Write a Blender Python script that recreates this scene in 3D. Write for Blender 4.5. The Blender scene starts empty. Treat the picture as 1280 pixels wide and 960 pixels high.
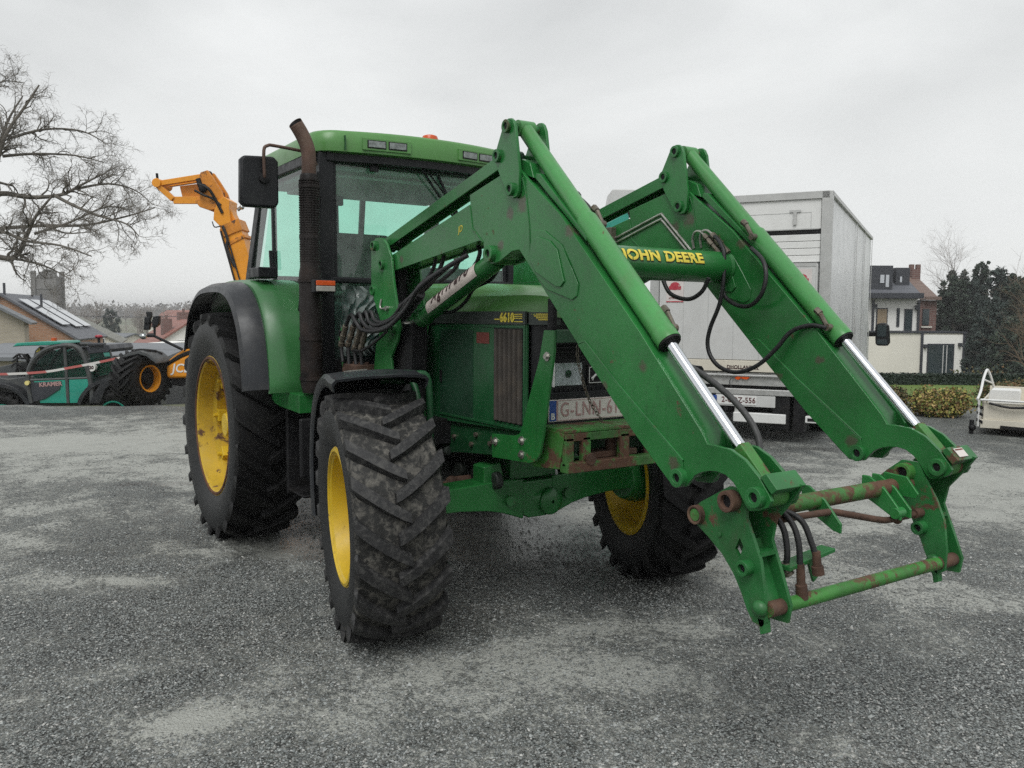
import bpy, bmesh, math, random
from mathutils import Vector, Matrix, Euler, noise
R = math.radians
random.seed(7)
SC = bpy.context.scene
COL = SC.collection
V = Vector

# ------------------------------------------------------------------ mesh helpers
class MB:
    def __init__(s):
        s.v = []; s.f = []; s.m = []; s.mi = 0
    def add(s, vs, fs):
        b = len(s.v)
        s.v += [tuple(p) for p in vs]
        for f in fs:
            s.f.append(tuple(b + i for i in f)); s.m.append(s.mi)
        return s
    def bx(s, x0, x1, y0, y1, z0, z1, M=None):
        vs = [V((x, y, z)) for z in (z0, z1) for y in (y0, y1) for x in (x0, x1)]
        if M is not None: vs = [M @ p for p in vs]
        return s.add(vs, [(0, 2, 3, 1), (4, 5, 7, 6), (0, 1, 5, 4), (2, 6, 7, 3), (0, 4, 6, 2), (1, 3, 7, 5)])
    def prism(s, poly, ax, a, b):
        # poly: 2D points in the plane square to axis ax, extruded from a to b
        n = len(poly)
        def P(p, t):
            return {'X': (t, p[0], p[1]), 'Y': (p[0], t, p[1]), 'Z': (p[0], p[1], t)}[ax]
        ar = sum(poly[i][0] * poly[(i + 1) % n][1] - poly[(i + 1) % n][0] * poly[i][1] for i in range(n))
        if (ar < 0) != (ax == 'Y'): poly = poly[::-1]
        if a > b: a, b = b, a
        vs = [P(p, a) for p in poly] + [P(p, b) for p in poly]
        fs = [tuple(range(n))[::-1], tuple(range(n, 2 * n))]
        fs += [(i, (i + 1) % n, n + (i + 1) % n, n + i) for i in range(n)]
        return s.add(vs, fs)
    def tube(s, path, r, n=10, caps=True):
        path = [V(p) for p in path]; k = len(path)
        rs = r if isinstance(r, (list, tuple)) else [r] * k
        t0 = (path[1] - path[0]).normalized()
        up = V((0, 0, 1)) if abs(t0.z) < .9 else V((1, 0, 0))
        u = t0.cross(up).normalized(); vs = []
        for i in range(k):
            t = (path[min(i + 1, k - 1)] - path[max(i - 1, 0)])
            if t.length < 1e-9: t = t0
            t = t.normalized()
            u = (u - t * u.dot(t)).normalized(); w = t.cross(u)
            for j in range(n):
                a = 2 * math.pi * j / n
                vs.append(path[i] + (u * math.cos(a) + w * math.sin(a)) * rs[i])
        fs = []
        for i in range(k - 1):
            for j in range(n):
                a, b = i * n + j, i * n + (j + 1) % n
                fs.append((a, b, b + n, a + n))
        if caps:
            fs.append(tuple(range(n))[::-1]); fs.append(tuple(range((k - 1) * n, k * n)))
        return s.add(vs, fs)
    def cyl(s, p0, p1, r0, r1=None, n=20):
        return s.tube([p0, p1], [r0, r0 if r1 is None else r1], n)
    def lathe(s, prof, ax='Y', c=(0, 0, 0), n=48, closed=False):
        # prof: list of (h along axis, radius)
        c = V(c); vs = []; k = len(prof)
        for i in range(n):
            a = 2 * math.pi * i / n; ca, sa = math.cos(a), math.sin(a)
            for h, r in prof:
                p = {'Y': (r * ca, h, r * sa), 'Z': (r * ca, r * sa, h), 'X': (h, r * ca, r * sa)}[ax]
                vs.append(c + V(p))
        fs = []
        for i in range(n):
            i2 = (i + 1) % n
            for j in range(k if closed else k - 1):
                j2 = (j + 1) % k
                q = (i * k + j, i * k + j2, i2 * k + j2, i2 * k + j)
                fs.append(q if ax != 'Y' else q[::-1])
        return s.add(vs, fs)
    def sphere(s, c, r, n=12, sc=(1, 1, 1)):
        prof = [(r * math.sin(-math.pi / 2 + math.pi * i / n) , max(1e-4, r * math.cos(-math.pi / 2 + math.pi * i / n))) for i in range(n + 1)]
        b = len(s.v); s.lathe(prof, 'Z', (0, 0, 0), n * 2)
        for i in range(b, len(s.v)):
            p = s.v[i]; s.v[i] = (c[0] + p[0] * sc[0], c[1] + p[1] * sc[1], c[2] + p[2] * sc[2])
        return s
    def beam(s, p0, p1, w, h, up=(0, 0, 1)):
        p0, p1 = V(p0), V(p1); t = (p1 - p0); L = t.length; t.normalize()
        x = t.cross(V(up)).normalized(); z = x.cross(t)
        M = Matrix((x, t, z)).transposed().to_4x4(); M.translation = p0
        return s.bx(-w / 2, w / 2, 0, L, -h / 2, h / 2, M)
    def xf(s, M, start=0):
        for i in range(start, len(s.v)): s.v[i] = tuple(M @ V(s.v[i]))
        return s
    def each(s, name, mats, parent=None, **kw):
        # every separate piece becomes an object of its own
        n = len(s.v); up = list(range(n))
        def find(a):
            while up[a] != a: up[a] = up[up[a]]; a = up[a]
            return a
        for f in s.f:
            for q in f[1:]: up[find(f[0])] = find(q)
        gr = {}
        for k, f in enumerate(s.f): gr.setdefault(find(f[0]), []).append(k)
        objs = []
        for ks in gr.values():
            m = MB(); idx = {}
            for k in ks:
                ff = []
                for q in s.f[k]:
                    if q not in idx: idx[q] = len(m.v); m.v.append(s.v[q])
                    ff.append(idx[q])
                m.f.append(tuple(ff)); m.m.append(s.m[k])
            objs.append(m.build(name, mats, parent, **kw))
        return objs[0]
    def build(s, name, mats, parent=None, bevel=0, smooth=38, seg=2, subsurf=0, fix=False):
        me = bpy.data.meshes.new(name)
        me.from_pydata(s.v, [], s.f)
        mats = mats if isinstance(mats, (list, tuple)) else [mats]
        for m in mats: me.materials.append(m)
        if len(mats) > 1: me.polygons.foreach_set('material_index', s.m)
        me.validate()
        if fix or smooth:
            bm = bmesh.new(); bm.from_mesh(me)
            if fix: bmesh.ops.recalc_face_normals(bm, faces=bm.faces)
            if smooth:
                lim = R(smooth)
                for f in bm.faces: f.smooth = True
                for e in bm.edges:
                    if len(e.link_faces) != 2 or e.calc_face_angle(0) > lim: e.smooth = False
            bm.to_mesh(me); bm.free()
        me.update()
        o = bpy.data.objects.new(name, me); COL.objects.link(o)
        if parent is not None: o.parent = parent
        if bevel:
            b = o.modifiers.new('bevel', 'BEVEL'); b.width = bevel; b.segments = seg; b.limit_method = 'ANGLE'
            b.angle_limit = R(40); b.use_clamp_overlap = True; b.harden_normals = True
        if subsurf:
            b = o.modifiers.new('sub', 'SUBSURF'); b.levels = b.render_levels = subsurf
        return o

def tag(o, label=None, cat=None, group=None, kind=None):
    if label: o['label'] = label
    if cat: o['category'] = cat
    if group: o['group'] = group
    if kind: o['kind'] = kind
    return o
def empty(name, loc=(0, 0, 0), rz=0, label=None, cat=None, group=None):
    o = bpy.data.objects.new(name, None); COL.objects.link(o)
    o.location = loc; o.rotation_euler = (0, 0, rz); o.empty_display_size = .3
    return tag(o, label, cat, group)
def copy_tree(o, parent=None):
    kids = list(o.children)
    c = o.copy(); COL.objects.link(c); c.parent = parent
    for k in kids: copy_tree(k, c)
    return c
def smoothpath(pts, k=5):
    pts = [V(p) for p in pts]; out = []
    n = len(pts)
    for i in range(n - 1):
        p0 = pts[max(i - 1, 0)]; p1 = pts[i]; p2 = pts[i + 1]; p3 = pts[min(i + 2, n - 1)]
        for j in range(k):
            t = j / k
            out.append(.5 * ((2 * p1) + (p2 - p0) * t + (2 * p0 - 5 * p1 + 4 * p2 - p3) * t * t + (3 * p1 - p0 - 3 * p2 + p3) * t ** 3))
    out.append(pts[-1]); return out
def textmesh(body, size, bold=0.0, shear=0.0, depth=.0015, spacing=1.0):
    cu = bpy.data.curves.new('t', 'FONT'); cu.body = body; cu.size = size; cu.offset = bold; cu.shear = shear
    cu.extrude = depth; cu.align_x = 'CENTER'; cu.align_y = 'CENTER'; cu.space_character = spacing; cu.resolution_u = 4
    o = bpy.data.objects.new('t', cu); COL.objects.link(o)
    dg = bpy.context.evaluated_depsgraph_get(); dg.update()
    me = o.evaluated_get(dg).to_mesh()
    mb = MB(); mb.add([v.co.copy() for v in me.vertices], [tuple(p.vertices) for p in me.polygons])
    o.evaluated_get(dg).to_mesh_clear()
    COL.objects.unlink(o); bpy.data.objects.remove(o); bpy.data.curves.remove(cu)
    return mb
def finemesh(mb, lim):
    bm = bmesh.new(); me = bpy.data.meshes.new('tmp'); me.from_pydata(mb.v, [], mb.f); bm.from_mesh(me); bpy.data.meshes.remove(me)
    bmesh.ops.triangulate(bm, faces=bm.faces)
    for _ in range(4):
        es = [e for e in bm.edges if e.calc_length() > lim]
        if not es: break
        bmesh.ops.subdivide_edges(bm, edges=es, cuts=1); bmesh.ops.triangulate(bm, faces=bm.faces)
    bm.verts.ensure_lookup_table(); bm.verts.index_update(); q = MB(); q.v = [tuple(v.co) for v in bm.verts]; q.f = [tuple(v.index for v in f.verts) for f in bm.faces]; q.m = [0] * len(q.f); bm.free(); return q
def frame(o, x, y):
    # matrix: local x -> x, local y -> y, local z -> x cross y, at o
    x = V(x).normalized(); y = V(y); y = (y - x * x.dot(y)).normalized(); z = x.cross(y)
    M = Matrix((x, y, z)).transposed().to_4x4(); M.translation = V(o); return M

# ------------------------------------------------------------------ materials
def nt(name):
    m = bpy.data.materials.new(name); m.use_nodes = True
    t = m.node_tree; t.nodes.clear()
    out = t.nodes.new('ShaderNodeOutputMaterial')
    return m, t, out
def N(t, k, **kw):
    n = t.nodes.new(k)
    for a, b in kw.items():
        if a.startswith('i_'): n.inputs[a[2:].replace('_', ' ')].default_value = b
        else: setattr(n, a, b)
    return n
def noise_n(t, scale, detail=4, rough=.55, dist=0, co='Object', stretch=None):
    tc = N(t, 'ShaderNodeTexCoord'); n = N(t, 'ShaderNodeTexNoise')
    n.inputs['Scale'].default_value = scale; n.inputs['Detail'].default_value = detail
    n.inputs['Roughness'].default_value = rough; n.inputs['Distortion'].default_value = dist
    if stretch:
        mp = N(t, 'ShaderNodeMapping'); mp.inputs['Scale'].default_value = stretch
        t.links.new(tc.outputs[co], mp.inputs[0]); t.links.new(mp.outputs[0], n.inputs['Vector'])
    else: t.links.new(tc.outputs[co], n.inputs['Vector'])
    return n.outputs['Fac']
def ramp(t, fac, a, b, lo=0., hi=1.):
    n = N(t, 'ShaderNodeMapRange'); n.inputs['From Min'].default_value = a; n.inputs['From Max'].default_value = b
    n.inputs['To Min'].default_value = lo; n.inputs['To Max'].default_value = hi
    t.links.new(fac, n.inputs['Value']); return n.outputs['Result']
def mixc(t, fac, a, b):
    n = N(t, 'ShaderNodeMix', data_type='RGBA')
    for s, v in ((6, a), (7, b)):
        if isinstance(v, (tuple, list)): n.inputs[s].default_value = (*v[:3], 1)
        else: t.links.new(v, n.inputs[s])
    if isinstance(fac, (int, float)): n.inputs[0].default_value = fac
    else: t.links.new(fac, n.inputs[0])
    return n.outputs[2]
def bump(t, h, strength, dist, normal=None):
    b = N(t, 'ShaderNodeBump'); b.inputs['Strength'].default_value = strength; b.inputs['Distance'].default_value = dist
    t.links.new(h, b.inputs['Height'])
    if normal is not None: t.links.new(normal, b.inputs['Normal'])
    return b.outputs[0]
def paint(name, col,  rough=.35, metal=0., var=.25, scale=3., rust=0., rustscale=9., dirt=0., bmp=.0, coat=0., dirtcol=(.16, .15, .12), fine=0., spec=.5, spots=()):
    m, t, out = nt(name); b = N(t, 'ShaderNodeBsdfPrincipled')
    dark = tuple(c * (1 - var) for c in col); lite = tuple(min(1, c * (1 + var) + .01 * var) for c in col)
    n1 = noise_n(t, scale, 5, .6)
    c = mixc(t, ramp(t, n1, .3, .7), dark, lite)
    rg = ramp(t, noise_n(t, scale * 4, 4, .6), .3, .7, rough * .75, min(1, rough * 1.3))
    if fine:
        f = noise_n(t, 60, 6, .75)
        c = mixc(t, ramp(t, f, .56, .75, 0, fine), c, tuple(x * .25 for x in col))
    if fine:
        # run-off streaks and rubbed scratches
        k1 = noise_n(t, 14, 5, .6, stretch=(1.6, 1.6, .16)); c = mixc(t, ramp(t, k1, .56, .78, 0, fine * .55), c, tuple(x * .45 for x in col))
        k2 = noise_n(t, 9, 8, .8, 1.2, stretch=(.5, 3, 3)); c = mixc(t, ramp(t, k2, .66, .74, 0, fine * .5), c, tuple(min(1, x * 1.5 + .03) for x in col))
    if dirt:
        d = noise_n(t, 5, 9, .7, .4)
        c = mixc(t, ramp(t, d, .5, .72, 0, dirt), c, dirtcol)
    for (sx, sz, sr) in spots:
        # rubbed, greasy patch of its own around a worn place (x, z, radius)
        tc = N(t, 'ShaderNodeTexCoord'); sp = N(t, 'ShaderNodeSeparateXYZ'); t.links.new(tc.outputs['Object'], sp.inputs[0])
        cb = N(t, 'ShaderNodeCombineXYZ'); t.links.new(sp.outputs[0], cb.inputs[0]); t.links.new(sp.outputs[2], cb.inputs[1])
        ds = N(t, 'ShaderNodeVectorMath', operation='DISTANCE'); ds.inputs[1].default_value = (sx, sz, 0); t.links.new(cb.outputs[0], ds.inputs[0])
        ad = N(t, 'ShaderNodeMath', operation='MULTIPLY_ADD'); t.links.new(noise_n(t, 22, 6, .75), ad.inputs[0]); ad.inputs[1].default_value = sr * 2.2; t.links.new(ds.outputs['Value'], ad.inputs[2])
        c = mixc(t, ramp(t, ad.outputs[0], sr * 1.55, sr * 2.0, .85, 0), c, mixc(t, noise_n(t, 30, 5, .8), (.02, .035, .02), (.13, .10, .07)))
    if rust:
        r = noise_n(t, rustscale, 8, .72, .3)
        fac = ramp(t, r, .66 - .2 * rust, .70 - .17 * rust)
        r2 = mixc(t, noise_n(t, 40, 4), (.055, .024, .014), (.15, .078, .045))
        c = mixc(t, fac, c, r2)
        mx = N(t, 'ShaderNodeMix'); t.links.new(fac, mx.inputs[0]); t.links.new(rg, mx.inputs[2]); mx.inputs[3].default_value = .85
        rg = mx.outputs[0]
    t.links.new(c, b.inputs['Base Color']); t.links.new(rg, b.inputs['Roughness'])
    b.inputs['Metallic'].default_value = metal; b.inputs['Specular IOR Level'].default_value = spec
    if coat: b.inputs['Coat Weight'].default_value = coat; b.inputs['Coat Roughness'].default_value = .12
    if bmp: t.links.new(bump(t, noise_n(t, 25, 6, .6), bmp, .01), b.inputs['Normal'])
    t.links.new(b.outputs[0], out.inputs[0]); return m
def glass(name, tint, rough=0.0, refl=1.0, haze=0.0):
    m, t, out = nt(name)
    tr = N(t, 'ShaderNodeBsdfTransparent'); tr.inputs[0].default_value = (*tint, 1)
    gl = N(t, 'ShaderNodeBsdfGlossy'); gl.inputs['Roughness'].default_value = .02 + rough; gl.inputs[0].default_value = (refl, refl, refl, 1)
    fr = N(t, 'ShaderNodeFresnel'); fr.inputs[0].default_value = 1.5; ge = N(t, 'ShaderNodeNewGeometry'); k1 = N(t, 'ShaderNodeMath', operation='SUBTRACT'); k1.inputs[0].default_value = 1; t.links.new(ge.outputs['Backfacing'], k1.inputs[1]); k2 = N(t, 'ShaderNodeMath', operation='MULTIPLY'); t.links.new(fr.outputs[0], k2.inputs[0]); t.links.new(k1.outputs[0], k2.inputs[1])
    mx = N(t, 'ShaderNodeMixShader'); t.links.new(k2.outputs[0], mx.inputs[0]); t.links.new(tr.outputs[0], mx.inputs[1]); t.links.new(gl.outputs[0], mx.inputs[2])
    last = mx.outputs[0]
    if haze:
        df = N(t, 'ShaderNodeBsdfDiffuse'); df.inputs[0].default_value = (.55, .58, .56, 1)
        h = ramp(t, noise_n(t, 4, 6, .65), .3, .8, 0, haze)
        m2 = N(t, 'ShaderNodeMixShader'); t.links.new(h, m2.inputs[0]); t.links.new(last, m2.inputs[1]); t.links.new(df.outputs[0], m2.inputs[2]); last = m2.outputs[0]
    t.links.new(last, out.inputs[0]); return m
def plain(name, col, rough=.5, metal=0., emit=0.):
    m, t, out = nt(name); b = N(t, 'ShaderNodeBsdfPrincipled')
    c = mixc(t, noise_n(t, 12, 4), tuple(x * .85 for x in col), tuple(min(1, x * 1.1) for x in col))
    t.links.new(c, b.inputs['Base Color']); b.inputs['Roughness'].default_value = rough; b.inputs['Metallic'].default_value = metal
    t.links.new(b.outputs[0], out.inputs[0]); return m

def brick(name, c1, c2, mortar, scale=1.0, sx=.22, sy=.07):
    m, t, out = nt(name); b = N(t, 'ShaderNodeBsdfPrincipled')
    tc = N(t, 'ShaderNodeTexCoord'); mp = N(t, 'ShaderNodeMapping'); mp.inputs['Rotation'].default_value = (R(90), 0, 0)
    sep = N(t, 'ShaderNodeSeparateXYZ'); add = N(t, 'ShaderNodeMath', operation='ADD'); cmb = N(t, 'ShaderNodeCombineXYZ')
    t.links.new(tc.outputs['Object'], sep.inputs[0]); t.links.new(sep.outputs[0], add.inputs[0]); t.links.new(sep.outputs[1], add.inputs[1])
    t.links.new(add.outputs[0], cmb.inputs[0]); t.links.new(sep.outputs[2], cmb.inputs[1])
    br = N(t, 'ShaderNodeTexBrick'); t.links.new(cmb.outputs[0], br.inputs[0])
    br.inputs['Color1'].default_value = (*c1, 1); br.inputs['Color2'].default_value = (*c2, 1); br.inputs['Mortar'].default_value = (*mortar, 1)
    br.inputs['Scale'].default_value = 1.0; br.inputs['Brick Width'].default_value = sx * scale; br.inputs['Row Height'].default_value = sy * scale
    br.inputs['Mortar Size'].default_value = .012 * scale
    c = mixc(t, ramp(t, noise_n(t, .6, 5), .3, .75, 0, .35), br.outputs[0], tuple(x * .6 for x in c1))
    t.links.new(c, b.inputs['Base Color']); b.inputs['Roughness'].default_value = .9
    t.links.new(b.outputs[0], out.inputs[0]); return m
def rooftile(name, c1, c2, rows=6.0, rough=.6):
    m, t, out = nt(name); b = N(t, 'ShaderNodeBsdfPrincipled')
    w = N(t, 'ShaderNodeTexWave', wave_type='BANDS', bands_direction='Z', wave_profile='SAW'); w.inputs['Scale'].default_value = rows / 6.28
    tc = N(t, 'ShaderNodeTexCoord'); t.links.new(tc.outputs['Object'], w.inputs[0])
    c = mixc(t, noise_n(t, 5, 6, .7), c1, c2)
    c = mixc(t, ramp(t, w.outputs['Fac'], .8, 1., 0, .5), c, tuple(x * .4 for x in c1))
    t.links.new(c, b.inputs['Base Color']); b.inputs['Roughness'].default_value = rough
    t.links.new(b.outputs[0], out.inputs[0]); return m
def leafmat(name, cols, rough=.6):
    m, t, out = nt(name); b = N(t, 'ShaderNodeBsdfPrincipled')
    g = N(t, 'ShaderNodeNewGeometry'); cr = N(t, 'ShaderNodeValToRGB')
    cr.color_ramp.interpolation = 'LINEAR'
    el = cr.color_ramp.elements
    while len(el) < len(cols): el.new(.5)
    for i, c in enumerate(cols): el[i].position = i / (len(cols) - 1); el[i].color = (*c, 1)
    t.links.new(g.outputs['Random Per Island'], cr.inputs[0])
    t.links.new(cr.outputs[0], b.inputs['Base Color']); b.inputs['Roughness'].default_value = rough
    t.links.new(b.outputs[0], out.inputs[0]); return m

def two_tone(name, ca, cb, edge=.5, width=.05, scale=8., rough=.8, bmp=0., fine=None, rb=None, detail=8):
    # ca with patches of cb
    m, t, out = nt(name); b = N(t, 'ShaderNodeBsdfPrincipled')
    n = noise_n(t, scale, detail, .68, .5)
    f = ramp(t, n, edge, edge + width)
    a = mixc(t, noise_n(t, 30, 5, .7), tuple(x * .7 for x in ca), tuple(x * 1.35 for x in ca))
    c = mixc(t, f, a, mixc(t, noise_n(t, 45, 5, .7), tuple(x * .7 for x in cb), tuple(x * 1.25 for x in cb)))
    t.links.new(c, b.inputs['Base Color']); t.links.new(ramp(t, f, 0, 1, rough, rough if rb is None else rb), b.inputs['Roughness'])
    if bmp: t.links.new(bump(t, noise_n(t, 35, 8, .7), bmp, .008), b.inputs['Normal'])
    b.inputs['Specular IOR Level'].default_value = .22 if 'tyre' in name else .5
    t.links.new(b.outputs[0], out.inputs[0]); return m

M = {}
M['green'] = paint('loader_green', (.018, .150, .033), rough=.27, var=.34, scale=1.1, dirt=.35, fine=.6, rust=.10, rustscale=6, dirtcol=(.03, .05, .03))
M['green_arm'] = paint('loader_arm_green', (.018, .150, .033), rough=.27, var=.34, scale=1.1, dirt=.35, fine=.6, rust=.10, rustscale=6, dirtcol=(.03, .05, .03), spots=((.80, 2.15, .055), (.70, 2.12, .04), (.62, 1.98, .035), (1.40, 1.37, .03), (1.80, 1.12, .035), (1.62, 1.46, .03), (-.45, 1.97, .03), (1.15, 2.0, .035)))
M['green_worn'] = paint('worn_green', (.018, .140, .034), rough=.38, var=.3, scale=4, dirt=.5, rust=.42, rustscale=7, fine=.5, dirtcol=(.05, .045, .03))
M['green_bar'] = paint('half_rusted_green', (.045, .17, .035), rough=.6, var=.3, scale=6, dirt=.6, rust=1.05, rustscale=6, bmp=.4, dirtcol=(.07, .05, .035))
M['green_rusty'] = paint('rusty_green', (.045, .20, .035), rough=.5, var=.3, scale=6, dirt=.5, rust=.80, rustscale=8, bmp=.3, dirtcol=(.07, .05, .035))
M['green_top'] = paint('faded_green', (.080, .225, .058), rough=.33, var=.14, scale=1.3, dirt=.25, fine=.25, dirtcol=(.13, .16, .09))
M['green_fender'] = paint('fender_green', (.036, .150, .046), rough=.32, var=.2, scale=1.6, dirt=.4, fine=.4, dirtcol=(.05, .09, .05))
M['green_cyl'] = paint('cylinder_green', (.05, .235, .06), rough=.36, var=.2, scale=2, dirt=.35, fine=.4, rust=.08, rustscale=14, dirtcol=(.10, .12, .05))
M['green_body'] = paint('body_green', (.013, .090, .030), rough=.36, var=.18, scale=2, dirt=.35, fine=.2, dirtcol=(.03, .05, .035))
M['green_dark'] = paint('chassis_green', (.010, .072, .024), rough=.42, var=.3, scale=5, dirt=.6, fine=.4, dirtcol=(.03, .04, .028))
M['screen_green'] = paint('dark_green_screen', (.008, .05, .022), rough=.6, var=.2, scale=6)
M['black'] = paint('black_plastic', (.011, .012, .014), rough=.42, var=.3, scale=4, dirt=.25, dirtcol=(.06, .06, .055), spec=.25)
M['fender_black'] = paint('grey_black_rubber', (.020, .022, .026), rough=.36, var=.3, scale=3, dirt=.4, dirtcol=(.07, .068, .062), fine=.3, spec=.35)
M['dark'] = paint('dark_metal', (.007, .007, .008), rough=.55, var=.4, scale=6, dirt=.4, dirtcol=(.03, .026, .022), spec=.25)
M['engine'] = paint('oily_dark_engine', (.010, .016, .012), rough=.6, var=.5, scale=8, dirt=.5, dirtcol=(.03, .028, .02), bmp=.3)
M['hose'] = paint('black_hose', (.014, .014, .015), rough=.45, var=.3, scale=20, spec=.4)
M['hose_grey'] = paint('dusty_hose', (.045, .045, .045), rough=.6, var=.3, scale=20)
M['fitting'] = paint('dirty_fitting', (.16, .14, .11), rough=.45, metal=.6, var=.4, scale=25, rust=.4, rustscale=40)
M['steel'] = paint('dull_steel_pipe', (.42, .41, .38), rough=.35, metal=.8, var=.3, scale=14, dirt=.4)
M['chrome'] = paint('chrome_rod', (.72, .74, .77), rough=.10, metal=1., var=.06, scale=6)
M['rust'] = paint('brown_rust', (.075, .038, .024), rough=.85, var=.5, scale=12, bmp=.5, dirt=.5, dirtcol=(.2, .13, .08))
M['exhaust'] = paint('rusty_exhaust', (.10, .06, .045), rough=.7, metal=.3, var=.4, scale=8, bmp=.3, dirt=.4, dirtcol=(.2, .15, .11))
M['muffler'] = paint('soot_black_shield', (.013, .010, .0095), rough=.6, var=.5, scale=8, dirt=.5, dirtcol=(.05, .03, .022), bmp=.3, spec=.25)
M['yellow'] = paint('rim_yellow', (.62, .42, .02), rough=.42, var=.14, scale=3, rust=.22, rustscale=9, dirt=.35, dirtcol=(.18, .12, .03))
M['yellow_rusty'] = paint('rusted_rim_barrel', (.50, .33, .02), rough=.6, var=.2, scale=3, rust=.55, rustscale=6, dirt=.5, dirtcol=(.14, .08, .03))
M['rimrust'] = paint('rusty_rim_edge', (.09, .035, .015), rough=.8, var=.5, scale=10, rust=.5, rustscale=10)
M['tyre_clean'] = two_tone('tyre_rubber', (.0085, .0085, .009), (.022, .022, .021), .50, .22, 9, .5, .25, rb=.7)
M['tyre_side'] = two_tone('tyre_sidewall', (.020, .021, .022), (.042, .042, .041), .46, .3, 5, .5, .12, rb=.65)
M['tyre_mud'] = two_tone('tyre_groove_mud', (.024, .024, .023), (.15, .142, .126), .46, .20, 24, .6, .5, rb=.9)
M['tyre_lug'] = two_tone('tyre_lug_dusty', (.026, .026, .027), (.095, .093, .089), .46, .28, 34, .5, .4, rb=.8)
M['cab_glass'] = glass('tinted_cab_glass', (.80, .97, .91), refl=.9, haze=.07)
M['wind_glass'] = glass('sky_sheen_windscreen', (.80, .97, .91), refl=1.0, haze=.15)  # pale diffuse veil stands in for the sky's reflection on the screen
M['clear'] = glass('clear_lens', (.85, .87, .88), rough=.05)
M['film'] = glass('torn_plastic_film', (.50, .66, .64), rough=.15, refl=.7, haze=.55)
M['lampin'] = paint('lamp_reflector', (.42, .44, .44), rough=.22, metal=.9, var=.15, scale=30)
M['headlamp'] = paint('headlamp_reflector', (.85, .86, .85), rough=.3, metal=.1, var=.25, scale=22)
M['worklens'] = paint('dull_work_lens', (.20, .22, .215), rough=.25, metal=.3, var=.5, scale=30)
M['orange_lens'] = paint('orange_lens', (.60, .085, .015), rough=.25, var=.15, scale=20)
M['white_lens'] = paint('white_lens', (.36, .34, .31), rough=.3, var=.15, scale=20)
M['cream'] = paint('ceiling_lining', (.55, .56, .55), rough=.8, var=.12, scale=3)
M['seat'] = paint('seat_fabric', (.06, .065, .05), rough=.9, var=.2, scale=20)
M['interior'] = paint('interior_grey', (.045, .05, .048), rough=.7, var=.2, scale=5)
M['white_plate'] = paint('number_plate_white', (.66, .62, .58), rough=.4, var=.08, scale=14, dirt=.25, dirtcol=(.45, .36, .3))
M['plate_text'] = paint('faded_plate_text', (.42, .26, .25), rough=.5, var=.15, scale=30)
M['plate_red'] = paint('dark_red_text', (.10, .03, .03), rough=.5, var=.2, scale=30)
M['blue'] = plain('plate_blue', (.02, .07, .30), .4)
M['white'] = plain('white_mark', (.75, .75, .73), .45)
M['decal_yellow'] = two_tone('worn_yellow_decal', (.68, .55, .06), (.02, .12, .035), .60, .02, 22, .45, detail=3)
M['decal_label'] = two_tone('stained_white_label', (.62, .55, .50), (.30, .22, .17), .56, .15, 18, .5)
M['ink'] = plain('dark_ink', (.05, .02, .02), .6)
M['redlabel'] = paint('red_warning_label', (.16, .035, .025), rough=.6, var=.2, scale=30)
M['stripe'] = paint('hood_stripe_black', (.03, .04, .035), rough=.45, var=.2, scale=5)
M['louvre'] = paint('louvre_brown_black', (.05, .042, .035), rough=.7, var=.3, scale=10, dirt=.5, dirtcol=(.12, .09, .06))
# ------------------------------------------------------------------ TRACTOR (x forward, y to its left, z up, ground 0)
TR = empty('farm_tractor', (0, 0, 0), 0, 'green farm tractor with yellow wheels and raised front loader arms on wet gravel', 'tractor')
def sym(f):
    f(-1); f(1)
def Yp(poly, mb, y0, y1): mb.prism(poly, 'Y', y0, y1)

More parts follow.
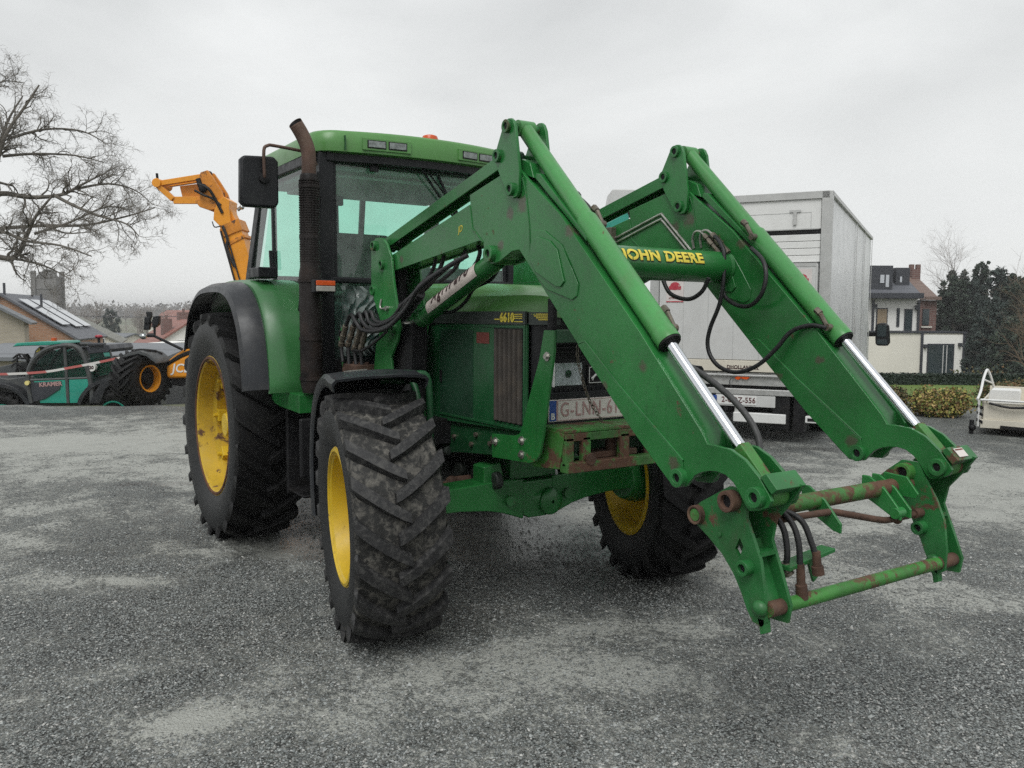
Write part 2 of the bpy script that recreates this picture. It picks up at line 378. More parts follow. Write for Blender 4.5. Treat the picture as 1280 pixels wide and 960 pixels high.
# ---------------- wheels
def tyre_mb(Rad, w, rrim, nl, lug=.042, seedv=1):
    rnd = random.Random(seedv)
    mb = MB(); h = w / 2; Rc = Rad - lug
    prof = [(-h * .62, rrim - .012), (-h * .80, rrim + .005), (-h * .86, rrim + .03), (-h * .97, rrim + (Rc - rrim) * .35), (-h * 1.0, rrim + (Rc - rrim) * .55), (-h * .97, Rc - .055), (-h * .90, Rc - .022), (-h * .6, Rc - .006), (0, Rc),
            (h * .6, Rc - .006), (h * .90, Rc - .022), (h * .97, Rc - .055), (h * 1.0, rrim + (Rc - rrim) * .55), (h * .97, rrim + (Rc - rrim) * .35), (h * .86, rrim + .03), (h * .80, rrim + .005), (h * .62, rrim - .012)]
    b = len(mb.f); mb.lathe(prof, 'Y', (0, 0, 0), 96)
    k = len(prof) - 1
    for i in range(len(mb.f)):
        j = i % k
        mb.m[i] = 0 if 5 <= j <= 10 else 2
    mb.mi = 1
    def crown(y):
        a = abs(y) / h
        return Rad - .018 * a * a
    for s in (-1, 1):
        for i in range(nl):
            ph = 2 * math.pi * (i + (.5 if s > 0 else 0)) / nl + rnd.uniform(-.006, .006)
            pts = []
            for u in [0, .12, .3, .5, .7, .88, 1.0]:
                y = s * (-.03 + (h * .985 + .03) * u)
                th = ph + (.50 / (Rad / .64)) * (.42 * u + .18 * u * u) * (w / .45)
                wd = (.060 + .020 * u) if u > 0 else .052
                pts.append((y, th, wd, crown(y), Rc - .02))
            # wrap down the shoulder
            y = s * h * 1.006; pts.append((y, th + .010, .066, Rad - .060, Rad - .085))
            y = s * h * .965; pts.append((y, th + .016, .050, Rad - .098, Rad - .106))
            vs = []
            for (y, th, wd, rt, rb) in pts:
                dw = wd / Rad
                for (q, rr) in ((-.62, rb), (-.42, rt), (.42, rt), (.62, rb)):
                    a = th + dw * q
                    yy = y
                    if rr == rb and abs(y) > h * .97: yy = s * (h * .93)
                    vs.append((rr * math.cos(a), yy, rr * math.sin(a)))
            fs = []
            for j in range(len(pts) - 1):
                for q in range(3):
                    a = j * 4 + q
                    f = (a, a + 1, a + 5, a + 4)
                    fs.append(f if s > 0 else f[::-1])
            fs.append((0, 3, 2, 1) if s > 0 else (0, 1, 2, 3))
            e = (len(pts) - 1) * 4
            fs.append((e, e + 1, e + 2, e + 3) if s > 0 else (e + 3, e + 2, e + 1, e))
            mb.add(vs, fs)
    return mb
def wheel(loc, rot, Rad, w, rrim, nl, side, mud, rear, label=None):
    # side -1: outer face towards -y
    o = side
    hub = MB()
    if rear:
        pr = [(o * -.06, .455), (o * -.05, .43), (o * -.03, .40), (o * -.02, .30), (o * -.04, .22), (o * -.04, .03)]
    else:
        pr = [(o * -.06, .30), (o * -.05, .27), (o * .02, .22), (o * .03, .16), (o * .0, .12), (o * .0, .02)]
    pr = [(a, r) for a, r in pr]
    hub.lathe(pr + [(a - o * .012, r) for a, r in pr[::-1]], 'Y', (0, 0, 0), 40, True)
    hub.lathe([(o * -.12, .02), (o * -.12, .15), (o * .06, .14), (o * .10, .09), (o * .12, .085), (o * .12, .001)], 'Y', (0, 0, 0), 28)
    for i in range(8):
        a = 2 * math.pi * i / 8; rr = .19 if rear else .135
        hub.cyl((rr * math.cos(a), o * .0, rr * math.sin(a)), (rr * math.cos(a), o * .05, rr * math.sin(a)), .014, n=6)
    if rear:
        for i in range(8):
            a = 2 * math.pi * (i + .35) / 8
            Mx = Matrix.Rotation(-a, 4, 'Y')
            hub.bx(.365, .468, o * .02 - .05, o * .02 + .05, -.045, .045, Mx)
            hub.cyl(Mx @ V((.41, o * .03, 0)), Mx @ V((.41, o * .10, 0)), .016, n=6)
    W_ = hub.build('wheel', M['yellow'], TR, bevel=.004, fix=True)
    W_.location = loc; W_.rotation_euler = rot
    if label: W_['label'] = label
    rim = MB(); h = w / 2
    wr = h * .80
    P = [(-wr - .012, rrim + .016), (-wr - .016, rrim + .004), (-wr, rrim - .014), (-wr + .05, rrim - .022), (-wr * .45, rrim - .030), (-wr * .35, rrim - .07), (wr * .35, rrim - .07), (wr * .45, rrim - .030), (wr - .05, rrim - .022), (wr, rrim - .014), (wr + .016, rrim + .004), (wr + .012, rrim + .016)]
    rim.lathe(P + [(a * .985, r + .014) for a, r in P[::-1]], 'Y', (0, 0, 0), 64, True)
    rim.build('rim', M['yellow_rusty' if rear else 'yellow'], W_, fix=True)
    lip = MB()
    for s in (-1, 1):
        lip.lathe([(s * (wr + .010), rrim - .004), (s * (wr + .020), rrim + .002), (s * (wr + .018), rrim + .018), (s * (wr + .006), rrim + .020)], 'Y', (0, 0, 0), 64, True)
    lip.each('rim_edge', M['rimrust' if rear else 'yellow'], W_, fix=True)
    ty = tyre_mb(Rad, w, rrim, nl, .040 if not rear else .042, 3)
    g, l, s_ = ('tyre_mud', 'tyre_lug', 'tyre_side') if mud else ('tyre_clean', 'tyre_clean', 'tyre_side')
    ty.build('tyre', [M[g], M[l], M[s_]], W_, smooth=32)
    v = MB(); v.cyl((rrim * .93, o * wr * .8, 0), (rrim * .9, o * (wr * .8 + .05), .01), .006, n=8); v.build('valve', M['dark'], W_)
    return W_
YR = .987; ZR = .822
WRR = wheel((-2.44, -YR, ZR), (0, R(20), 0), .850, .50, .498, 21, -1, False, True)
wheel((-2.44, YR, ZR), (0, R(50), 0), .850, .50, .498, 21, 1, False, True)
WFR = wheel((0, -.955, .624), (R(1.8), R(8), R(-11.7)), .642, .452, .335, 20, -1, True, False, 'front wheel with dried mud on the tyre')
WFL = wheel((0, .955, .622), (R(.5), R(30), R(-17.0)), .638, .43, .335, 20, 1, False, False)

# ---------------- chassis, engine, transmission
mb = MB()
for s in (-1, 1):
    mb.prism([(-1.25, .80), (-1.25, 1.03), (.30, 1.055), (.78, 1.06), (.78, .93), (.3, .91), (-.2, .86), (-.6, .80)], 'Y', s * .30, s * .35)
mb.bx(-1.2, .70, -.30, .30, .965, 1.03)
ch = mb.build('chassis_frame', M['green_dark'], TR, bevel=.006)
mb = MB()
for x, z in ((-.5, .98), (-.42, .92), (-.38, 1.0), (-.25, .95), (-.05, .93), (.0, .99), (.15, .96), (.18, .99), (.2, .935), (.28, .97)):
    mb.cyl((x, -.348, z), (x, -.366, z), .014, n=6)
mb.each('bolt', M['fitting'], ch)
mb = MB()
mb.prism([(-3.0, .55), (-3.0, 1.05), (-1.3, 1.0), (-1.0, .96), (-.95, .62), (-1.4, .52), (-2.2, .50)], 'Y', -.24, .24)
mb.cyl((-2.44, -.80, .822), (-2.44, .80, .822), .13, n=24)
mb.cyl((-2.44, -.45, .822), (-2.44, .45, .822), .24, n=24)
mb.build('transmission_housing', M['green_dark'], TR, bevel=.02)
mb = MB()
mb.bx(-1.0, -.25, -.24, .24, .62, .98); mb.bx(-.9, .2, -.27, .27, .86, 1.0)
for i in range(6): mb.cyl((-.9 + i * .2, -.31, .74), (-.9 + i * .2, -.26, .74), .05, n=12)
mb.tube([(-1.3, -.38, .75), (-.7, -.42, .78), (-.3, -.36, .86)], .03)
mb.tube([(-1.4, .3, .7), (-.2, .33, .74)], .03)
mb.build('engine', M['engine'], TR, bevel=.015)
mb = MB(); mb.lathe([(0, .001), (0, .10), (.02, .115), (.38, .115), (.42, .08), (.42, .001)], 'X', (-.95, -.40, .86), 20)
mb.build('air_tank', M['dark'], TR)

# ---------------- front axle
mb = MB()
for s in (-1, 1):
    mb.prism([(s * .10, .50), (s * .10, .73), (s * .24, .735), (s * .72, .715), (s * .72, .59), (s * .52, .59), (s * .34, .572), (s * .24, .55)], 'X', -.07, .10)
    mb.prism([(s * .36, .70), (s * .36, .82), (s * .25, .84), (s * .22, .72)], 'X', -.03, .09)
    mb.lathe([(s * .70, .02), (s * .70, .12), (s * .78, .15), (s * .86, .15), (s * .90, .10), (s * .90, .02)], 'Y', (0, 0, .63), 24)
mb.sphere((-.02, .06, .60), .14, 12, (1.0, 1.25, .75)); mb.prism([(-.14, .55), (-.14, .715), (.14, .715), (.14, .55), (.06, .50), (-.06, .50)], 'X', -.06, .095)
mb.lathe([(-.22, .02), (-.22, .07), (-.12, .08), (.12, .08), (.135, .055), (.135, .01)], 'X', (0, .08, .585), 20)
mb.bx(-.35, .05, -.16, .16, .72, .86)
ax = mb.build('front_axle', M['green'], TR, bevel=.008, fix=True)
mb = MB()
for s in (-1, 1):
    mb.cyl((-.20, s * .14, .69), (-.20, s * .40, .69), .034, n=14); mb.cyl((-.20, s * .40, .69), (-.18, s * .72, .67), .016, n=10)
    mb.sphere((-.18, s * .72, .67), .035, 8); mb.sphere((-.20, s * .40, .69), .04, 8)
mb.each('steering_rod', M['rust'], ax)
mb = MB()
for s in (-1, 1):
    mb.cyl((.0, s * .80, .50), (.0, s * .80, .77), .05, n=14)
    mb.cyl((.095, s * .20, .62), (.125, s * .20, .62), .03, n=10)
mb.each('kingpin', M['green_worn'], ax)

# ---------------- bonnet
def section(w, zs, zc, n=5):
    pts = [(-w, zs), (-w + .004, zs + .035), (-w + .03, zs + .085), (-w * .70, zc - .035), (-w * .35, zc - .006), (0, zc)]
    return pts + [(-y, z) for y, z in pts[-2::-1]]
st = [(-1.22, .395, 1.67, 1.865), (-.9, .392, 1.67, 1.86), (-.4, .385, 1.67, 1.845), (.1, .375, 1.67, 1.82), (.45, .365, 1.67, 1.79), (.57, .35, 1.665, 1.765), (.64, .325, 1.655, 1.735), (.69, .29, 1.64, 1.685)]
mb = MB(); n = 11
for x, w, zs, zc in st: mb.add([(x, y, z) for y, z in section(w, zs, zc)], [])
for i in range(len(st) - 1):
    for j in range(n - 1):
        a = i * n + j; mb.f.append((a, a + 1, a + n + 1, a + n)); mb.m.append(0)
e = (len(st) - 1) * n; mb.f.append(tuple(range(e, e + n))); mb.m.append(0)
mb.f.append(tuple(range(n))[::-1]); mb.m.append(0)
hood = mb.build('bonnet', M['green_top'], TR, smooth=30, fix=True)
mb = MB()
mb.bx(-.35, .58, -.001, .001, 1.84, 1.842)
for s in (-1, 1):
    mb.prism([(-1.22, 1.60), (-1.22, 1.672), (.52, 1.672), (.52, 1.607)], 'Y', s * .368, s * .384)
    mb.prism([(.53, s * .33), (.53, s * .368), (.60, s * .352), (.668, s * .316), (.668, s * .27)], 'Z', 1.605, 1.668)
mb.build('bonnet_stripe', M['stripe'], hood, bevel=.002)
# model number and decals on the stripe
t = textmesh('6610', .062, .003, 0, .0015, 1.1)
t.xf(frame((.36, -.3865, 1.638), (1, 0, 0), (0, 0, 1)))
mb = MB(); mb.v = t.v; mb.f = t.f; mb.m = [0] * len(t.f)
for z in (1.655, 1.645, 1.635): mb.bx(.43, .50, -.388, -.3855, z, z + .004)
mb.bx(.43, .505, -.388, -.3855, 1.618, 1.622)
for k, z in enumerate((1.658, 1.649, 1.640, 1.631)): mb.beam((.555 + k * .014, -.3655 + k * .0038, z), (.605, -.3515, z), .004, .005); mb.beam((.605, -.3515, z), (.66, -.3225, z), .004, .005)
mb.bx(.24, .30, -.388, -.3855, 1.628, 1.634)
mb.build('model_number', M['decal_yellow'], hood)
def side_panel(s):
    mb = MB()
    mb.prism([(-.72, 1.02), (-.80, 1.22), (-.74, 1.603), (.515, 1.612), (.515, 1.07), (.40, 1.058)], 'Y', s * .352, s * .372)
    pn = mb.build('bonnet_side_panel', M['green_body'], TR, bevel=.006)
    # raised edge ribs
    mb = MB()
    mb.bx(-.40, .50, s * .372, s * .378, 1.047 + .02, 1.062 + .02); mb.bx(-.40, .51, s * .372, s * .377, 1.588, 1.60); mb.bx(.497, .511, s * .372, s * .379, 1.08, 1.60)
    mb.each('panel_rib', M['green_body'], pn, bevel=.002)
    mb = MB(); mb.bx(-.385, -.004, s * .372, s * .375, 1.075, 1.57)
    for i in range(40): mb.bx(-.375 + i * .0093, -.3715 + i * .0093, s * .375, s * .3765, 1.085, 1.56)
    mb.build('mesh_screen', M['screen_green'], pn)
    mb = MB(); mb.bx(-.372, -.358, s * .375, s * .386, 1.26, 1.33); mb.build('panel_latch', M['dark'], pn)
    mb = MB(); mb.bx(.215, .49, s * .372, s * .3735, 1.095, 1.585)
    mb.build('louvre_recess', M['dark'], pn)
    mb = MB()
    for i in range(6):
        x = .225 + i * .0445
        mb.prism([(x, s * .372), (x + .036, s * .372), (x + .030, s * .388), (x + .020, s * .392), (x + .008, s * .386)], 'Z', 1.10, 1.58)
    mb.each('louvre', M['louvre'], pn, bevel=.003)
    if s < 0:
        mb = MB(); mb.bx(.035, .165, -.3745, -.372, 1.50, 1.56); mb.build('warning_sticker', M['redlabel'], pn)
sym(side_panel)
mb = MB()
mb.prism([(-1.22, 1.0), (-1.22, 1.62), (-.76, 1.6), (-.82, 1.22), (-.74, 1.02)], 'Y', -.35, .35)
mb.build('firewall', M['dark'], TR, bevel=.01)
# ---------------- nose
mb = MB()
mb.prism([(.515, -.345), (.57, -.335), (.605, -.31), (.605, .31), (.57, .335), (.515, .345)], 'Z', 1.06, 1.64)
nose = mb.build('nose_grille', M['black'], TR, bevel=.008)
mb = MB()
for i in range(7): mb.bx(.60, .637, -.29, .29, 1.445 + i * .022, 1.452 + i * .022)
for i in range(20): mb.bx(.600, .613, -.29 + i * .0295, -.28 + i * .0295, 1.07, 1.11)
for i in range(20): mb.bx(.600, .610, -.29 + i * .0295, -.28 + i * .0295, 1.245, 1.285)
mb.build('grille_slats', M['dark'], nose)
for s in (-1, 1):
    mb = MB(); mb.bx(.600, .610, s * .270, s * .090, 1.300, 1.415); mb.bx(.60, .622, s * .276, s * .268, 1.295, 1.42)
    hl = mb.build('headlight', M['headlamp'], nose, bevel=.003)
    mb = MB(); mb.cyl((.610, s * .18, 1.36), (.614, s * .18, 1.36), .020, n=16); mb.build('bulb', M['chrome'], hl)
    mb = MB(); mb.bx(.616, .621, s * .267, s * .093, 1.300, 1.415); mb.build('lens', M['clear'], hl, bevel=.002)
mb = MB(); mb.bx(.605, .617, -.06, .06, 1.30, 1.40); eb = mb.build('emblem_plate', M['dark'], nose, bevel=.004)
mb = MB()
for a, b in (((-.05, 1.31), (-.05, 1.39)), ((-.05, 1.39), (.05, 1.39)), ((.05, 1.39), (.05, 1.31)), ((.05, 1.31), (-.05, 1.31))): mb.beam((.618, *a), (.618, *b), .003, .004, (1, 0, 0))
mb.tube([(.619, -.035, 1.33), (.619, -.01, 1.35), (.619, .02, 1.352), (.619, .035, 1.375)], .006, 6); mb.tube([(.619, -.02, 1.345), (.619, -.03, 1.322)], .004, 5); mb.tube([(.619, .015, 1.35), (.619, .03, 1.33)], .004, 5)
mb.build('emblem', M['white'], eb)
mb = MB(); mb.bx(.600, .625, -.325, .325, 1.075, 1.270); mb.build('bumper_panel', M['black'], TR, bevel=.006)
PX = .6305
mb = MB(); mb.bx(PX - .005, PX, -.312, .208, 1.124, 1.234)
pl = mb.build('number_plate', M['white_plate'], TR, bevel=.002)
mb = MB(); mb.bx(PX + .0005, PX + .0015, -.308, -.267, 1.128, 1.230); mb.build('country_band', M['blue'], pl)
mb = MB(); mb.bx(PX + .0005, PX + .0015, -.265, -.256, 1.128, 1.230); mb.bx(PX + .0005, PX + .0015, -.256, .204, 1.2275, 1.230); mb.bx(PX + .0005, PX + .0015, -.256, .204, 1.128, 1.1305); mb.build('plate_border', M['plate_text'], pl)
t = textmesh('B', .045, .001); t.xf(frame((PX + .002, -.288, 1.150), (0, 1, 0), (0, 0, 1))); t.build('country_letter', M['white'], pl, smooth=0)
t = textmesh('G-LNN-612', .098, .0005, 0, .001, 1.12)
for i, p in enumerate(t.v): t.v[i] = (p[0] * .80, p[1] * 1.04, p[2])
t.xf(frame((PX + .002, -.030, 1.179), (0, 1, 0), (0, 0, 1))); t.build('plate_text', M['plate_text'], pl, smooth=0)

# ---------------- weight bracket
mb = MB()
for y0, y1 in ((-.365, -.315), (-.265, -.215), (-.03, .03), (.215, .265), (.315, .365)): mb.bx(.815, .845, y0, y1, .935, 1.075)
mb.bx(.815, .845, -.365, .365, 1.055, 1.095); mb.bx(.80, .855, -.365, .365, .905, .955)
mb.bx(.62, .80, -.34, .34, .915, .93)
wb = mb.build('weight_bracket', M['green_bar'], TR, bevel=.005)
mb = MB(); mb.bx(.60, .845, -.368, .368, 1.096, 1.112); mb.bx(.846, .850, -.262, -.218, .965, 1.05)
for s in (-1, 1): mb.prism([(.58, .90), (.58, 1.11), (.84, 1.095), (.80, .92)], 'Y', s * .355, s * .372)
mb.each('bracket_top', M['green_rusty'], wb, bevel=.004)
mb = MB(); mb.bx(.69, .80, -.18, .12, .955, .985); mb.cyl((.76, -.02, .93), (.76, -.02, 1.09), .03, n=14); mb.cyl((.84, -.22, .965), (.86, -.22, .965), .03, n=14); mb.cyl((.79, .2, .93), (.79, .2, 1.09), .025)
mb.build('tow_pin', M['rust'], wb, bevel=.004)
mb = MB()
pts = smoothpath([(.775, -.245, 1.53), (.78, -.252, 1.45), (.785, -.222, 1.34), (.79, -.18, 1.235), (.80, -.105, 1.13)], 6)
L = 0; k = 0; acc = [pts[0]]
for a, b in zip(pts, pts[1:]):
    d = (b - a).length; m_ = max(1, int(d / .004))
    for i in range(m_): acc.append(a.lerp(b, (i + 1) / m_))
dist = 0; last = acc[0]; links = []
for p in acc[1:]:
    dist += (p - last).length; last = p
    if dist >= .0175: links.append(p); dist = 0
for i in range(len(links) - 1):
    a, b = links[i], links[i + 1]; t_ = (b - a).normalized(); sd = V((1, 0, 0)) if i % 2 else t_.cross(V((1, 0, 0))).normalized()
    c = (a + b) / 2; ring = [c + t_ * (.0135 * math.cos(x)) + sd * (.0075 * math.sin(x)) for x in [2 * math.pi * j / 10 for j in range(11)]]
    mb.tube(ring, .0022, 5, False)
mb.build('chain', M['fitting'], TR)

# ---------------- front guard
mb = MB()
G = [(.756, 1.582), (.833, 1.583), (.838, 1.49), (.79, 1.25), (.752, 1.07), (.728, .985), (.690, .948), (.640, .932), (.297, .913), (.292, 1.036), (.500, 1.050), (.548, 1.064), (.573, 1.090), (.618, 1.214), (.717, 1.44)]
gd = MB(); gd.prism(G, 'Y', -.434, -.420)
gp = gd.each('front_guard', M['green'], TR, bevel=.002)
mb = MB()
mb.bx(.755, .84, -.42, .0, 1.555, 1.585); mb.bx(.83, .842, -.42, .0, 1.525, 1.585)
mb.build('guard_crossbar', M['green_dark'], gp, bevel=.004)
mb = MB()
for s in (-1,):
    mb.bx(.775, .823, s * .428, s * .405, 1.56, 1.73); mb.bx(.775, .823, s * .432, s * .426, 1.55, 1.60)
mb.each('guard_post', M['dark'], gp, bevel=.004)
mb = MB()
for s in (-1,):
    for x, z in ((.785, 1.46), (.575, 1.035), (.575, .965), (.33, 1.0)):
        mb.cyl((x, s * .434, z), (x, s * .438, z), .022, n=16); mb.cyl((x, s * .436, z), (x, s * .450, z), .013, n=6)
mb.each('guard_bolt', M['steel'], gp)

# ---------------- front fenders (steered with the wheels)
def ffender(s, Wl):
    mb = MB(); n = 22
    prof = []
    w = .235
    for i in range(n + 1):
        a = R(80 + (192 - 80) * i / n); rr = .735
        prof.append((rr * math.cos(a), rr * math.sin(a)))
    # straight run from the top forwards
    prof.insert(0, (.235, .722))
    rows = [(-w, -.055), (-w - .006, -.02), (-w + .012, .0), (-w * .4, .010), (w * .4, .010), (w - .012, .0), (w + .006, -.02), (w, -.055)]
    for th in (0, -.012):
        for (x, z) in prof:
            d = V((x, 0, z)).normalized()
            mb.add([(x + d.x * (k + th), y * (1 if th == 0 else .96), z + d.z * (k + th)) for y, k in rows], [])
    m = len(rows); L = len(prof)
    def fq(a, b, c, d, flip=False):
        mb.f.append((a, b, c, d) if not flip else (d, c, b, a)); mb.m.append(0)
    for i in range(L - 1):
        for j in range(m - 1):
            a = i * m + j; fq(a, a + 1, a + m + 1, a + m)
            b = L * m + a; fq(b, b + 1, b + m + 1, b + m, True)
    for i in range(L - 1):
        for j in (0, m - 1):
            a = i * m + j; fq(a, a + m, a + m + L * m, a + L * m, j > 0)
    for j in range(m - 1):
        for i in (0, L - 1):
            a = i * m + j; fq(a, a + 1, a + 1 + L * m, a + L * m, i == 0)
    f = mb.build('front_fender', M['fender_black'], TR, smooth=40, fix=True)
    f.location = Wl.location; f.rotation_euler = (Wl.rotation_euler[0], 0, Wl.rotation_euler[2])
    mb = MB(); yi = -s * .24
    mb.tube(smoothpath([(.02, -s * .10, .722), (.03, yi + s * .02, .715), (.03, yi - s * .05, .68), (.02, yi - s * .055, .40), (0, yi - s * .05, .0)], 5), .019, 10)
    mb.tube(smoothpath([(-.25, -s * .10, .665), (-.26, yi + s * .02, .655), (-.24, yi - s * .05, .62), (-.1, yi - s * .055, .30), (0, yi - s * .05, .0)], 5), .019, 10)
    mb.each('fender_stay', M['green_dark'], f)
    mb = MB(); mb.beam((-.02, s * .02, .747), (.02, s * .14, .745), .014, .006); mb.build('fender_bolt', M['steel'], f)
ffender(-1, WFR); ffender(1, WFL)

# ---------------- cab
mb = MB()
mb.prism([(-1.30, 1.02), (-1.30, 1.36), (-1.34, 1.40), (-2.75, 1.45), (-2.85, 1.90), (-2.95, 1.95), (-2.95, 1.15), (-2.3, 1.08), (-1.6, 1.0)], 'Y', -.68, .68)
cab = mb.build('cab', M['dark'], TR, bevel=.02)
mb = MB()
def post(a, b, w, d): mb.beam(a, b, w, d, (1, 0, 0))
for s in (-1, 1):
    # front pillar, slim, rounded by bevel
    mb.beam((-1.30, s * .735, 1.02), (-1.33, s * .715, 2.70), .10, .09, (1, 0, 0))
    mb.beam((-2.88, s * .76, 1.90), (-2.50, s * .745, 2.70), .07, .12, (1, 0, 0))
    mb.beam((-1.34, s * .76, 2.668), (-2.55, s * .77, 2.672), .07, .075)
    mb.beam((-1.34, s * .755, 1.04), (-2.0, s * .765, 1.04), .06, .08)
    mb.beam((-2.0, s * .765, 1.04), (-2.35, s * .77, 1.75), .05, .07, (0, 1, 0)); mb.beam((-2.35, s * .77, 1.75), (-2.86, s * .77, 1.92), .05, .07, (0, 1, 0))
    mb.beam((-2.21, s * .772, 1.60), (-2.25, s * .765, 2.65), .035, .045, (1, 0, 0))
mb.beam((-1.31, -.72, 2.672), (-1.31, .72, 2.672), .08, .07)
mb.beam((-1.29, -.70, 1.878), (-1.29, .70, 1.878), .045, .040)
mb.beam((-2.55, -.74, 2.66), (-2.55, .74, 2.66), .08, .07)
mb.beam((-2.86, -.74, 1.93), (-2.86, .74, 1.93), .08, .07)
# corner bands below the roof
for s in (-1, 1): mb.beam((-1.31, s * .66, 1.88), (-1.31, s * .665, 2.66), .035, .03, (1, 0, 0))
mb.build('cab_frame', M['black'], cab, bevel=.012)
# roof: rounded outline, curved front
def outline(inset, fx=0):
    pts = []
    xf, xr, w = -1.27 - fx - inset, -2.86 + inset, .80 - inset
    r = .16
    for i in range(13):
        y = -(w - r) + (2 * (w - r)) * i / 12
        pts.append((xf + .12 * (1 - (y / w) ** 2), y))
    def arc(cx, cy, a0, a1, n=6): return [(cx + r * math.cos(R(a0 + (a1 - a0) * i / n)), cy + r * math.sin(R(a0 + (a1 - a0) * i / n))) for i in range(n + 1)]
    xc = xf + .12 * (1 - ((w - r) / w) ** 2) - r
    out = pts + arc(xc, w - r, 0, 90)[1:] + arc(xr + r, w - r, 90, 180) + arc(xr + r, -(w - r), 180, 270) + arc(xc, -(w - r), 270, 360)[:-1]
    return out
levels = [(.03, 2.692), (.0, 2.700), (-.004, 2.75), (.004, 2.812), (.018, 2.830), (.07, 2.842), (.35, 2.866)]
mb = MB(); ol = [outline(a) for a, z in levels]; n = len(ol[0])
for (a, z), o_ in zip(levels, ol): mb.add([(x, y, z + (.012 if z > 2.8 else 0) * (1 - (y / .8) ** 2)) for x, y in o_], [])
for i in range(len(levels) - 1):
    for j in range(n):
        a, b = i * n + j, i * n + (j + 1) % n
        mb.f.append((a, b, b + n, a + n)); mb.m.append(0)
mb.f.append(tuple(range(n))[::-1]); mb.m.append(0); mb.f.append(tuple(range((len(levels) - 1) * n, len(levels) * n))); mb.m.append(0)
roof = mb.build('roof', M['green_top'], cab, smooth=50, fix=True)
mb = MB()
for s in (-1, 1):
    for yy in (.62, .07):
        mb.bx(-1.3, -1.155 if yy < .3 else -1.20, s * yy - .002, s * yy + .002, 2.71, 2.80)
mb.each('roof_seam', M['green_dark'], roof)
mb = MB()
ob = outline(.035); n = len(ob)
mb.add([(x, y, 2.645) for x, y in ob] + [(x, y, 2.694) for x, y in ob], [tuple(range(n))[::-1], tuple(range(n, 2 * n))] + [(j, (j + 1) % n, n + (j + 1) % n, n + j) for j in range(n)])
mb.build('roof_gasket', M['black'], cab, fix=True)
for y0, y1 in ((-.49, -.20), (.20, .49)):
    mb = MB(); ang = math.atan2(-.24 * (y0 + y1) / 2 / .64 , 1)
    c = V((-1.27 + .12 * (1 - ((y0 + y1) / 2 / .8) ** 2) + .006, (y0 + y1) / 2, 2.757))
    fx = frame(c, (math.sin(-(y0 + y1) / 2 * .36) * -1 * -1, 1, 0), (0, 0, 1))
    # local x across, y up, z outwards (forward)
    mb.bx(-.165, .165, -.040, .040, -.02, .004, fx)
    lf = mb.build('work_light', M['green_top'], cab, bevel=.004)
    for q in (-1, 1):
        mb = MB(); mb.bx(q * .008, q * .135, -.026, .026, .004, .008, fx); a = mb.build('lamp_housing', M['dark'], lf, bevel=.002)
        mb = MB(); mb.bx(q * .014, q * .128, -.020, .020, .008, .012, fx); mb.build('lamp_lens', M['worklens'], lf, bevel=.004)
mb = MB(); mb.lathe([(2.855, .001), (2.855, .055), (2.89, .055), (2.89, .001)], 'Z', (-1.55, .17, 0), 20); bc = mb.build('beacon', M['dark'], cab)
mb = MB(); mb.lathe([(2.89, .001), (2.89, .062), (2.915, .064), (2.945, .052), (2.953, .03), (2.955, .001)], 'Z', (-1.55, .17, 0), 20); mb.build('beacon_lens', M['orange_lens'], bc)
# glazing
def pane(name, quad, th=.005, mat='cab_glass', parent=cab):
    a, b, c, d = [V(p) for p in quad]; nrm = (b - a).cross(d - a).normalized() * th
    m_ = MB(); m_.add([a, b, c, d, a + nrm, b + nrm, c + nrm, d + nrm], [(3, 2, 1, 0), (4, 5, 6, 7), (0, 1, 5, 4), (1, 2, 6, 5), (2, 3, 7, 6), (3, 0, 4, 7)])
    return m_.build(name, M[mat], parent, smooth=0, fix=True)
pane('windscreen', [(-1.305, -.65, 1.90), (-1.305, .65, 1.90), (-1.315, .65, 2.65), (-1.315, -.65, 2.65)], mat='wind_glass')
pane('lower_windscreen', [(-1.30, -.68, 1.37), (-1.30, .68, 1.37), (-1.305, .68, 1.86), (-1.305, -.68, 1.86)])
pane('rear_window', [(-2.86, -.68, 1.96), (-2.86, .68, 1.96), (-2.56, .68, 2.62), (-2.56, -.68, 2.62)])
for s in (-1, 1):
    m_ = MB(); m_.prism([(-1.36, 1.08), (-1.36, 2.64), (-2.24, 2.64), (-2.24, 1.65), (-2.0, 1.09)], 'Y', s * .768, s * .773); m_.build('door_glass', M['cab_glass'], cab, smooth=0)
    m_ = MB(); m_.prism([(-2.27, 1.80), (-2.27, 2.64), (-2.50, 2.64), (-2.82, 1.95), (-2.80, 1.93)], 'Y', s * .768, s * .773); m_.build('side_window', M['cab_glass'], cab, smooth=0)
# door lower panel (solid green-dark glass below) and handle
mb = MB(); mb.beam((-1.39, -.80, 1.55), (-1.42, -.80, 1.75), .02, .03, (0, 1, 0)); mb.beam((-2.20, -.80, 1.98), (-2.22, -.80, 2.12), .02, .03, (0, 1, 0)); mb.each('door_handle', M['black'], cab, bevel=.004)
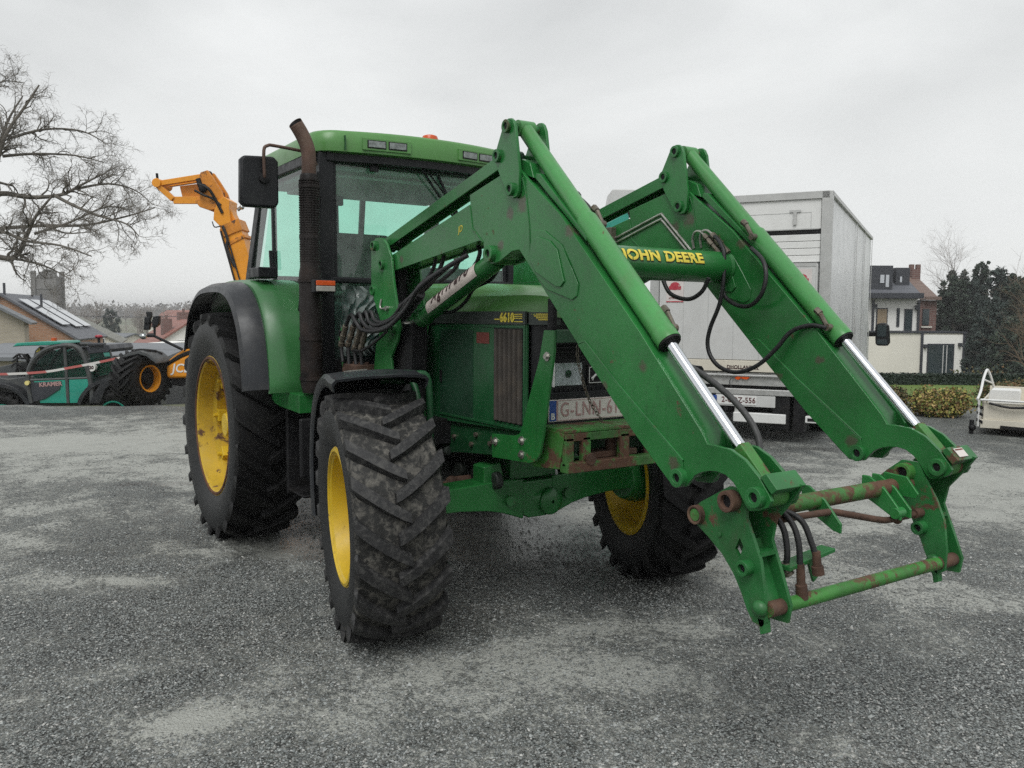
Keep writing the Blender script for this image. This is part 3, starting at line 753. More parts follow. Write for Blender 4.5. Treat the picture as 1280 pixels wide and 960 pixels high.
# interior
mb = MB(); mb.bx(-2.5, -1.36, -.70, .70, 2.60, 2.64); mb.bx(-2.45, -1.45, -.6, .6, 2.57, 2.60); mb.build('ceiling_lining', M['cream'], cab, bevel=.01)
mb = MB(); mb.bx(-2.35, -1.9, -.25, .25, 1.55, 1.68); mb.prism([(-2.42, 1.62), (-2.30, 1.66), (-2.38, 2.30), (-2.48, 2.30)], 'Y', -.23, .23); mb.bx(-2.3, -1.95, -.2, .2, 1.40, 1.55); mb.bx(-2.3, -1.95, -.34, -.27, 1.78, 1.83); mb.bx(-2.3, -1.95, .27, .34, 1.78, 1.83)
mb.build('driver_seat', M['seat'], cab, bevel=.03)
mb = MB(); c = V((-1.68, 0, 1.93)); ring = []
for i in range(25):
    a = 2 * math.pi * i / 24; ring.append(c + V((.17 * math.cos(a), .19 * math.sin(a), .09 * math.cos(a))))
mb.tube(ring, .015, 8, False); mb.cyl(c, (-1.50, 0, 1.45), .03); mb.tube([c, c + V((.16, 0, .085))], .012); mb.tube([c, c + V((-.08, .16, -.04))], .012); mb.tube([c, c + V((-.08, -.16, -.04))], .012)
mb.build('steering_wheel', M['black'], cab)
mb = MB(); mb.prism([(-1.36, 1.38), (-1.36, 1.84), (-1.48, 1.86), (-1.56, 1.75), (-1.50, 1.4)], 'Y', -.34, .34); mb.bx(-2.5, -1.6, -.64, -.42, 1.4, 1.74); mb.bx(-2.5, -1.9, .42, .64, 1.4, 1.74)
mb.build('console', M['interior'], cab, bevel=.03)
mb = MB(); mb.bx(-1.35, -1.33, -.23, .66, 1.90, 1.985); mb.build('instrument_hood', M['interior'], cab, bevel=.006)
# rear structures seen through the glass
mb = MB(); mb.beam((-2.60, .05, 1.95), (-2.50, .05, 2.62), .04, .03, (1, 0, 0)); mb.tube([(-1.40, -.60, 1.9), (-1.42, -.60, 2.40)], .012); mb.bx(-1.44, -1.40, -.62, -.56, 2.38, 2.44)
mb.each('grab_rail', M['black'], cab)
mb = MB(); mb.bx(-1.29, -1.27, -.42, -.36, 2.60, 2.64); mb.bx(-1.29, -1.27, .36, .42, 2.60, 2.64); mb.each('glass_hinge', M['black'], cab, bevel=.004)
# wiper
mb = MB(); mb.tube([(-1.255, -.06, 2.665), (-1.275, .08, 2.50), (-1.285, .22, 2.34)], .008, 8); mb.tube([(-1.265, -.02, 2.66), (-1.275, .14, 2.50), (-1.285, .25, 2.38)], .006, 8); mb.beam((-1.295, .10, 2.62), (-1.295, .34, 2.19), .014, .018, (1, 0, 0)); mb.bx(-1.27, -1.24, -.07, .0, 2.655, 2.685)
mb.each('wiper', M['black'], cab)
# torn plastic film hanging inside the lower glass
mb = MB(); nx, nz = 16, 16; rnd = random.Random(5)
for i in range(nx + 1):
    for j in range(nz + 1):
        y = -.64 + .30 * i / nx * (1 + .25 * math.sin(j * .8)); z = 1.84 - .46 * j / nz
        x = -1.265 + .028 * math.sin(i * 1.9 + j * .35) + .018 * math.sin(j * 1.3 + i * .7) + rnd.uniform(-.006, .006)
        mb.v.append((x, y, z))
for i in range(nx):
    for j in range(nz):
        a = i * (nz + 1) + j; mb.f.append((a, a + 1, a + nz + 2, a + nz + 1)); mb.m.append(0)
film = mb.build('plastic_film', M['film'], cab, smooth=60)
sl = film.modifiers.new('thick', 'SOLIDIFY'); sl.thickness = .001
# side marker lamp by the exhaust
mb = MB(); mb.bx(-1.03, -.97, -.925, -.785, 1.785, 1.865); ml = mb.build('marker_lamp', M['black'], cab, bevel=.006)
mb = MB(); mb.bx(-.97, -.955, -.915, -.795, 1.828, 1.858); mb.build('amber_lens', M['orange_lens'], ml, bevel=.004)
mb = MB(); mb.bx(-.97, -.955, -.915, -.795, 1.792, 1.826); mb.build('clear_lens', M['white_lens'], ml, bevel=.004)
mb = MB(); mb.beam((-1.0, -.85, 1.80), (-1.28, -.74, 1.80), .03, .03); mb.build('lamp_bracket', M['black'], ml)

# ---------------- exhaust
ex, ey = -1.12, -.895
mb = MB()
mb.tube([(ex, ey, 1.16), (ex, ey, 1.22), (ex, ey, 1.9), (ex, ey, 1.95), (ex, ey, 2.50), (ex, ey, 2.515)], [.056, .070, .070, .062, .056, .050], 24)
for z in (2.44, 2.13, 1.86, 1.5, 1.25): mb.lathe([(z - .012, .06), (z - .010, .076 if z < 1.9 else .065), (z + .010, .076 if z < 1.9 else .065), (z + .012, .06)], 'Z', (ex, ey, 0), 24)
exh = mb.build('exhaust_stack', M['muffler'], TR)
# perforated guard: rows of small raised louvres
mb = MB()
for k in range(34):
    z = 1.98 + k * .0150
    for j in range(18):
        a = 2 * math.pi * j / 18; r = .060
        c = V((ex + r * math.cos(a), ey + r * math.sin(a), z)); Mx = Matrix.Translation(c) @ Matrix.Rotation(a, 4, 'Z')
        mb.bx(-.003, .003, -.009, .009, -.004, .004, Mx)
mb.build('heat_shield', M['muffler'], exh, smooth=0)
mb = MB()
pa = smoothpath([(ex, ey, 2.50), (ex, ey, 2.62), (ex - .002, ey - .008, 2.68), (ex - .01, ey - .035, 2.75), (ex - .02, ey - .075, 2.82)], 5)
for rr, q in ((.044, 0), (.038, 1)):
    mb.mi = q
    b0 = len(mb.v); mb.tube(pa, rr, 24, False)
    for i in range(len(mb.v) - 24, len(mb.v)):
        off = V(mb.v[i]) - pa[-1]; mb.v[i] = tuple(V(mb.v[i]) + V((-.012, -.03, .055)) * (-(off.dot(V((.75, -.65, .05)).normalized())) / .12))
    if q: mb.f[-24 * (len(pa) - 1):] = [f[::-1] for f in mb.f[-24 * (len(pa) - 1):]]
mb.build('exhaust_tip', [M['exhaust'], M['dark']], exh, fix=False)
mb = MB(); mb.tube([(ex + .0, ey + .05, 1.2), (ex + .05, ey + .25, 1.15), (ex + .1, -.40, 1.15)], .05); mb.build('exhaust_elbow', M['muffler'], exh)

# ---------------- mirror (right side) and mirror on the far side
def mirror(s):
    mb = MB(); x = -1.22
    mb.prism([(s * 1.06, 2.33), (s * 1.06, 2.585), (s * 1.085, 2.615), (s * 1.27, 2.605), (s * 1.292, 2.58), (s * 1.298, 2.33), (s * 1.275, 2.30), (s * 1.085, 2.302)], 'X', x - .035, x + .03)
    mi = mb.build('mirror', M['black'], TR, bevel=.02, seg=3)
    mb = MB(); mb.bx(x - .038, x - .036, s * 1.08, s * 1.275, 2.32, 2.59); mb.build('mirror_glass', M['chrome'], mi)
    mb = MB(); mb.lathe([(x + .03, .001), (x + .03, .035), (x + .045, .03), (x + .05, .001)], 'X', (0, s * 1.152, 2.475), 16); mb.build('mirror_joint', M['dark'], mi)
    mb = MB(); mb.tube(smoothpath([(-1.25, s * .80, 2.60), (-1.22, s * .835, 2.64), (-1.20, s * .88, 2.662), (-1.19, s * 1.08, 2.678), (-1.18, s * 1.13, 2.672), (-1.175, s * 1.155, 2.64), (-1.172, s * 1.155, 2.50), (-1.19, s * 1.152, 2.47)], 5), .010, 10)
    mb.build('mirror_arm', M['exhaust'], mi)
sym(mirror)
mb = MB(); mb.bx(-1.31, -1.24, -.80, -.77, 2.40, 2.56); mb.build('mirror_bracket', M['black'], cab, bevel=.005)

# ---------------- rear fenders
def rfender(s):
    Yo_, Yi_ = 1.10, .78
    prof = [(-3.15, 1.55), (-3.02, 1.70), (-2.80, 1.82), (-2.55, 1.885), (-2.2, 1.90), (-1.80, 1.885), (-1.60, 1.83), (-1.45, 1.70), (-1.36, 1.55), (-1.31, 1.38), (-1.29, 1.22), (-1.30, 1.15)]
    # inner rim of the arch follows the tyre
    mb = MB()
    sp = smoothpath([(x, 0, z) for x, z in prof], 4)
    L = len(sp)
    rows = [(Yi_, 0.0, 0), (Yo_ - .12, .0, 0), (Yo_ - .03, -.006, 0), (Yo_, -.03, 0)]
    c0 = V((-2.3, 0, 1.0))
    for dz in (0, -.03):
        for p in sp:
            d = (p - c0).normalized()
            mb.add([(p.x + d.x * (k + dz), s * y, p.z + d.z * (k + dz)) for y, k, _ in rows], [])
    m = 4
    for i in range(L - 1):
        for j in range(m - 1):
            a = i * m + j; b = a + L * m
            mb.f += [(a, a + 1, a + m + 1, a + m), (b + m, b + m + 1, b + 1, b)]; mb.m += [0, 0]
        for j in (0, m - 1):
            a = i * m + j; mb.f.append((a, a + m, a + m + L * m, a + L * m)); mb.m.append(0)
    for j in range(m - 1):
        for i in (0, L - 1):
            a = i * m + j; mb.f.append((a, a + 1, a + 1 + L * m, a + L * m)); mb.m.append(0)
    fd = mb.build('rear_fender', M['green_fender'], TR, smooth=35, fix=True)
    # raised crease plate on the front edge
    # inner wall between fender and cab
    mb = MB(); mb.prism([(-3.0, 1.2), (-2.95, 1.70), (-2.55, 1.87), (-1.8, 1.87), (-1.48, 1.70), (-1.34, 1.40), (-1.32, 1.16), (-1.8, 1.12)], 'Y', s * .77, s * .80)
    mb.build('inner_wall', M['green_body'], fd, bevel=.004)
    # black rubber flare
    mb = MB()
    prof2 = [(-3.12, 1.38), (-2.98, 1.62), (-2.80, 1.76), (-2.55, 1.845), (-2.2, 1.865), (-1.85, 1.845), (-1.64, 1.77), (-1.50, 1.64), (-1.42, 1.50), (-1.37, 1.34), (-1.345, 1.17)]
    sp = smoothpath([(x, 0, z) for x, z in prof2], 4); L = len(sp)
    rows = [(1.075, .018), (1.12, .014), (1.19, .006), (1.240, -.02), (1.254, -.06), (1.242, -.062), (1.229, -.03), (1.185, -.008), (1.12, -.004), (1.075, -.004)]
    m = len(rows)
    for p in sp:
        d = (p - c0).normalized(); mb.add([(p.x + d.x * k, s * y, p.z + d.z * k) for y, k in rows], [])
    for i in range(L - 1):
        for j in range(m):
            a = i * m + j; b = i * m + (j + 1) % m; mb.f.append((a, b, b + m, a + m)); mb.m.append(0)
    mb.f += [tuple(range(m)), tuple(range((L - 1) * m, L * m))]; mb.m += [0, 0]
    mb.build('fender_flare', M['fender_black'], fd, smooth=40, fix=True)
    mb = MB(); mb.bx(-1.86, -1.62, s * .94, s * 1.07, 1.895, 1.965); mb.build('fender_lamp', M['black'], fd, bevel=.008)
sym(rfender)
# steps, lower tank and hand rail
mb = MB()
for s in (-1, 1):
    mb.prism([(-1.70, 1.06), (-1.68, 1.15), (-1.12, 1.15), (-1.12, 1.03), (-1.5, 1.04)], 'Y', s * .70, s * .98)
mb.each('step_panel', M['green'], TR, bevel=.006)
mb = MB()
for s in (-1, 1):
    mb.bx(-1.55, -1.10, s * .35, s * .78, .62, 1.03); mb.bx(-1.14, -1.10, s * .68, s * .98, .62, 1.0); mb.bx(-1.5, -1.46, s * .78, s * .95, .45, 1.03); mb.bx(-1.5, -1.15, s * .78, s * .95, .48, .50)
mb.each('fuel_tank', M['dark'], TR, bevel=.015)
mb = MB(); mb.tube(smoothpath([(-1.30, -.85, 2.12), (-1.34, -.86, 1.93), (-1.42, -.86, 1.72), (-1.48, -.86, 1.50), (-1.44, -.86, 1.40), (-1.30, -.86, 1.38)], 5), .011, 8)
mb.build('hand_rail', M['black'], TR)
mb = MB(); mb.bx(-3.2, -3.0, -.3, .3, .6, .9); mb.tube([(-3.0, -.4, .55), (-3.5, -.42, .5)], .03); mb.tube([(-3.0, .4, .55), (-3.5, .42, .5)], .03); mb.each('rear_hitch', M['dark'], TR, bevel=.01)
# ------------------------------------------------------------------ LOADER
ARM = [(-0.692, 1.994), (-0.601, 1.998), (0.336, 2.201), (0.328, 2.245), (0.618, 2.304), (0.773, 2.311), (0.851, 2.25), (1.09, 2.075), (1.603, 1.588), (1.930, 1.250), (1.957, 1.212), (1.990, 1.212), (2.062, 1.207), (2.124, 1.181), (2.183, 1.135), (2.226, 1.085), (2.237, 1.064), (2.225, 1.041), (2.187, 1.023), (2.150, 1.015), (2.133, 1.028), (2.105, 1.068), (2.078, 1.097), (2.043, 1.117), (2.005, 1.123), (1.967, 1.119), (1.93, 1.108), (1.903, 1.094), (1.858, 1.045), (1.789, 1.040), (1.742, 1.075), (1.567, 1.217), (1.219, 1.534), (0.777, 1.949), (0.717, 1.946), (0.610, 1.905), (0.54, 1.895), (0.475, 1.930), (0.460, 2.004), (0.422, 2.014), (-0.569, 1.908), (-0.670, 1.898)]
CORE = [(-0.65, 1.985), (-0.601, 1.990), (0.340, 2.193), (0.338, 2.238), (0.618, 2.296), (0.765, 2.300), (0.846, 2.242), (1.084, 2.070), (1.597, 1.583), (1.915, 1.252), (1.93, 1.19), (1.90, 1.13), (1.84, 1.07), (1.785, 1.052), (1.748, 1.083), (1.573, 1.225), (1.225, 1.542), (0.781, 1.958), (0.715, 1.955), (0.60, 1.915), (0.48, 1.938), (0.468, 2.010), (0.422, 2.022), (-0.569, 1.916), (-0.64, 1.910)]
STRIP = [(1.225, 1.530), (1.273, 1.545), (1.497, 1.375), (1.843, 1.137), (1.857, 1.055), (1.789, 1.044), (1.742, 1.080), (1.567, 1.219)]
GUS = [(0.898, 1.984), (0.941, 1.995), (1.031, 1.971), (1.084, 1.930), (1.126, 1.817), (1.137, 1.794), (1.110, 1.771), (1.075, 1.775), (0.925, 1.842), (0.880, 1.897)]
GUS2 = [(0.885, 2.03), (0.98, 2.02), (1.106, 1.95), (1.168, 1.866), (1.226, 1.781), (1.216, 1.732), (1.183, 1.716), (1.0, 1.765), (.90, 1.84), (.86, 1.88)]
BELL = [(0.712, 2.543), (.685, 2.535), (0.665, 2.51), (0.600, 2.402), (0.605, 2.361), (0.640, 2.30), (0.695, 2.222), (.72, 2.195), (0.755, 2.180), (.785, 2.185), (0.802, 2.21), (0.806, 2.297), (0.769, 2.498), (0.752, 2.528), (.735, 2.54)]
MAST = [(-0.715, 2.113), (-.76, 2.112), (-0.80, 2.09), (-0.822, 2.050), (-0.828, 1.806), (-0.758, 1.70), (-0.70, 1.620), (-.72, 1.52), (-0.762, 1.47), (-0.80, 1.30), (-0.80, .98), (-0.45, .98), (-0.50, 1.20), (-0.55, 1.40), (-0.456, 1.502), (-0.429, 1.585), (-0.454, 1.677), (-0.506, 1.840), (-0.536, 1.989), (-0.60, 2.07), (-.655, 2.105)]
CARRL = [(1.930, 0.990), (1.967, 1.025), (2.03, 1.075), (2.10, 1.075), (2.140, 1.002), (2.180, .94), (2.215, 0.863), (2.230, .76), (2.228, 0.665), (2.198, 0.645), (2.165, 0.675), (2.125, 0.765), (2.075, 0.86), (2.01, 0.915), (1.95, .95)]
CARR = [(1.874, 0.971), (1.908, 0.998), (2.003, 1.055), (2.035, 1.075), (2.075, 1.075), (2.105, 1.05), (2.112, .98), (2.140, 0.925), (2.177, 0.849), (2.202, 0.716), (2.205, 0.652), (2.190, 0.632), (2.150, 0.640), (2.126, 0.675), (2.095, 0.733), (2.063, 0.781), (2.011, 0.835), (1.946, 0.880), (1.891, 0.911), (1.86, 0.925), (1.85, .95)]
FLAN = [(2.165, 1.12), (2.27, 1.11), (2.235, 1.06), (2.165, 0.975), (2.150, 0.905), (2.195, 0.80), (2.235, 0.70), (2.225, 0.64), (2.16, .635), (2.120, .675), (2.058, .781), (2.0, .87), (1.96, .98), (2.02, 1.07)]
HOLE = [(2.011, .835), (2.068, .865), (2.088, .842), (2.105, .882), (2.087, .908), (2.068, .865), (2.011, .835)]
_k = CARR.index((2.011, 0.835)); CARRH = CARR[:_k] + HOLE + CARR[_k + 1:]
def arc_pin(mb, x, z, y0, y1, r=.026, head=.036):
    a, b = min(y0, y1), max(y0, y1)
    mb.lathe([(a, .001), (a, head * .62), (a + .006, head * .7), (a + .006, r), (b - .006, r), (b - .006, head * .7), (b, head * .62), (b, .001)], 'Y', (x, 0, z), 20)
def boss(mb, x, z, ya, yb, r, hole=.5):
    # tube end standing out from ya (in the plate) to yb (free end), with its bore floor coloured dark to stand in for shade
    b0 = len(mb.f); pr_ = [(ya, r), (yb, r), (yb, r * hole), (yb + (ya - yb) * .4, r * hole * .97), (yb + (ya - yb) * .4, .0008)]
    mb.lathe(pr_, 'Y', (x, 0, z), 20)
    for k in range(b0, len(mb.f)):
        if (k - b0) % 4 == 3: mb.m[k] = 1
def loader_side(s):
    o, i = s * .59, s * .45                      # outer and inner face of the arm
    def pr(mb, P, a, b): mb.prism(P, 'Y', min(a, b), max(a, b))
    mb = MB(); pr(mb, ARM, o, o - s * .016); pr(mb, ARM, i, i + s * .016); pr(mb, CORE, o - s * .016, i + s * .016)
    if s < 0: pr(mb, STRIP, o, o + s * .005)
    pr(mb, STRIP, i, i - s * .005)
    arm = mb.build('loader_arm', M['green_arm'], TR, bevel=.004, seg=2)
    arm['label'] = ('right' if s < 0 else 'left') + ' loader arm of the tractor'
    mb = MB()
    face = o if s < 0 else i; dr = -1
    # visible side faces of both arms look to the right of the tractor
    for f_, d_ in ((o, s), (i, -s)):
        pr(mb, GUS2, f_, f_ + d_ * .006)
        pr(mb, GUS, f_ + d_ * .006, f_ + d_ * .013)
    mb.each('arm_gusset', M['green'], arm, bevel=.003)
    # weld beads
    mb = MB()
    for f_, d_ in ((o, s), (i, -s)):
        mb.tube([(.336, f_ + d_ * .001, 2.19), (.36, f_ + d_ * .001, 2.08), (.46, f_ + d_ * .001, 2.005)], .004, 6)
        mb.tube([(1.23, f_ + d_ * .002, 1.535), (1.273, f_ + d_ * .002, 1.547), (1.497, f_ + d_ * .002, 1.378), (1.846, f_ + d_ * .002, 1.139)], .004, 6)
        mb.tube([(.80, f_ + d_ * .001, 2.27), (.83, f_ + d_ * .001, 2.20), (.86, f_ + d_ * .001, 2.05), (.87, f_ + d_ * .001, 1.88)], .0035, 6)
    mb.each('weld_bead', M['green_worn'], arm)
    # strap on the top flange
    ym = (o + i) / 2
    mb = MB(); mb.prism([(.86, 2.262), (1.22, 1.968), (1.235, 1.955), (1.24, 1.975), (1.20, 2.01), (.90, 2.275), (.87, 2.282)], 'Y', ym - .045, ym + .045)
    mb.build('top_strap', M['green'], arm, bevel=.004)
    # bosses and pins in the arm
    mb = MB()
    for x, z, r in ((.541, 1.944, .040), (1.835, 1.075, .034), (2.185, 1.069, .034)):
        boss(mb, x, z, o, o + s * .028, r); boss(mb, x, z, i, i - s * .022, r)
    mb.each('arm_boss', [M['green_worn'], M['dark']], arm, bevel=.002)
    # cap block between the ears
    mb = MB(); mb.prism([(2.19, 1.135), (2.238, 1.085), (2.262, 1.105), (2.215, 1.15)], 'Y', o + s * .002, i - s * .002)
    mb.build('ear_cap', M['green_worn'], arm, bevel=.003)
    if s < 0:
        mb = MB(); t = MB()
        mb.prism([(1.61, 1.4805), (1.685, 1.4035), (1.689, 1.4085), (1.614, 1.4855)], 'Y', -.575, -.555)
    if s > 0:
        mb = MB(); Mx = frame((2.240, .50, 1.130), (0, 1, 0), (-.7, 0, .7)); mb.bx(-.03, .03, -.02, .02, 0, .0015, Mx)
        st_ = mb.build('sticker', M['white_plate'], arm)
        mb = MB(); mb.bx(-.026, .026, .010, .016, .002, .0025, Mx); mb.build('sticker_stripe', M['redlabel'], st_)
    # bell crank plates
    mb = MB(); pr(mb, BELL, o + s * .006, o + s * .022); pr(mb, BELL, i - s * .006, i - s * .022)
    bc_ = mb.build('bell_crank', M['green'], TR, bevel=.003)
    mb = MB()
    for x, z in ((.712, 2.507), (.631, 2.387), (.745, 2.222)):
        boss(mb, x, z, o + s * .02, o + s * .040, .030, .55); boss(mb, x, z, i - s * .02, i - s * .036, .030, .55)
        mb.cyl((x, o, z), (x, i, z), .020, n=14)
    mb.each('crank_pin', [M['green_worn'], M['dark']], bc_, bevel=.002)
    mb = MB(); mb.prism([(.74, 2.30), (.86, 2.26), (.83, 2.33), (.76, 2.36)], 'Y', o - s * .02, i + s * .02); mb.build('stop_block', M['green'], bc_, bevel=.004)
    # levelling link: open channel
    mb = MB(); a = V((-.769, ym, 2.067)); b = V((.631, ym, 2.387))
    t_ = (b - a).normalized(); nrm = V((0, 1, 0)).cross(t_) * -1
    if nrm.z < 0: nrm = -nrm
    a2, b2 = a + t_ * .045, b - t_ * .03
    mb.beam(a2 + nrm * .030, b2 + nrm * .030, .092, .008, nrm)
    for q in (-1, 1): mb.beam(a2 + V((0, q * .042, 0)) - nrm * .0, b2 + V((0, q * .042, 0)), .008, .058, nrm)
    lk = mb.build('levelling_link', M['green'], TR, bevel=.002)
    mb = MB()
    for p, u in ((a, t_), (b, -t_)):
        mb.cyl(p + V((0, -.035, 0)), p + V((0, .035, 0)), .034, n=16); mb.beam(p, p + u * .08, .05, .04, nrm)
    mb.each('link_eye', M['green_dark'], lk, bevel=.003)
    # mast
    mb = MB(); pr(mb, MAST, o + s * .010, o + s * .026); pr(mb, MAST, i - s * .010, i - s * .026)
    mb.bx(-.80, -.66, min(o, i) , max(o, i), 1.0, 1.44)
    ms = mb.build('loader_mast', M['green'], TR, bevel=.004)
    mb = MB()
    for x, z in ((-.655, 1.949), (-.769, 2.067), (-.505, 1.572)):
        boss(mb, x, z, o + s * .02, o + s * .044, .030, .6); mb.cyl((x, i, z), (x, o, z), .022, n=14)
    boss(mb, -.80, 1.80, o + s * .0, o + s * .036, .032, .6)
    mb.each('mast_pin', [M['green_worn'], M['dark']], ms, bevel=.002)
    mb = MB(); mb.prism([(-.50, 1.60), (-.36, 1.60), (-.36, 1.42), (-.42, 1.02), (-.60, 1.0), (-.60, 1.45)], 'Y', o - s * .02, i + s * .02); mb.prism([(-.90, 2.0), (-.60, 2.02), (-.60, 1.62), (-.70, 1.60)], 'Y', o - s * .05, i + s * .035)
    mb.bx(-.82, -.30, s * .33, s * .62, .90, 1.05)
    mb.build('mast_core', M['dark'], ms, bevel=.004)
    mb = MB(); mb.tube(smoothpath([(-.665, o + s * .03, 1.745), (-.672, o + s * .036, 1.705), (-.655, o + s * .036, 1.688), (-.60, o + s * .034, 1.69), (-.57, o + s * .034, 1.685)], 4), .006, 8); mb.cyl((-.58, o + s * .02, 1.69), (-.58, o + s * .045, 1.69), .014)
    mb.build('hook', M['steel'], ms)
    # lift cylinder
    P0, P1 = V((.533, ym, 1.944)), V((-.505, ym, 1.572)); d = (P1 - P0).normalized()
    mb = MB(); mb.tube([P0 + d * .05, P0 + d * .86, P0 + d * .862, P0 + d * .925], [.050, .050, .054, .054], 24); mb.cyl(P0 + V((0, -.05, 0)), P0 + V((0, .05, 0)), .05, n=20)
    lc = mb.build('lift_cylinder', M['green'], TR, bevel=.002)
    mb = MB(); mb.cyl(P0 + d * .90, P1 - d * .02, .024, n=18); mb.cyl(P1 + V((0, -.04, 0)), P1 + V((0, .04, 0)), .040, n=18); mb.build('piston_rod', M['steel'], lc)
    if s < 0:
        nz = V((0, -1, 0)).cross(d)
        if nz.z < 0: nz = -nz
        # wrapped paper label with its writing, on the outer upper side
        mb = MB(); na = 14
        for k in range(2):
            L_ = P0 + d * (.20 if k == 0 else .76)
            for rr in (.0530, .0520):
                for j in range(na + 1):
                    a = R(-35 + 140 * j / na); mb.v.append(tuple(L_ + (V((0, -1, 0)) * math.cos(a) + nz * math.sin(a)) * rr))
        q = na + 1
        for j in range(na): mb.f.append((j, j + 1, 2 * q + j + 1, 2 * q + j)); mb.m.append(0)
        mb.f = [f for f in mb.f]
        lb = mb.build('label_sleeve', M['decal_label'], lc, fix=True)
        t = finemesh(textmesh('AgriParo', .095, .003, .25, .0, 1.35), .012)
        xa = -d; c0_ = P0 + d * .48
        for j_, p in enumerate(t.v):
            a = R(38) + p[1] / .0525
            t.v[j_] = tuple(c0_ + xa * p[0] * .92 + (V((0, -1, 0)) * math.cos(a) + nz * math.sin(a)) * .0548)
        t.build('label_text', M['ink'], lb, smooth=0)
    # tilt cylinder
    Q0, Q1 = V((.712, ym, 2.507)), V((2.185, ym, 1.069)); d = (Q1 - Q0).normalized(); Lq = (Q1 - Q0).length
    mb = MB(); mb.cyl(Q0 + V((0, -.042, 0)), Q0 + V((0, .042, 0)), .036, n=20)
    mb.tube([Q0 + d * .02, Q0 + d * .64, Q0 + d * .648, Q0 + d * .66, Q0 + d * 1.31, Q0 + d * 1.312, Q0 + d * 1.365], [.036, .038, .041, .046, .046, .048, .048], 28)
    tc_ = mb.build('tilt_cylinder', M['green_cyl'], TR, smooth=50)
    mb = MB(); mb.tube([Q0 + d * 1.364, Q0 + d * 1.372], [.046, .044], 24); pass; mb.build('rod_seal', M['dark'], tc_)
    mb = MB(); mb.cyl(Q0 + d * 1.36, Q1 - d * .17, .0215, n=24); mb.build('piston_rod', M['chrome'], tc_)
    mb = MB(); mb.beam(Q1 - d * .20, Q1 - d * .0, .052, .050, (0, 1, 0)); mb.cyl(Q1 + V((0, -.04, 0)), Q1 + V((0, .04, 0)), .038, n=20); mb.build('rod_eye', M['green_rusty'], tc_, bevel=.006)
    # hydraulic nipples on the barrel
    up_ = V((0, 1, 0)).cross(d)
    if up_.z < 0: up_ = -up_
    mb = MB()
    for l_ in (.69, 1.30):
        p = Q0 + d * l_ + V((0, -.04, 0)) * (1 if s > 0 else -1) * 1.0 + up_ * .01
        sd = -1 if s > 0 else 1
        mb.cyl(p, p + V((0, sd * .03, 0)), .016, n=12); mb.cyl(p + V((0, sd * .02, 0)), p + V((0, sd * .02, 0)) - d * .07 + up_ * .015, .011, n=8)
        mb.cyl(p + V((0, sd * .02, 0)) - d * .07 + up_ * .015, p + V((0, sd * .02, 0)) - d * .10 + up_ * .012, .015, n=6)
    mb.each('hose_fitting', M['fitting'], tc_)
    # tool carrier
    mb = MB()
    pr(mb, CARRH if s < 0 else CARRL, s * (.548 if s < 0 else .462), s * (.562 if s < 0 else .448)); mb = MB() if s == 0 else mb
    pr(mb, FLAN, s * .478, s * .464) if s < 0 else pr(mb, FLAN, s * .555, s * .570)
    mb.bx(2.09, 2.17, min(s * .55, s * .475), max(s * .55, s * .475), .86, .875)
    mb.beam((2.10, s * .512, .90), (2.19, s * .512, .70), .07, .010, (1, 0, .4))
    ca = mb.build('tool_carrier', M['green_worn'], TR, bevel=0)
    f_, d_ = (s * .562, s) if s < 0 else (s * .448, -s)
    mb = MB()
    boss(mb, 2.055, 1.030, f_, f_ + d_ * .040, .037, .62)
    mb.build('pivot_bush', [M['rust' if s < 0 else 'green_rusty'], M['dark']], ca, bevel=.002)
    mb = MB(); boss(mb, 2.128, .818, f_, f_ + d_ * .036, .027, .55); mb.build('lower_bush', [M['green_worn'], M['dark']], ca, bevel=.002)
    mb = MB(); mb.sphere((2.185, f_ + d_ * .006, .695), .028, 8, (1, .8, 1)); mb.prism([(2.17, .66), (2.20, .66), (2.205, .615), (2.185, .605), (2.18, .63)], 'Y', f_, f_ - d_ * .03)
    mb.cyl((2.0, f_, .90), (2.0, f_ + d_ * .006, .90), .009, n=10)
    mb.each('lock_tip', M['green_worn'], ca, bevel=.002)
    if s < 0:
        mb = MB(); mb.lathe([(f_ + .03, .001), (f_ + .03, .034), (f_ - .022, .034), (f_ - .022, .026), (f_ - .014, .024), (f_ - .014, .001)], 'Y', (1.895, 0, .950), 24); mb.build('rusty_disc', M['rust'], ca, bevel=.002)
        mb = MB(); mb.lathe([(f_ - .014, .001), (f_ - .014, .022), (f_ - .018, .022), (f_ - .018, .001)], 'Y', (1.895, 0, .950), 20); mb.build('disc_face', M['green_rusty'], ca)
loader_side(-1); loader_side(1)
# cross tube between the arms, with the maker's name
cx, cz, cr = 1.045, 1.893, .076
mb = MB(); mb.cyl((cx, -.45, cz), (cx, .45, cz), cr, n=40)
for s in (-1, 1): mb.lathe([(s * .452, cr), (s * .44, cr + .008), (s * .425, cr + .001)], 'Y', (cx, 0, cz), 40)
xt = mb.build('cross_tube', M['green'], TR, smooth=50)
t = textmesh('JOHN DEERE', .088, .004, 0, 0, 1.08)
bm = bmesh.new(); me = bpy.data.meshes.new('tmp'); me.from_pydata(t.v, [], t.f); bm.from_mesh(me)
bmesh.ops.triangulate(bm, faces=bm.faces); bmesh.ops.subdivide_edges(bm, edges=[e for e in bm.edges if e.calc_length() > .02], cuts=3, use_grid_fill=False)
bmesh.ops.triangulate(bm, faces=bm.faces)
bm.verts.ensure_lookup_table()
def wrapt(off, rr, sc):
    q = MB(); q.v = []
    for v in bm.verts:
        x, y = v.co.x * .93, v.co.y * .78
        a = R(24) + (y + off[1]) / cr
        q.v.append((cx + rr * math.cos(a), -.015 + x + off[0], cz + rr * math.sin(a)))
    q.f = [tuple(v.index for v in f.verts) for f in bm.faces]; q.m = [0] * len(q.f); return q
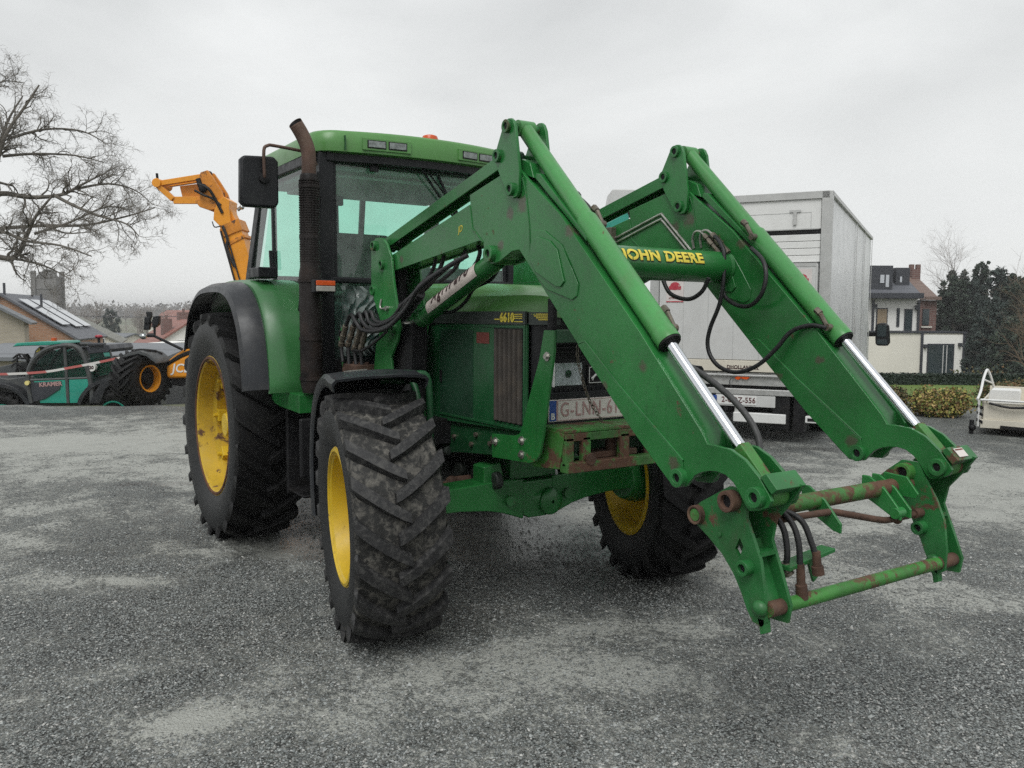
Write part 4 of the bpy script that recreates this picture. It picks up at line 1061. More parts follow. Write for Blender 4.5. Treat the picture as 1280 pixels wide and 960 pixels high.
wrapt((.004, -.004), cr + .0022, 1).build('lettering_shadow', M['dark'], xt, smooth=0)
wrapt((0, 0), cr + .0040, 1).build('lettering', M['decal_yellow'], xt, smooth=0)
bm.free()
# worn badge on the right arm
t = textmesh('JD', .045, .0, .3, .0004); t.xf(frame((.235, -.5912, 2.085), (1, 0, .2), (-.2, 0, 1))); t.build('worn_badge', M['decal_yellow'], [o for o in TR.children if o.name.startswith('loader_arm')][0], smooth=0)
mb = MB()
for k in (0, 1): mb.beam((1.655 + k * .02, -.5915, 1.50 - k * .02), (1.70 + k * .02, -.5915, 1.455 - k * .02), .003, .012, (1, 0, 1))
# tool carrier cross members
mb = MB(); mb.cyl((2.06, -.46, .982), (2.06, .47, .982), .031, n=24)
ct = mb.build('carrier_tube', M['green_bar'], TR)
mb = MB()
for y in (-.13, .235, .30): mb.prism([(2.0, 1.03), (2.03, 1.03), (2.10, .99), (2.17, .915), (2.17, .88), (2.14, .885), (2.05, .93), (2.0, .95)], 'Y', y - .006, y + .006)
mb.prism([(2.02, 1.035), (2.12, 1.03), (2.17, .97), (2.16, .95), (2.02, .95)], 'Y', .34, .352)
mb.cyl((2.15, .22, .905), (2.15, .27, .905), .022, n=14)
mb.each('hook_plate', M['green'], ct, bevel=.003)
mb = MB(); mb.cyl((2.20, -.55, .690), (2.20, .545, .690), .0245, n=24); mb.build('lower_bar', M['green_rusty'], TR)
mb = MB(); mb.cyl((2.20, -.546, .690), (2.20, -.455, .690), .0262, n=24); mb.cyl((2.20, .44, .690), (2.20, .58, .690), .0262, n=24); mb.each('bar_end', M['rust'], TR)
mb = MB(); mb.tube(smoothpath([(2.12, -.47, .955), (2.12, -.333, .955), (2.12, -.207, .952), (2.12, -.117, .948), (2.12, -.022, .927), (2.12, .187, .879), (2.12, .281, .873), (2.12, .47, .876)], 5), .0125, 12); mb.sphere((2.12, .29, .873), .024, 8, (.8, 1, 1)); mb.cyl((2.12, .40, .876), (2.12, .48, .876), .019)
mb.build('locking_rod', M['rust'], TR)

# hoses and pipes
def hose(pts, r=.011, mat='hose', name='hydraulic_hose', k=6, n=10):
    mb = MB(); mb.tube(smoothpath(pts, k), r, n); return mb.build(name, M[mat], TR)
HC = [[(-0.986, 1.357), (-1.009, 1.467), (-0.942, 1.569), (-0.851, 1.650), (-0.778, 1.612), (-0.707, 1.563), (-0.523, 1.556), (-0.318, 1.587), (-0.088, 1.693), (0.052, 1.792), (0.202, 1.893), (0.294, 1.952)],
      [(-0.944, 1.344), (-0.954, 1.469), (-0.876, 1.570), (-0.787, 1.660), (-0.728, 1.610), (-0.659, 1.573), (-0.489, 1.571), (-0.298, 1.618), (-0.108, 1.719), (0.023, 1.810), (0.130, 1.889), (0.199, 1.942)],
      [(-0.890, 1.336), (-0.913, 1.445), (-0.824, 1.561), (-0.749, 1.670), (-0.691, 1.612), (-0.611, 1.588), (-0.456, 1.608), (-0.287, 1.659), (-0.148, 1.746), (-0.052, 1.838), (0.021, 1.919)],
      [(-0.850, 1.327), (-0.860, 1.446), (-0.785, 1.561), (-0.712, 1.670), (-0.655, 1.622), (-0.565, 1.607), (-0.412, 1.641), (-0.267, 1.721), (-0.168, 1.816), (-0.100, 1.905)]]
for q, h_ in enumerate(HC):
    y = (-.70, -.675, -.65, -.63)[q]
    yy = [y - .04] * 5 + [y - .03] * (len(h_) - 7) + [y + .05, y + .12]
    hb = hose([(x, yy[i], z) for i, (x, z) in enumerate(h_)], .0125)
    mb = MB(); a, b = V((h_[1][0], y - .04, h_[1][1])), V((h_[2][0], y - .04, h_[2][1])); d = (b - a)
    for f0, f1, rr in ((-.1, .15, .021), (.15, .35, .017), (.35, .6, .022), (.6, .9, .018), (.9, 1.15, .020)): mb.cyl(a + d * f0, a + d * f1, rr, n=8)
    mb.build('quick_coupler', M['fitting'], hb, bevel=.002)
mb = MB(); mb.bx(-1.02, -.80, -.73, -.60, 1.30, 1.345); mb.bx(-1.0, -.96, -.74, -.60, 1.02, 1.32)
for k in range(4): mb.cyl((-.99 + k * .05, -.70 + k * .02, 1.15), (-.99 + k * .05, -.70 + k * .02, 1.36), .014, n=8)
mb.build('coupler_bracket', M['rust'], TR, bevel=.004)
hose([(-1.03, -.74, 1.55), (-1.046, -.72, 1.476), (-.92, -.70, 1.435), (-.781, -.70, 1.435), (-.638, -.68, 1.488), (-.50, -.66, 1.557)], .009)
hose([(-1.02, -.70, 1.60), (-1.05, -.73, 1.53), (-1.03, -.73, 1.40), (-1.02, -.70, 1.2)], .008, 'green')
hose([(-.160, -.52, 1.97), (-.189, -.52, 1.912), (-.237, -.54, 1.847), (-.326, -.60, 1.75)])
hose([(.141, -.50, 2.027), (.124, -.5, 1.978), (.064, -.5, 1.939), (.038, -.52, 1.890), (-.041, -.56, 1.83)])
hose([(.247, -.50, 2.019), (.279, -.5, 1.977), (.256, -.5, 1.93), (.183, -.48, 1.90), (.149, -.47, 1.84)])
hose([(-.05, -.52, 2.0), (-.10, -.53, 1.90), (-.20, -.56, 1.80), (-.38, -.64, 1.70)], .012)
hose([(0.415, -.46, 1.907), (.293, -.44, 1.836), (.123, -.44, 1.795), (.029, -.44, 1.725), (-.114, -.44, 1.673), (-.274, -.46, 1.669)], .010)
for k in range(3):
    a = V((-.02 - k * .08, -.62, 1.79 - k * .055))
mb = MB()
for k in range(11):
    f = k / 10; c = V((-.40 + .20 * f, -.60, 1.655 + .115 * f)); d = V((.22, 0, .125)).normalized()
    mb.cyl(c - d * .006, c + d * .006, .036 if k % 2 else .031, n=14)
mb.build('hose_sleeve', M['hose'], TR)
hose([(0.95, .44, 2.05), (1.02, .42, 2.04), (1.085, .40, 1.98), (1.102, .39, 1.937), (1.111, .38, 1.828), (1.089, .38, 1.712), (1.035, .38, 1.602), (1.016, .38, 1.522), (1.039, .38, 1.455), (1.104, .38, 1.403), (1.212, .38, 1.385), (1.332, .38, 1.423), (1.422, .40, 1.504), (1.486, .42, 1.583), (1.571, .44, 1.613), (1.65, .455, 1.603)], .0105)
hose([(1.235, .43, 1.975), (1.329, .40, 1.914), (1.369, .38, 1.839), (1.354, .37, 1.754), (1.280, .38, 1.703), (1.177, .40, 1.708), (1.088, .41, 1.759), (1.06, .43, 1.86), (1.04, .43, 1.98)], .0105)
hose([(.875, .2, 1.84), (.934, .2, 1.762), (1.055, .2, 1.733), (1.143, .2, 1.766), (1.187, .2, 1.83)], .0105)
hose([(1.20, -.36, 1.56), (1.346, -.36, 1.515), (1.514, -.36, 1.485), (1.669, -.36, 1.443), (1.815, -.36, 1.373), (1.913, -.36, 1.305), (1.971, -.36, 1.239), (1.998, -.37, 1.185), (2.02, -.40, 1.10), (2.07, -.43, 1.02)], .0125, 'hose_grey')
for pts, e, c in (([(2.07, -.45, 1.01), (2.109, -.40, .99), (2.163, -.39, .950), (2.192, -.39, .888), (2.201, -.39, .80)], .70, 'rust'), ([(2.08, -.43, .99), (2.115, -.38, .985), (2.171, -.35, .955), (2.206, -.34, .885), (2.221, -.335, .84)], .78, 'rust'), ([(2.06, -.46, .99), (2.10, -.43, .984), (2.15, -.42, .936), (2.17, -.42, .858), (2.165, -.42, .80)], .78, 'fitting')):
    h_ = hose(pts, .0105); p = V(pts[-1])
    mb = MB(); q = p + V((.005, .01, -(p.z - e)))
    mb.tube([p + V((0, 0, .02)), p.lerp(q, .5), p.lerp(q, .52), q], [.014, .015, .020, .021], 12); mb.build('quick_coupler', M[c], h_)
mb = MB(); mb.prism([(-.44, .80), (-.44, .815), (-.20, .845), (-.20, .832)], 'X', 2.14, 2.20); mb.prism([(-.31, .80), (-.26, .82), (-.25, .75), (-.28, .73)], 'X', 2.165, 2.175)
mb.build('coupler_plate', M['green_worn'], TR, bevel=.002)
for z in (0, .028):
    hose([(.22, .444, 2.110 - z), (.24, .444, 2.104 - z), (.57, .444, 2.193 - z), (.600, .444, 2.192 - z), (.63, .444, 2.170 - z), (.838 - z, .444, 1.978)], .0065, 'steel', 'steel_pipe', 3, 8)
for dx in (0, .052):
    h_ = hose([(.845 + dx, .444, 2.00), (.842 + dx, .435, 2.045), (.860 + dx, .43, 2.078), (.895 + dx, .43, 2.082), (.935 + dx, .43, 2.055), (.98 + dx, .43, 2.01)], .0065, 'steel', 'steel_pipe', 5, 8)
    a = V((.93 + dx, .43, 2.06)); d = V((.75, -.02, -.66)).normalized(); mb = MB()
    for f0, f1, rr in ((0, .03, .016), (.03, .045, .012), (.045, .08, .017), (.08, .12, .013), (.12, .15, .015)): mb.cyl(a + d * f0, a + d * f1, rr, n=6)
    mb.build('pipe_fitting', M['fitting'], h_)
mb = MB(); mb.bx(.16, .22, .41, .45, 2.03, 2.16); mb.bx(.10, .17, .42, .45, 2.07, 2.11); mb.build('pipe_clamp', M['fitting'], TR, bevel=.004)
# steel pipes along the inside of the right arm, seen between arm and cylinder
for z in (0, .03):
    hose([(.95, -.444, 2.18 - z), (1.25, -.440, 1.92 - z), (1.6, -.440, 1.60 - z)], .0065, 'steel', 'steel_pipe', 3, 8)
hose([(.90, -.46, 2.22), (1.1, -.45, 2.12), (1.35, -.44, 1.84), (1.45, -.42, 1.70), (1.55, -.42, 1.62)], .010)
# ------------------------------------------------------------------ PLACE: lat = metres to the right, d = metres ahead of where the photographer stood
C0 = V((3.9934, -2.722, 0)); DH = V((-.8377, .5461, 0)); RH = V((.5461, .8377, 0)); A0 = math.atan2(RH.y, RH.x)
def W(lat, d, z=0.): return C0 + RH * lat + DH * d + V((0, 0, z))
def sst(x): x = max(0, min(1, x)); return x * x * (3 - 2 * x)
def edge_d(lat):      # where the level plateau ends
    return 15.2 + 6.0 * sst((lat + .5) / 4.5)
def terr(lat, d):
    t_ = d - edge_d(lat)
    h = -.03
    if t_ > 0:
        h -= 1.25 * sst(t_ / 4.5) + 1.9 * sst((t_ - 3) / 34) + 2.2 * sst((t_ - 40) / 90)
        p = W(lat, d)
        if d > 60:
            h += (noise.noise(V((p.x / 60, p.y / 60, 1))) * 1.2) * sst((d - 60) / 80)
            h += sst((d - 230) / 420) * (6.5 + 3.5 * noise.noise(V((lat / 220, d / 260, 3)))) 
    back = -d
    return h
mb = MB(); na = 150; rs = [.0]
r_ = 3.0
while r_ < 1400: rs.append(r_); r_ *= 1.05 if r_ < 60 else 1.09
angs = [2 * math.pi * i / na for i in range(na)]
mb.v.append(tuple(W(0, 0, -.03)))
for r_ in rs[1:]:
    for a in angs:
        lat, d = r_ * math.sin(a), r_ * math.cos(a)
        mb.v.append(tuple(W(lat, d, terr(lat, d))))
for j in range(na): mb.f.append((0, 1 + j, 1 + (j + 1) % na)); mb.m.append(0)
for i in range(len(rs) - 2):
    for j in range(na):
        a = 1 + i * na + j; b = 1 + i * na + (j + 1) % na
        mb.f.append((a, a + na, b + na, b)); mb.m.append(0)
m, t, out = nt('field_and_earth'); b = N(t, 'ShaderNodeBsdfPrincipled')
c = mixc(t, ramp(t, noise_n(t, .012, 6, .6), .42, .58), (.075, .10, .045), (.13, .115, .075))
c = mixc(t, ramp(t, noise_n(t, 1.2, 6, .7), .4, .7), c, (.10, .12, .06))
t.links.new(c, b.inputs['Base Color']); b.inputs['Roughness'].default_value = .9; t.links.new(b.outputs[0], out.inputs[0])
g = mb.build('terrain', m, smooth=60, fix=True); tag(g, kind='structure')

# ---- gravel yard: damp dark stone chips with pale trodden silt between
m, t, out = nt('wet_gravel'); b = N(t, 'ShaderNodeBsdfPrincipled')
tc = N(t, 'ShaderNodeTexCoord'); co_ = tc.outputs['Object']
def vor(scale, feat='F1', rnd=1.0, dist=None):
    v = N(t, 'ShaderNodeTexVoronoi', feature=feat, voronoi_dimensions='3D'); v.inputs['Scale'].default_value = scale; v.inputs['Randomness'].default_value = rnd
    t.links.new(co_, v.inputs['Vector']); return v
def mth(op, a, b_=None, c_=None):
    n = N(t, 'ShaderNodeMath', operation=op)
    for i, q in enumerate((a, b_, c_)):
        if q is None: continue
        if isinstance(q, (int, float)): n.inputs[i].default_value = q
        else: t.links.new(q, n.inputs[i])
    return n.outputs[0]
v1 = vor(70); v2 = vor(125); v3 = vor(34)
sc1 = N(t, 'ShaderNodeSeparateColor'); t.links.new(v1.outputs['Color'], sc1.inputs[0])
sc2 = N(t, 'ShaderNodeSeparateColor'); t.links.new(v2.outputs['Color'], sc2.inputs[0])
st1 = mixc(t, ramp(t, sc1.outputs[0], 0, 1), (.095, .110, .106), (.50, .54, .515))
st2 = mixc(t, ramp(t, sc2.outputs[1], 0, 1), (.080, .092, .089), (.52, .555, .53))
stone = mixc(t, .42, st1, st2)
stone = mixc(t, ramp(t, sc2.outputs[2], .965, .975), stone, (.50, .49, .46))
gap_shade = mth('MAXIMUM', ramp(t, v1.outputs['Distance'], .34, .60), mth('MULTIPLY', ramp(t, v2.outputs['Distance'], .38, .62), .55))
stone = mixc(t, mth('MULTIPLY', gap_shade, .96), stone, (.022, .023, .021))  # shade between the chips put into the colour
big_ = ramp(t, noise_n(t, .7, 5, .6), .3, .7, .70, 1.25)          # broad tone changes in the chippings
mulc = N(t, 'ShaderNodeVectorMath', operation='SCALE'); t.links.new(stone, mulc.inputs[0]); t.links.new(big_, mulc.inputs['Scale']); stone = mulc.outputs[0]
silt_c = mixc(t, noise_n(t, 5, 8, .75), (.30, .305, .275), (.54, .55, .505))
silt_c = mixc(t, ramp(t, noise_n(t, 130, 5, .8), .48, .68, 0, .75), silt_c, (.085, .085, .078))
at = N(t, 'ShaderNodeAttribute', attribute_name='silt'); aw = N(t, 'ShaderNodeAttribute', attribute_name='wet')
fine_ = mth('ADD', mth('MULTIPLY', noise_n(t, 2.6, 7, .72, .6), 1.25), mth('ADD', mth('MULTIPLY', noise_n(t, 26, 6, .8), 1.3), mth('MULTIPLY', ramp(t, v1.outputs['Distance'], .0, .6), .22)))
amt = mth('ADD', at.outputs['Fac'], fine_)
silt = ramp(t, amt, 1.47, 1.72)
col = mixc(t, mth('MULTIPLY', silt, .86), stone, silt_c)
damp = ramp(t, mth('ADD', aw.outputs['Fac'], mth('MULTIPLY', noise_n(t, 2.1, 6, .65, .8), 1.1)), .66, .90)
col = mixc(t, mth('MULTIPLY', damp, .55), col, (.030, .030, .026))
t.links.new(col, b.inputs['Base Color'])
t.links.new(mth('SUBTRACT', ramp(t, silt, 0, 1, .58, .70), mth('MULTIPLY', damp, .46)), b.inputs['Roughness'])
h1 = mth('MULTIPLY', mth('SUBTRACT', 1, v1.outputs['Distance']), mth('SUBTRACT', 1, mth('MULTIPLY', silt, .7)))
h2 = mth('MULTIPLY', mth('SUBTRACT', 1, v2.outputs['Distance']), mth('SUBTRACT', .6, mth('MULTIPLY', silt, .35)))
n_ = bump(t, mth('ADD', h1, h2), 1.0, .018); n_ = bump(t, noise_n(t, 6, 8, .75), .6, .03, n_)
t.links.new(n_, b.inputs['Normal']); b.inputs['Specular IOR Level'].default_value = .5
t.links.new(b.outputs[0], out.inputs[0]); M['gravel'] = m
def yard_edge(lat):
    return edge_d(lat) - .12 if lat < 5 else 21
# where trodden silt and damp lie: (lat, d, half width, half depth, strength)
def GP(px, py, rx, ry, a): d = 1.6476 * 1050.5 / (py - 395.5); return ((px - 640) / 1050.5 * d, d, rx, ry, a)
SILT = [GP(110, 590, 2.8, .9, .38), GP(40, 560, 3.4, .8, .30), GP(180, 640, 1.0, .35, .22), GP(250, 930, .20, .15, .42), GP(60, 742, .45, .22, .38), GP(185, 728, .30, .14, .50), GP(420, 905, .40, .30, .22), GP(650, 800, .8, .4, .22),
        GP(350, 690, .55, .4, .38), GP(1090, 640, 1.8, .8, .42), GP(960, 720, .75, .35, .40), GP(1230, 750, .8, .30, .40), GP(1120, 800, .5, .2, .25), GP(870, 800, .35, .18, .25), GP(1020, 940, .25, .14, .30), GP(660, 650, 1.4, .9, .30), GP(1240, 600, 1.8, .8, .35), GP(30, 690, .5, .2, .22), GP(500, 850, .5, .2, .22), GP(130, 850, .6, .2, .12), GP(700, 900, .5, .2, .12), GP(760, 860, .6, .2, .16),
        (-3, 12, 5, 2.2, .30), (4.5, 9.0, 3.0, 1.1, .22)]
WET = [GP(660, 680, .9, .8, .42), GP(390, 690, .6, .5, .42), GP(590, 620, 1.4, .8, .35), GP(980, 640, .9, .5, .28), GP(120, 610, 1.4, .35, .28), GP(620, 760, .7, .4, .25), GP(900, 560, 1.6, 1.2, .25), GP(500, 790, .5, .4, .22), GP(820, 740, .5, .4, .3)]
def fld(L_, lat, d, p, sd_):
    wx, wy = .35 * noise.noise(V((p.x * .9, p.y * .9, sd_))), .35 * noise.noise(V((p.x * .9, p.y * .9, sd_ + 9)))
    s_ = sum(a * math.exp(-(((lat + wx - x) / rx) ** 2 + ((d + wy - y) / ry) ** 2)) for x, y, rx, ry, a in L_)
    return s_ + .20 * noise.noise(V((p.x * .55, p.y * .55, sd_ + 3))) + .10 * noise.noise(V((p.x * 1.7, p.y * 1.7, sd_ + 5)))
def siltf(lat, d, p): return fld(SILT, lat, d, p, 2.)
def wetf(lat, d, p): return fld(WET, lat, d, p, 40.)
mb = MB(); nx, ny = 300, 260; AS, AW_ = [], []
def yard_z(p, e):
    return .016 * noise.noise(V((p.x * .45, p.y * .45, 0))) + .006 * noise.noise(V((p.x * 2, p.y * 2, 5))) - .01 * e
for i in range(nx + 1):
    lat = -26 + 44 * i / nx
    far = min(edge_d(lat) - .05, 14.9 + 6 * sst((8.6 - lat) / .6)) if lat > 7.9 else edge_d(lat) - .05
    far += .25 * noise.noise(V((lat * 1.3, 0, 0)))
    for j in range(ny + 1):
        d = -8 + (far + 8) * j / ny
        p = W(lat, d); z = yard_z(p, 0)
        if j == ny: z = -.06
        mb.v.append((p.x, p.y, z)); AS.append(siltf(lat, d, p)); AW_.append(wetf(lat, d, p))
for i in range(nx):
    for j in range(ny):
        a = i * (ny + 1) + j; mb.f.append((a, a + ny + 1, a + ny + 2, a + 1)); mb.m.append(0)
g = mb.build('gravel_yard', M['gravel'], smooth=80)
for nm_, dat in (('silt', AS), ('wet', AW_)):
    at_ = g.data.attributes.new(nm_, 'FLOAT', 'POINT'); at_.data.foreach_set('value', dat)
tag(g, kind='structure')
# loose stones near the camera, one mesh
mb = MB(); rnd = random.Random(11)
base = [(1, 0, 0), (-1, 0, 0), (0, 1, 0), (0, -1, 0), (0, 0, 1), (0, 0, -1)]
fc = [(0, 2, 4), (2, 1, 4), (1, 3, 4), (3, 0, 4), (2, 0, 5), (1, 2, 5), (3, 1, 5), (0, 3, 5)]
def scatter(n, d0, d1, smin, smax):
    k = 0
    while k < n:
        d = d0 + (d1 - d0) * rnd.random() ** 1.25; lat = (rnd.random() * 2 - 1) * (d * .64 + .25)
        p = W(lat, d)
        if siltf(lat, d, p) + .12 * noise.noise(V((p.x * 5, p.y * 5, 2))) > rnd.uniform(.0, .50): continue
        k += 1
        s = rnd.uniform(smin, smax) * (1 if rnd.random() > .04 else 1.7)
        sx, sy, sz = s, s * rnd.uniform(.55, .95), s * rnd.uniform(.35, .7)
        a = rnd.uniform(0, 6.28); ca, sa = math.cos(a), math.sin(a); tl = rnd.uniform(-.4, .4)
        z = yard_z(p, 0) + sz * .25; vs = []
        for x, y, zz in base:
            x, y, zz = x * sx * rnd.uniform(.75, 1.2), y * sy * rnd.uniform(.75, 1.2), zz * sz * rnd.uniform(.8, 1.15)
            x += rnd.uniform(-.25, .25) * s; y += rnd.uniform(-.25, .25) * s
            zz += x * tl
            vs.append((p.x + ca * x - sa * y, p.y + sa * x + ca * y, z + zz))
        mb.add(vs, fc)
scatter(78000, 2.65, 5.6, .0035, .0082); scatter(12000, 5.2, 10, .006, .010)
gm = leafmat('loose_stone_chips', [(.07, .076, .076), (.15, .162, .16), (.22, .235, .23), (.34, .355, .345), (.14, .148, .144), (.22, .225, .21), (.10, .10, .095), (.46, .455, .43)], .55)
g = mb.build('loose_gravel', gm, smooth=0); tag(g, kind='stuff', label='loose dark grey stone chips scattered over the gravel yard', cat='gravel')
# ---- lawn
mb = MB()
nx = 24
for i in range(nx + 1):
    lat = 8.55 + 14 * i / nx
    for j in range(7):
        d = 14.75 + (edge_d(lat) - 14.8) * j / 6 if True else 0
        mb.v.append(tuple(W(lat + (.0 if i else .25 * math.sin(j * 2.)), d, .012 + .01 * math.sin(lat * 3 + d))))
for i in range(nx):
    for j in range(6): a = i * 7 + j; mb.f.append((a, a + 7, a + 8, a + 1)); mb.m.append(0)
m, t, out = nt('winter_lawn'); b = N(t, 'ShaderNodeBsdfPrincipled')
c = mixc(t, noise_n(t, 60, 6, .8), (.07, .13, .02), (.18, .26, .05)); t.links.new(c, b.inputs['Base Color']); b.inputs['Roughness'].default_value = .9
t.links.new(bump(t, noise_n(t, 120, 4, .8), .8, .03), b.inputs['Normal']); t.links.new(b.outputs[0], out.inputs[0])
g = mb.build('lawn', m, smooth=60, fix=True); tag(g, kind='structure')
# ------------------------------------------------------------------ BACKGROUND HELPERS
f_ = 1050.48
def LP(px, py, d):                # where something seen at that place and distance stands (lat, z)
    return (px - 640) / f_ * d, 1.6476 - (py - 480 + .0805 * f_) / f_ * d
# ---- materials
M['lorry_white'] = paint('lorry_white', (.70, .70, .685), rough=.35, var=.05, scale=1.5, dirt=.2, dirtcol=(.42, .41, .38))
M['lorry_side'] = paint('lorry_side_sheet', (.66, .67, .675), rough=.28, var=.03, scale=.8, dirt=.15, dirtcol=(.42, .42, .42))
M['lorry_grey'] = paint('tail_lift_grey', (.54, .54, .53), rough=.45, var=.06, scale=1.5, dirt=.25, dirtcol=(.33, .32, .30))
M['alu'] = paint('dull_aluminium', (.50, .50, .49), rough=.4, metal=.5, var=.1, scale=5, dirt=.3, dirtcol=(.3, .29, .27))
M['cream_panel'] = paint('cream_panel', (.62, .58, .49), rough=.5, var=.07, scale=3, dirt=.3, dirtcol=(.42, .38, .3))
M['poster'] = paint('poster_white', (.60, .55, .53), rough=.6, var=.08, scale=10)
M['poster_red'] = two_tone('poster_red', (.38, .03, .05), (.55, .40, .38), .55, .1, 16, .6)
M['teal'] = paint('teal_machine_paint', (.018, .27, .20), rough=.35, var=.15, scale=2, dirt=.2, dirtcol=(.08, .14, .12))
M['teal_lite'] = paint('teal_panel', (.10, .42, .34), rough=.4, var=.12, scale=2)
M['machine_grey'] = paint('machine_dark_grey', (.055, .06, .062), rough=.5, var=.2, scale=3, dirt=.3)
M['orange'] = paint('orange_machine_paint', (.78, .30, .012), rough=.38, var=.12, scale=2.5, dirt=.35, rust=.08, rustscale=8, dirtcol=(.35, .14, .03), fine=.4)
M['orange_dirty'] = paint('dirty_orange', (.62, .22, .012), rough=.5, var=.3, scale=5, dirt=.6, rust=.45, rustscale=5, dirtcol=(.18, .08, .03), fine=.6)
M['render_white'] = paint('white_house_render', (.84, .83, .79), rough=.85, var=.05, scale=.5, dirt=.12, dirtcol=(.5, .48, .42))
M['render_cream'] = paint('cream_house_render', (.76, .73, .65), rough=.85, var=.05, scale=.5, dirt=.15, dirtcol=(.45, .41, .33))
M['zinc_dark'] = paint('dark_zinc_cladding', (.030, .033, .042), rough=.45, var=.15, scale=2)
M['window_dark'] = paint('dark_window_pane', (.03, .045, .05), rough=.08, var=.3, scale=.5)
M['curtain'] = paint('tan_curtain', (.30, .23, .15), rough=.8, var=.2, scale=9)
M['slate'] = rooftile('slate_roof', (.085, .09, .105), (.12, .125, .14), 8)
M['slate_lite'] = rooftile('light_slate_roof', (.13, .14, .155), (.17, .18, .19), 6)
M['moss_roof'] = rooftile('mossy_roof', (.14, .145, .12), (.20, .20, .17), 5)
M['brown_roof'] = rooftile('brown_tile_roof', (.13, .085, .07), (.19, .13, .105), 8)
M['red_roof'] = rooftile('red_tile_roof', (.22, .085, .065), (.28, .12, .09), 5)
M['brick_tan'] = brick('tan_brick', (.40, .20, .11), (.50, .27, .15), (.42, .30, .22), 2.2)
M['brick_pale'] = brick('pale_brick', (.40, .35, .27), (.46, .41, .32), (.42, .38, .32), 2.2)
M['brick_red'] = brick('red_brick', (.15, .075, .065), (.20, .10, .085), (.2, .15, .13), 2.2)
M['stone_tower'] = paint('weathered_tower_stone', (.16, .155, .15), rough=.9, var=.35, scale=.25, dirt=.5, dirtcol=(.08, .08, .08))
M['solar'] = paint('solar_panel_glass', (.50, .52, .55), rough=.10, metal=.7, var=.05, scale=1)
M['bark'] = paint('grey_brown_bark', (.12, .108, .09), rough=.9, var=.35, scale=5, bmp=.4)
M['twig'] = paint('pale_twigs', (.17, .155, .135), rough=.9, var=.3, scale=2)
M['far_twig'] = paint('distant_twigs', (.20, .17, .15), rough=.9, var=.3, scale=.3)

# ================= box lorry
LR_ = empty('box_lorry', W(4.02, 10.8, 0), A0 - R(27), 'white box lorry with raised tail lift parked behind the loader arms', 'lorry')
BW, BL, z0, z1 = 2.30, 6.9, .74, 3.22
mb = MB(); mb.bx(-BW, 0, .06, BL, z0 + .1, z1)
box = mb.build('cargo_box', M['lorry_side'], LR_, bevel=.02)
mb = MB()
for x in (-BW, 0): mb.bx(x - .035, x + .035, -.0, BL + .02, z1 - .02, z1 + .035); mb.bx(x - .02, x + .03, .0, BL, z0, z0 + .12)
for x in (-BW + .03, -.03): mb.bx(x - .065, x + .065, -.03, .09, z0 - .05, z1 + .03)
mb.bx(-BW, 0, -.03, .09, z1 - .06, z1 + .035)
for y in (3.6, 5.2, 6.88): mb.bx(.018, .026, y - .025, y + .025, z0 + .1, z1 - .03)
mb.build('box_frame', M['alu'], box, bevel=.008)
mb = MB(); mb.bx(-BW + .1, -.1, -.005, .06, 2.78, z1 - .06); mb.bx(-BW + .35, -BW + .36, -.02, -.004, 2.80, 3.1); hp = mb.build('header_panel', M['lorry_white'], LR_, bevel=.006)
mb = MB()
for x in (-.42,): mb.bx(x - .02, x + .02, -.03, -.005, 2.84, 3.0); mb.bx(x - .07, x + .07, -.02, -.005, 3.0, 3.03)
mb.bx(-BW + .12, -.12, -.012, -.004, 2.775, 2.79); mb.bx(-BW + .25, -.22, -.008, -.004, 2.99, 2.995); mb.bx(-.225, -.22, -.008, -.004, 2.8, 2.99)
mb.build('panel_catch', M['alu'], hp)
mb = MB(); mb.bx(-BW + .1, -.1, .0, .07, 2.72, 2.775); mb.build('door_gap', M['dark'], LR_)
mb = MB()
for k in range(4): mb.bx(-BW + .1, -.1, -.005, .05, 2.36 + k * .090, 2.36 + k * .090 + .085)
mb.build('roller_door', M['lorry_white'], LR_, bevel=.006)
mb = MB(); mb.bx(-BW + .12, -.12, -.09, -.005, 1.08, 2.345); mb.bx(-.13, -.11, -.10, .0, 1.0, 2.33)
tl = mb.build('tail_lift_platform', M['lorry_grey'], LR_, bevel=.008)
mb = MB()
for k in range(1, 6): mb.bx(-BW + .12 + k * .34, -BW + .124 + k * .34, -.0915, -.09, 1.09, 2.33)
mb.bx(-BW + .12, -.12, -.094, -.088, 2.30, 2.345)
mb.build('platform_seam', M['alu'], tl)
def poster(x, z, w, h):
    mb = MB(); mb.bx(x - w / 2, x + w / 2, -.094, -.0915, z - h / 2, z + h / 2); p_ = mb.build('warning_poster', M['poster'], tl)
    mb = MB(); mb.sphere((x, -.095, z + .05), .07, 8, (1, .02, .8)); mb.bx(x - .085, x + .085, -.0965, -.094, z + .0, z + .05); mb.build('red_print', M['poster_red'], p_)
    t = textmesh('ATTENTION', .030, .001, 0, .0005); t.xf(frame((x, -.0965, z - h * .34), (1, 0, 0), (0, 0, 1))); t.build('red_writing', M['redlabel'], p_, smooth=0)
    mb = MB(); mb.bx(x - w / 2, x + w / 2, -.0965, -.094, z - h / 2, z - h / 2 + .015); mb.build('red_border', M['poster_red'], p_)
poster(-BW + .34, 2.02, .24, .34); poster(-.30, 2.10, .24, .34)
mb = MB(); mb.bx(-BW + .06, -.06, -.10, .05, .925, 1.075); bd = mb.build('cream_board', M['cream_panel'], LR_, bevel=.006)
t = textmesh('DHOLLANDIA', .062, .002, 0, .001, 1.05); t.xf(frame((-1.02, -.102, .985), (1, 0, 0), (0, 0, 1))); t.build('maker_writing', M['ink'], bd, smooth=0)
mb = MB(); mb.bx(-1.22, -.80, -.1015, -.10, .958, .966); mb.build('writing_underline', M['ink'], bd)
